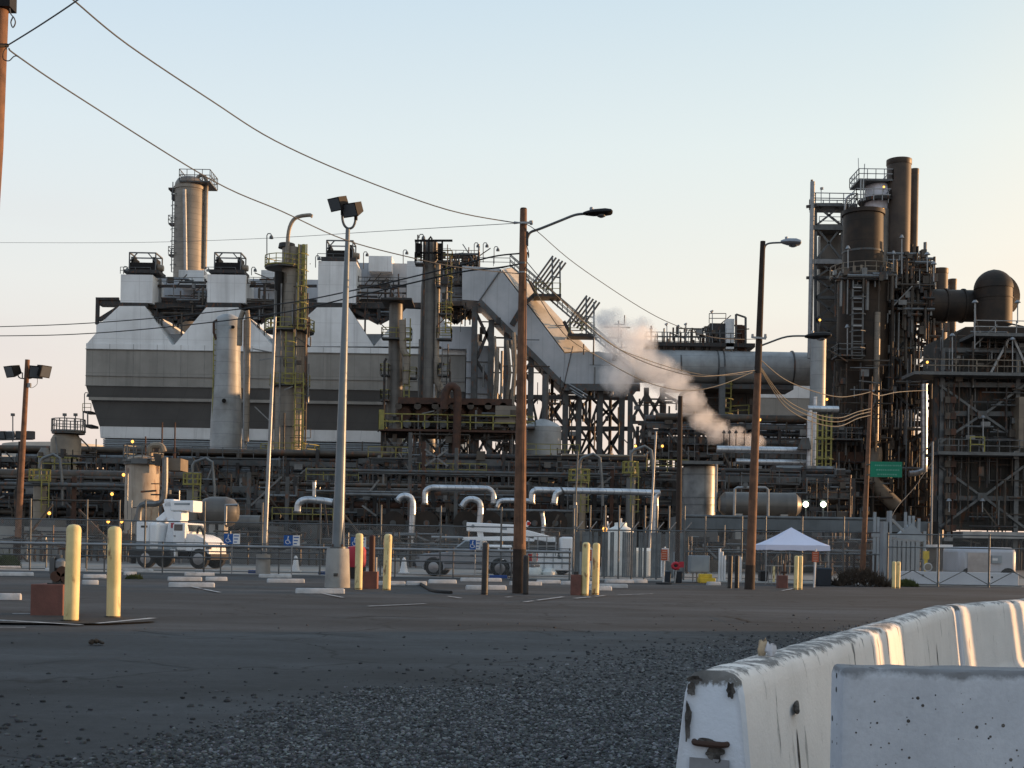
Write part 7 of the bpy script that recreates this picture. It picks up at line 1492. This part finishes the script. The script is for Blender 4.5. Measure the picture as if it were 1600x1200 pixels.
d = 57; t = T('yellow_valve', 'yellow valve column with round white gauge between cabinets and white enclosure', 'valve', (X(1450, 900, d), d, 0)); t.part('valve_stem', G().box(X(1444, 870, d), X(1452, 870, d), d, d+.2, Z(1450, 874, d), Z(1450, 861, d)).cyl((X(1448, 870, d), d+.1, 0), (X(1448, 870, d), d+.1, Z(1450, 870, d)), .08, None, 10), M['bright_yellow']); t.part('gauge', G().cyl(P(1450, 886, d-.15), P(1450, 886, d), .19, None, 18), M['white_sign']); t.part('gauge_face', G().cyl(P(1450, 886, d-.16), P(1450, 886, d-.15), .15, None, 18), M['tank_tan'])
# brush and weeds
def bush(name, lab, cat, px0, px1, pb, pt, m_, n, seed, dep=.8, stuff=False):
    r = random.Random(seed); b = GP((px0+px1)/2, pb); d = b.y; x0, x1 = X(px0, pb, d), X(px1, pb, d); h = Z((px0+px1)/2, pt, d); g = G()
    for i in range(n):
        x = r.uniform(x0, x1); y = d+r.uniform(-.1, dep); e = (1-abs((x-x0)/(x1-x0)*2-1)**2.5); z0 = r.uniform(0, .6)*h*e; L = r.uniform(.1, .35)*max(.35, h); a = r.uniform(0, 6.28); dx, dz = math.cos(a)*L*.6, abs(r.gauss(.6, .35))*L; w = r.uniform(.012, .03)
        p = V((x, y, z0)); q = p+V((dx, r.uniform(-.2, .2)*L, dz)); g.add([p-V((w, 0, 0)), p+V((w, 0, 0)), q], [(0, 1, 2)])
        g.add([p-V((0, w, 0)), p+V((0, w, 0)), q+V((.01, .02, 0))], [(0, 1, 2)])
    one(name, g, M[m_], lab, cat, b)
bush('dry_brush', 'dark brown tangle of dead brush at the foot of the orange pole', 'bush', 1312, 1394, 917, 876, 'dryweed', 1500, 3, 1.6); bush('weed_clump', 'low green weed clump right of the tight pair of yellow bollards', 'weed', 1404, 1436, 917, 901, 'weed', 1300, 4); bush('weed_clump', 'low dark shrub at the left edge at the foot of the floodlight pole', 'weed', -10, 22, 888, 856, 'weed', 1200, 5); bush('weed_clump', 'small weed tuft on the asphalt right of the second yellow bollard', 'weed', 196, 220, 905, 894, 'weed', 260, 6, .3)
for i, (px, w) in enumerate(((1322, 3), (1332, 4), (1345, 3), (1358, 4), (1366, 3), (1378, 4))): one('fence_board', G().box(X(px, 900, 53), X(px+w, 900, 53), 53, 53.05, 0, Z(px, 862+i % 3*3, 53)), M['wood_dark'], ('first', 'second', 'third', 'fourth', 'fifth', 'sixth')[i]+' dark upright board from the left behind the dead brush', 'board', (X(px, 900, 53), 53, 0), 'dark upright boards behind the brush')
for px, lab in ((462, 'white jug shaped marker cone near the far fence left of the steel pole'), (631, 'white marker cone near the far fence right of the yellow bollards')):
    d = 58; b = V((X(px, 890, d), d, 0)); t = T('marker_cone', lab, 'cone', b, 'white marker cones by the road'); t.part('cone_body', G().rev(b, [(.2, .03), (.13, .35), (.1, .6), (.04, .72)], 14), M['white_sign']); t.part('cone_foot', G().box(b.x-.24, b.x+.24, d-.24, d+.24, 0, .04), M['white_sign'])
t = T('low_block', 'white concrete block lying by the far road left of a marker cone', 'concrete block', (X(616, 885, 59), 59, 0)); t.part('block_body', G().box(X(607, 885, 59), X(623, 885, 59), 59, 59.5, 0, Z(615, 872, 59)), M['conc'], bevel=.02)

# ================================================================== VEHICLES
def arch(cx, cz, r, a0=200, a1=-20, n=9): return [(cx+r*math.cos(math.radians(a0+(a1-a0)*i/n)), cz+r*math.sin(math.radians(a0+(a1-a0)*i/n))) for i in range(n+1)]
def wheel(t, x, y, r, w=.24, side=-1):
    o = t.part('wheel', G().cyl((x, y, r), (x, y+w*.05*side, r), r*.62, None, 24), M['rim']); tr = G().tube([(x, y-w/2, r), (x, y-w*.4, r), (x, y+w*.4, r), (x, y+w/2, r)], [r*.9, r, r, r*.9], 26)
    t.part('tyre', tr, M['tyre'], parent=o); t.part('rim_face', G().cyl((x, y+side*w*.5, r), (x, y+side*w*.56, r), r*.6, r*.5, 20).cyl((x, y+side*w*.56, r), (x, y+side*w*.6, r), r*.14, None, 10), M['rim'], parent=o)
def pickup(lab):
    t = T('pickup_truck', lab, 'pickup truck', (0, 0, 0)); W = .95
    out = [(-2.62, .62), (-2.55, .42), (-2.32, .40)]+arch(-1.78, .40, .44)+[(-1.25, .36), (.72, .36)]+arch(1.2, .40, .44)+[(1.75, .40), (2.55, .48), (2.6, .62), (2.58, 1.14), (.42, 1.13), (-1.02, 1.10), (-1.35, 1.06), (-2.2, .99), (-2.56, .86)]
    t.part('truck_body', G().poly(out[::-1], -W, W), M['truck_silver'], bevel=.035)
    lo_, hi = [(-1.08, 1.11), (.45, 1.135)], [(-.42, 1.62), (.30, 1.62)]; g = G(); yb, yt = W-.06, W-.22
    A = [V((lo_[0][0], -yb, lo_[0][1])), V((lo_[1][0], -yb, lo_[1][1])), V((lo_[1][0], yb, lo_[1][1])), V((lo_[0][0], yb, lo_[0][1]))]; B = [V((hi[0][0], -yt, 1.62)), V((hi[1][0], -yt, 1.62)), V((hi[1][0], yt, 1.62)), V((hi[0][0], yt, 1.62))]
    t.part('cab', g.loft(A, B), M['truck_silver'], bevel=.04)
    def sidep(x, z, s_): k = (z-1.11)/.51; return V((x, s_*(yb+(yt-yb)*k+.012), z))
    for s_ in (-1, 1):
        t.part('side_window', G().add([sidep(x, z, s_) for x, z in ((-.86, 1.17), (.02, 1.18), (.02, 1.56), (-.40, 1.56))], [(0, 1, 2, 3)]), M['window']); t.part('side_window', G().add([sidep(x, z, s_) for x, z in ((.08, 1.18), (.36, 1.18), (.26, 1.56), (.08, 1.56))], [(0, 1, 2, 3)]), M['window'])
        g = G().box(-.95, -.94, s_*(W+.004), s_*(W-.02), .5, 1.08).box(.10, .11, s_*(W+.004), s_*(W-.02), .5, 1.08); dr = t.part('door', G().box(-.93, .09, s_*(W+.006), s_*(W-.02), .5, 1.07), M['truck_silver']); t.part('handle', G().box(-.12, .04, s_*(W+.03), s_*(W+.006), .93, .97), M['chassis'], parent=dr)
        t.part('mirror', G().cbox((-.82, s_*(W+.14), 1.2), (.10, .2, .18)), M['truck_silver']); t.part('headlight', G().box(-2.6, -2.42, s_*(W+.004), s_*(W-.3), .74, .87), M['glasslens']); t.part('tail_lamp', G().box(2.45, 2.605, s_*(W+.004), s_*(W-.14), .74, 1.06), M['redlamp'])
    t.part('windscreen', G().add([V((-1.06, -.82, 1.15)), V((-1.06, .82, 1.15)), V((-.45, .68, 1.60)), V((-.45, -.68, 1.60))], [(0, 3, 2, 1)]), M['window']); t.part('bumper', G().box(-2.74, -2.5, -W+.03, W-.03, .42, .60), M['chassis'], bevel=.03); t.part('bumper', G().box(2.55, 2.72, -W+.05, W-.05, .46, .60), M['rim'], bevel=.02)
    t.part('grille', G().box(-2.63, -2.55, -.55, .55, .62, .86), M['chassis']); t.part('trim_strip', G().box(-1.3, .75, -W-.014, -W, .56, .60), M['chassis'])
    for x in (-1.78, 1.2):
        for s_ in (-1, 1): wheel(t, x, s_*(W-.13), .39, .24, s_)
    return t
pk = pickup('silver pickup truck facing left behind the fence in the centre'); c = GP(744, 901.5); place(pk.o, (c.x-.0, c.y+.9, 0), rz=math.radians(-9), sc=.94)

def bucket_truck():
    """utility truck facing right, folded white boom on top"""
    d = 62; c = V((X(278, 890, d), d, 0)); t = T('bucket_truck', 'white utility truck with folded boom on a turret, left behind the fence', 'utility truck', (0, 0, 0)); s_ = lambda px: (px-278)*d/F
    zq = lambda py: (890-py)*d/F; W = 1.05
    t.part('chassis_frame', G().box(s_(214), s_(338), -.45, .45, zq(872), zq(862)), M['chassis']); t.part('side_skirt', G().box(s_(212), s_(288), -W, W, zq(875), zq(862)), M['chassis'])
    t.part('utility_box', G().box(s_(224), s_(246), -W, W, zq(850), zq(818)), M['truck_white'], bevel=.05); t.part('tool_bin', G().box(s_(246.5), s_(262), -W-.08, W, zq(862), zq(820)), M['truck_white'], bevel=.14); t.part('marker_plate', G().box(s_(232), s_(243), -W-.01, -W, zq(828), zq(825)), M['chassis'])
    t.part('rear_locker', G().box(s_(224), s_(292), -W, W, zq(862), zq(851)), M['cabinet'], bevel=.03)
    t.part('turret', G().loft([V((s_(262), -.5, zq(852))), V((s_(284), -.5, zq(852))), V((s_(284), .5, zq(852))), V((s_(262), .5, zq(852)))], [V((s_(268), -.4, zq(814))), V((s_(288), -.4, zq(814))), V((s_(288), .4, zq(814))), V((s_(268), .4, zq(814)))]), M['truck_white'], bevel=.05)
    t.part('control_panel', G().box(s_(274), s_(281), -.56, -.5, zq(828), zq(820)), M['red']); t.part('lower_boom', G().beam((s_(246), 0, zq(818)), (s_(272), 0, zq(797)), .5, .32).beam((s_(262), -.1, zq(788)), (s_(272), -.1, zq(816)), .5, .45), M['truck_white'], bevel=.03)
    t.part('upper_boom', G().box(s_(270), s_(306), -.42, .42, zq(801), zq(785)).box(s_(258), s_(275), -.35, .35, zq(796), zq(783)), M['truck_white'], bevel=.05); t.part('boom_tip', G().box(s_(304), s_(310), -.5, .5, zq(803), zq(785)), M['truck_white'], bevel=.04); t.part('boom_slot', G().box(s_(277), s_(303), -.43, -.42, zq(792), zq(789)), M['cabinet']); t.part('knuckle', G().box(s_(275), s_(289), -.4, .4, zq(816), zq(802)), M['truck_white'], bevel=.05)
    # cab
    t.part('cab', G().poly([(s_(284), zq(862)), (s_(305), zq(862)), (s_(306), zq(835)), (s_(309), zq(833)), (s_(305), zq(820)), (s_(287), zq(819)), (s_(284), zq(824))], -W+.05, W-.05), M['truck_white'], bevel=.05)
    t.part('side_window', G().box(s_(287), s_(303.5), -W+.03, -W+.05, zq(832), zq(822.5)), M['window']); dr = t.part('door', G().box(s_(286), s_(304), -W+.02, -W+.05, zq(858), zq(834)), M['truck_white']); t.part('handle', G().box(s_(287), s_(290), -W-.01, -W+.02, zq(841), zq(839.5)), M['chassis'], parent=dr)
    t.part('windscreen', G().loft([V((s_(309.4), -W+.2, zq(833))), V((s_(309.4), W-.2, zq(833))), V((s_(309), W-.2, zq(833))), V((s_(309), -W+.2, zq(833)))], [V((s_(305.6), -W+.25, zq(822))), V((s_(305.6), W-.25, zq(822))), V((s_(305), W-.25, zq(822))), V((s_(305), -W+.25, zq(822)))]), M['window']); t.part('mirror', G().box(s_(306), s_(310), -W-.28, -W-.1, zq(845), zq(822)), M['truck_white'], bevel=.02)
    t.part('hood', G().poly([(s_(305), zq(864)), (s_(316), zq(864))]+arch(s_(328), zq(876), .52, 175, 20)[::1]+[(s_(345), zq(868)), (s_(343), zq(852)), (s_(334), zq(843)), (s_(322), zq(838)), (s_(306), zq(836))], -W+.1, W-.1), M['truck_white'], bevel=.06); t.part('headlight', G().box(s_(339), s_(345.5), -W+.08, -W+.3, zq(860), zq(853)), M['glasslens']); t.part('step', G().box(s_(281), s_(290), -W, -W+.3, zq(872), zq(856)), M['truck_white'], bevel=.03); t.part('bumper', G().box(s_(343), s_(348), -W+.05, W-.05, zq(876), zq(867)), M['chassis'])
    t.part('antler_hoses', G().tube([(s_(314), -.3, zq(836)), (s_(317), -.3, zq(826)), (s_(322), -.3, zq(830)), (s_(325), -.3, zq(838))], .06, 6, 3), M['chassis'])
    for px, r_ in ((240, .46), (328, .46)):
        for sd in (-1, 1): wheel(t, s_(px), sd*(W-.16), r_, .3, sd)
    t.part('mud_flap', G().box(s_(215), s_(216), -W+.05, -W+.5, zq(884), zq(868)), M['chassis']); t.o.location = c
    return t
bt = bucket_truck(); bt.o.rotation_euler = (0, 0, math.radians(-12))
def boom_truck():
    d = 62; c = V((X(815, 899, d), d, 0)); t = T('boom_truck', 'white boom truck with long stowed boom behind the pickup and the big wooden pole', 'utility truck', c); W = 1.1
    bxx = lambda a, b_, pt, pb, y0=-W, y1=W: G().box(X(a, 870, d), X(b_, 870, d), d+y0, d+y1, Z(815, pb, d), Z(815, pt, d))
    q = lambda px, py, y=0: P(px, py, d+y)
    t.part('upper_boom', G().loft([q(729, 816, -.3), q(729, 830, -.3), q(729, 830, .3), q(729, 816, .3)], [q(808, 820, -.3), q(808, 834, -.3), q(808, 834, .3), q(808, 820, .3)]), M['truck_white'], bevel=.04); t.part('boom_arm', G().loft([q(808, 824, -.25), q(808, 838, -.25), q(808, 838, .25), q(808, 824, .25)], [q(868, 840, -.25), q(870, 850, -.25), q(870, 850, .25), q(868, 840, .25)]), M['truck_white'], bevel=.04)
    t.part('lower_boom', G().loft([q(722, 839, -.25), q(722, 844, -.25), q(722, 844, .25), q(722, 839, .25)], [q(835, 837, -.25), q(835, 846, -.25), q(835, 846, .25), q(835, 837, .25)]), M['truck_white'], bevel=.03); t.part('boom_mount', G().loft([q(744, 826, -.2), q(748, 846, -.2), q(748, 846, .2), q(744, 826, .2)], [q(754, 826, -.2), q(757, 846, -.2), q(757, 846, .2), q(754, 826, .2)]), M['truck_white'])
    t.part('thin_outrigger', G().cyl(q(674, 839, -.4), q(724, 840, -.4), .06, None, 8), M['galv']); t.part('fly_tip', G().beam(q(820, 824), q(827, 815), .2), M['truck_white']); t.part('tip_lamp', G().cbox(q(826, 818, -.1), (.15, .15, .15)), M['redlamp']); t.part('boom_fitting', G().cyl(q(739, 822, -.34), q(739, 822, -.3), .08, None, 10).box(q(784, 823).x, q(792, 823).x, d-.33, d-.3, q(788, 828).z, q(788, 823).z), M['cabinet'])
    t.part('bed_frame', bxx(742, 894, 885, 891, -.5, .5), M['chassis']); t.part('utility_body', bxx(820, 893, 872, 890), M['truck_white'], bevel=.04); t.part('bed_rack', bxx(812, 870, 861, 872), M['truck_white'], bevel=.03); t.part('rear_cab_box', bxx(874, 894, 838, 872), M['truck_white'], bevel=.1); t.part('turret', bxx(838, 868, 846, 862, -.5, .5), M['chassis'], bevel=.04)
    t.part('cab', bxx(752, 800, 852, 885), M['truck_white'], bevel=.08); t.part('side_window', bxx(757, 778, 856, 866, -W-.02, -W), M['window']); t.part('side_window', bxx(781, 796, 856, 866, -W-.02, -W), M['window']); t.part('ladder_rack', G().rail([q(826, 868, -W), q(868, 868, -W)], .9, .05, .5), M['galv']); t.part('stake_side', G().rail([q(836, 888, -W-.05), q(892, 888, -W-.05)], .8, .04, .45, 3), M['cabinet'])
    t.part('white_sack', G().rev(q(834, 898, -W-.2), [(.4, 0), (.42, .2), (.3, .42), (.12, .52)], 12), M['plast']); t.part('white_sack', G().rev(q(858, 899, -W-.2), [(.35, 0), (.36, .15), (.2, .34)], 12), M['plast'])
    for px in (768, 846, 876):
        for sd in (-1, 1):
            o = t.part('wheel', G().cyl((X(px, 895, d), d+sd*(W-.15), .45), (X(px, 895, d), d+sd*(W-.1), .45), .28, None, 20), M['rim']); t.part('tyre', G().cyl((X(px, 895, d), d+sd*(W-.32), .45), (X(px, 895, d), d+sd*(W-.02)-sd*.06, .45), .45, None, 24), M['tyre'], parent=o)
    return t
boom_truck()

# ---- unseen screens added past the right edge: they block sun, gaps stripe the barriers
tn = math.cos(SUN_AZ)/math.sin(SUN_AZ); OX = 9.0
def shadow_y(px, seg):       # where the sun ray that meets the barrier face at this picture column passes x = OX
    if seg == 1: a, dd_ = A1, d1
    else: a, dd_ = A2, d2
    k = (px-800)/F; s_ = (k*a.y-a.x)/(dd_.x-k*dd_.y); p = a+dd_*s_; return p.y+(OX-p.x)*tn
gaps = [(shadow_y(1336, 1), shadow_y(1350, 1)), (shadow_y(1358, 1), shadow_y(1383, 1)), (shadow_y(1462, 2), shadow_y(1474, 2)), (shadow_y(1480, 2), shadow_y(1495, 2)), (shadow_y(1557, 2), shadow_y(1569, 2)), (shadow_y(1574, 2), shadow_y(1592, 2))]
edges = [2.0]+[v for g_ in gaps for v in g_]+[20.4]
for i in range(0, len(edges), 2):
    y0, y1 = edges[i], edges[i+1]; h = 2.3+.15*rnd.random(); t = T('sun_blocker', ('widest', 'narrow', 'second wide', 'slim', 'third wide', 'thin', 'last')[i//2]+' unseen sun-blocking screen added beyond the right edge', 'timber stack', (OX, (y0+y1)/2, 0), 'added sun-blocking screens')
    z = 0
    while z < h: t.part('blocker_slab', G().box(OX, OX+.22, y0, y1, z, z+.21), M['wood_dark']); z += .215

M['beam_grey'] = mat('beam_grey_paint', (.115,.135,.15), .6, col2=(.085,.10,.11), scale=.8, streak=.4)
# ---- elevated grey box beam and dark equipment at grade, right of centre
d = 80; t = T('pipe_bridge', 'low grey box beam bridge on short legs behind the right fence and tent', 'pipe bridge', (X(1240, 850, d), d, 0))
t.part('box_beam', nb(1068, 812, 1455, 829, d, 2), M['beam_grey']); t.part('top_pipe', HC(G(), 1068, 1390, 809, 5, d+1), M['galv_dark'])
for px in (1072, 1145, 1215, 1290, 1365, 1440): t.part('bridge_leg', G().box(X(px, 850, d), X(px+5, 850, d), d+.3, d+1, 0, Z(px, 829, d)), M['grey_steel'])
for a, b_, pt, m_ in ((1080, 1120, 838, 'dark_clad'), (1126, 1165, 846, 'tower_grey'), (1190, 1230, 842, 'dark_clad'), (1240, 1300, 838, 'furnace'), (1306, 1360, 846, 'dark_clad'), (1380, 1450, 838, 'furnace')):
    t.part('skid_enclosure', nb(a, pt, b_, 884, d+3, 2), M[m_]) if 0 else t.part('skid_enclosure', G().box(X(a, 850, d), X(b_, 850, d), d+3, d+5, 0, Z(a, pt, d)), M[m_])
add_clutter(t, 1068, 838, 1450, 885, 70, 82, 190, 131, horiz=.4, thick=(.04, .12))
t = T('tank_skirt_frame', 'dark skirt and low shed under the banded tank between the wooden poles', 'shed', (X(1092, 850, 88), 88, 0)); t.part('shed_wall', G().box(X(1062, 840, 88), X(1122, 840, 88), 88, 94, 0, Z(1092, 806, 88)), M['dark_clad']); t.part('shed_door', G().box(X(1080, 840, 88), X(1092, 840, 88), 87.94, 88, 0, Z(1086, 838, 88)), M['cabinet'])
# small items along the fence foot: drums, boxes and pipes seen through the mesh
t = T('yard_equipment', 'jumble of small valves and pipes at grade along the far side of the fence', 'pipework', (X(500, 870, 76), 76, 0)); add_clutter(t, -20, 828, 900, 868, 74, 90, 330, 132, horiz=.35, thick=(.05, .14))
t = T('yard_equipment', 'grey panels and frames seen through the slatted fence beside the plastic tank', 'pipework', (X(980, 870, 60), 60, 0))
for px, w, pt, m_ in ((906, 10, 862, 'cabinet'), (924, 6, 858, 'panel_white'), (1018, 9, 850, 'cabinet'), (1030, 5, 864, 'white_sign'), (1050, 8, 862, 'cabinet'), (940, 5, 870, 'galv')): t.part('standing_panel', G().box(X(px, 880, 60), X(px+w, 880, 60), 60, 60.3, 0, Z(px, pt, 60)), M[m_])
# masts and lamp standards rising over the roof line
for px, pb, pt, dd, lab in ((417, 412, 365, 144, 'thin hooked lamp standard left of the gooseneck vent'), (655, 372, 366, 150, 'short mast on the framed head of the tallest column'), (741, 410, 379, 168, 'left hooked lamp over the sunlit roof plant'), (755, 410, 379, 168, 'middle hooked lamp over the sunlit roof plant'), (772, 412, 385, 168, 'right straight lamp over the sunlit roof plant'), (568, 420, 393, 175, 'small roof lamp right of the third fan box'), (630, 412, 390, 175, 'small roof lamp left of the tallest column'), (193, 428, 416, 172, 'tiny roof lamp at the far left hood'), (493, 418, 399, 172, 'tiny roof lamp left of the third fan box'), (393, 430, 417, 172, 'tiny roof lamp right of the second fan box'), (320, 430, 417, 172, 'tiny roof lamp left of the second fan box'), (132, 645, 613, 175, 'small lamp on the left side platform')):
    t = T('roof_lamp', lab, 'lamp', P(px, pb, dd), 'small lamps on masts along the roof line'); p, q = P(px, pb, dd), P(px, pt+3, dd)
    t.part('mast', G().tube([p, q, q+V((.12, 0, .22)), q+V((.4, 0, .22)), q+V((.5, 0, .1))], .06, 6), M['galv_dark']); t.part('lamp_shade', G().rev(q+V((.5, 0, -.35)), [(.24, 0), (.2, .25), (.08, .42)], 10), M['galv_dark'])

# ---- extra plant features in front of and among the racks
for k_, (px, w, pt, pb, dd, m_, lab) in enumerate(((62, 20, 742, 850, 106, 'tank_tan', 'small tan drum column far left behind the low rack'), (300, 17, 748, 850, 106, 'tower_grey', 'slim grey drum above the folded boom'), (905, 20, 742, 850, 104, 'tank_tan', 'tan drum column right of the big wooden pole'), (985, 15, 730, 850, 104, 'tower_grey', 'slim grey drum left of the tall white riser'))):
    x = X(px, 800, dd); t = T('process_drum', lab, 'process vessel', (x, dd, 0)); r_ = S(w, dd)/2; zt = Z(px, pt, dd)
    t.part('shell', G().rev((x, dd, 0), [(r_, 0), (r_, zt-r_*.6), (r_*.8, zt-r_*.25), (r_*.4, zt-.05), (.05, zt)], 22), M[m_]); platform(t, px, pt+9, w*1.6, dd, n=10, h=.9)
    t.part('caged_ladder', G().ladder(P(px+w*.4, 800, dd-r_-.5), Z(px, pt, dd)-Z(px, 800, dd), w=.6, r=.05), M['yellow_rail']); t.part('overhead_pipe', G().tube([V((x, dd, zt)), V((x, dd, zt+1.1)), V((x+.5, dd, zt+1.5)), V((x+1.6, dd, zt+1.4)), V((x+1.9, dd, zt-2.5))], .13, 8, 2), M['grey_pipe'])
t = T('yellow_walkway', 'long thin yellow railed walkways threading the pipe racks', 'walkway', (X(600, 730, 109), 109, 0))
for a, b_, py, dd in ((300, 420, 716, 125), (478, 560, 752, 108), (575, 640, 716, 120), (655, 760, 744, 107), (815, 905, 712, 119), (870, 960, 742, 106), (120, 200, 764, 110), (330, 410, 806, 104), (425, 520, 814, 104), (1010, 1075, 738, 106), (1185, 1250, 756, 105)):
    t.part('walkway_deck', nb(a, py-1, b_, py+.8, dd, 1.2), M['grey_steel']); t.part('walkway_railing', RL(G(), a, b_, py-1, dd, h=1.0, w=.06, step=1.5), M['yellow_rail' if (a % 3) else 'galv_dark'])
t = T('steel_portal', 'brown steel columns and braces standing before the centre racks', 'steel frame', (X(650, 800, 106), 106, 0))
for px, a in ((640, 676), (661, 690), (712, 700), (818, 738), (955, 735), (448, 745), (388, 738), (250, 735), (115, 745)): t.part('steel_post', G().beam((X(px, 800, 106), 106, 0), P(px+1.5, a, 106), .3), M['rust_steel' if px % 2 else 'grey_steel'])
for a, b_, c_, e_ in ((664, 728, 700, 702), (700, 728, 664, 702), (575, 772, 592, 750), (588, 806, 566, 790), (392, 790, 440, 745), (900, 790, 955, 745)): t.part('steel_brace', G().beam(P(a, b_, 105.8), P(c_, e_, 105.8), .15), M['grey_pipe'])
for a, b_, py, w, m_ in ((480, 950, 738, 5, 'grey_steel'), (478, 640, 768, 3, 'grey_pipe'), (540, 640, 773, 6, 'grey_pipe'), (560, 940, 742, 3, 'galv_dark'), (0, 260, 758, 6, 'grey_steel'), (878, 1010, 712, 4, 'tank_tan'), (30, 190, 782, 3, 'brown_pipe'), (760, 900, 798, 5, 'grey_pipe')): t.part('long_pipe', HC(G(), a, b_, py, w, 105.5), M[m_])
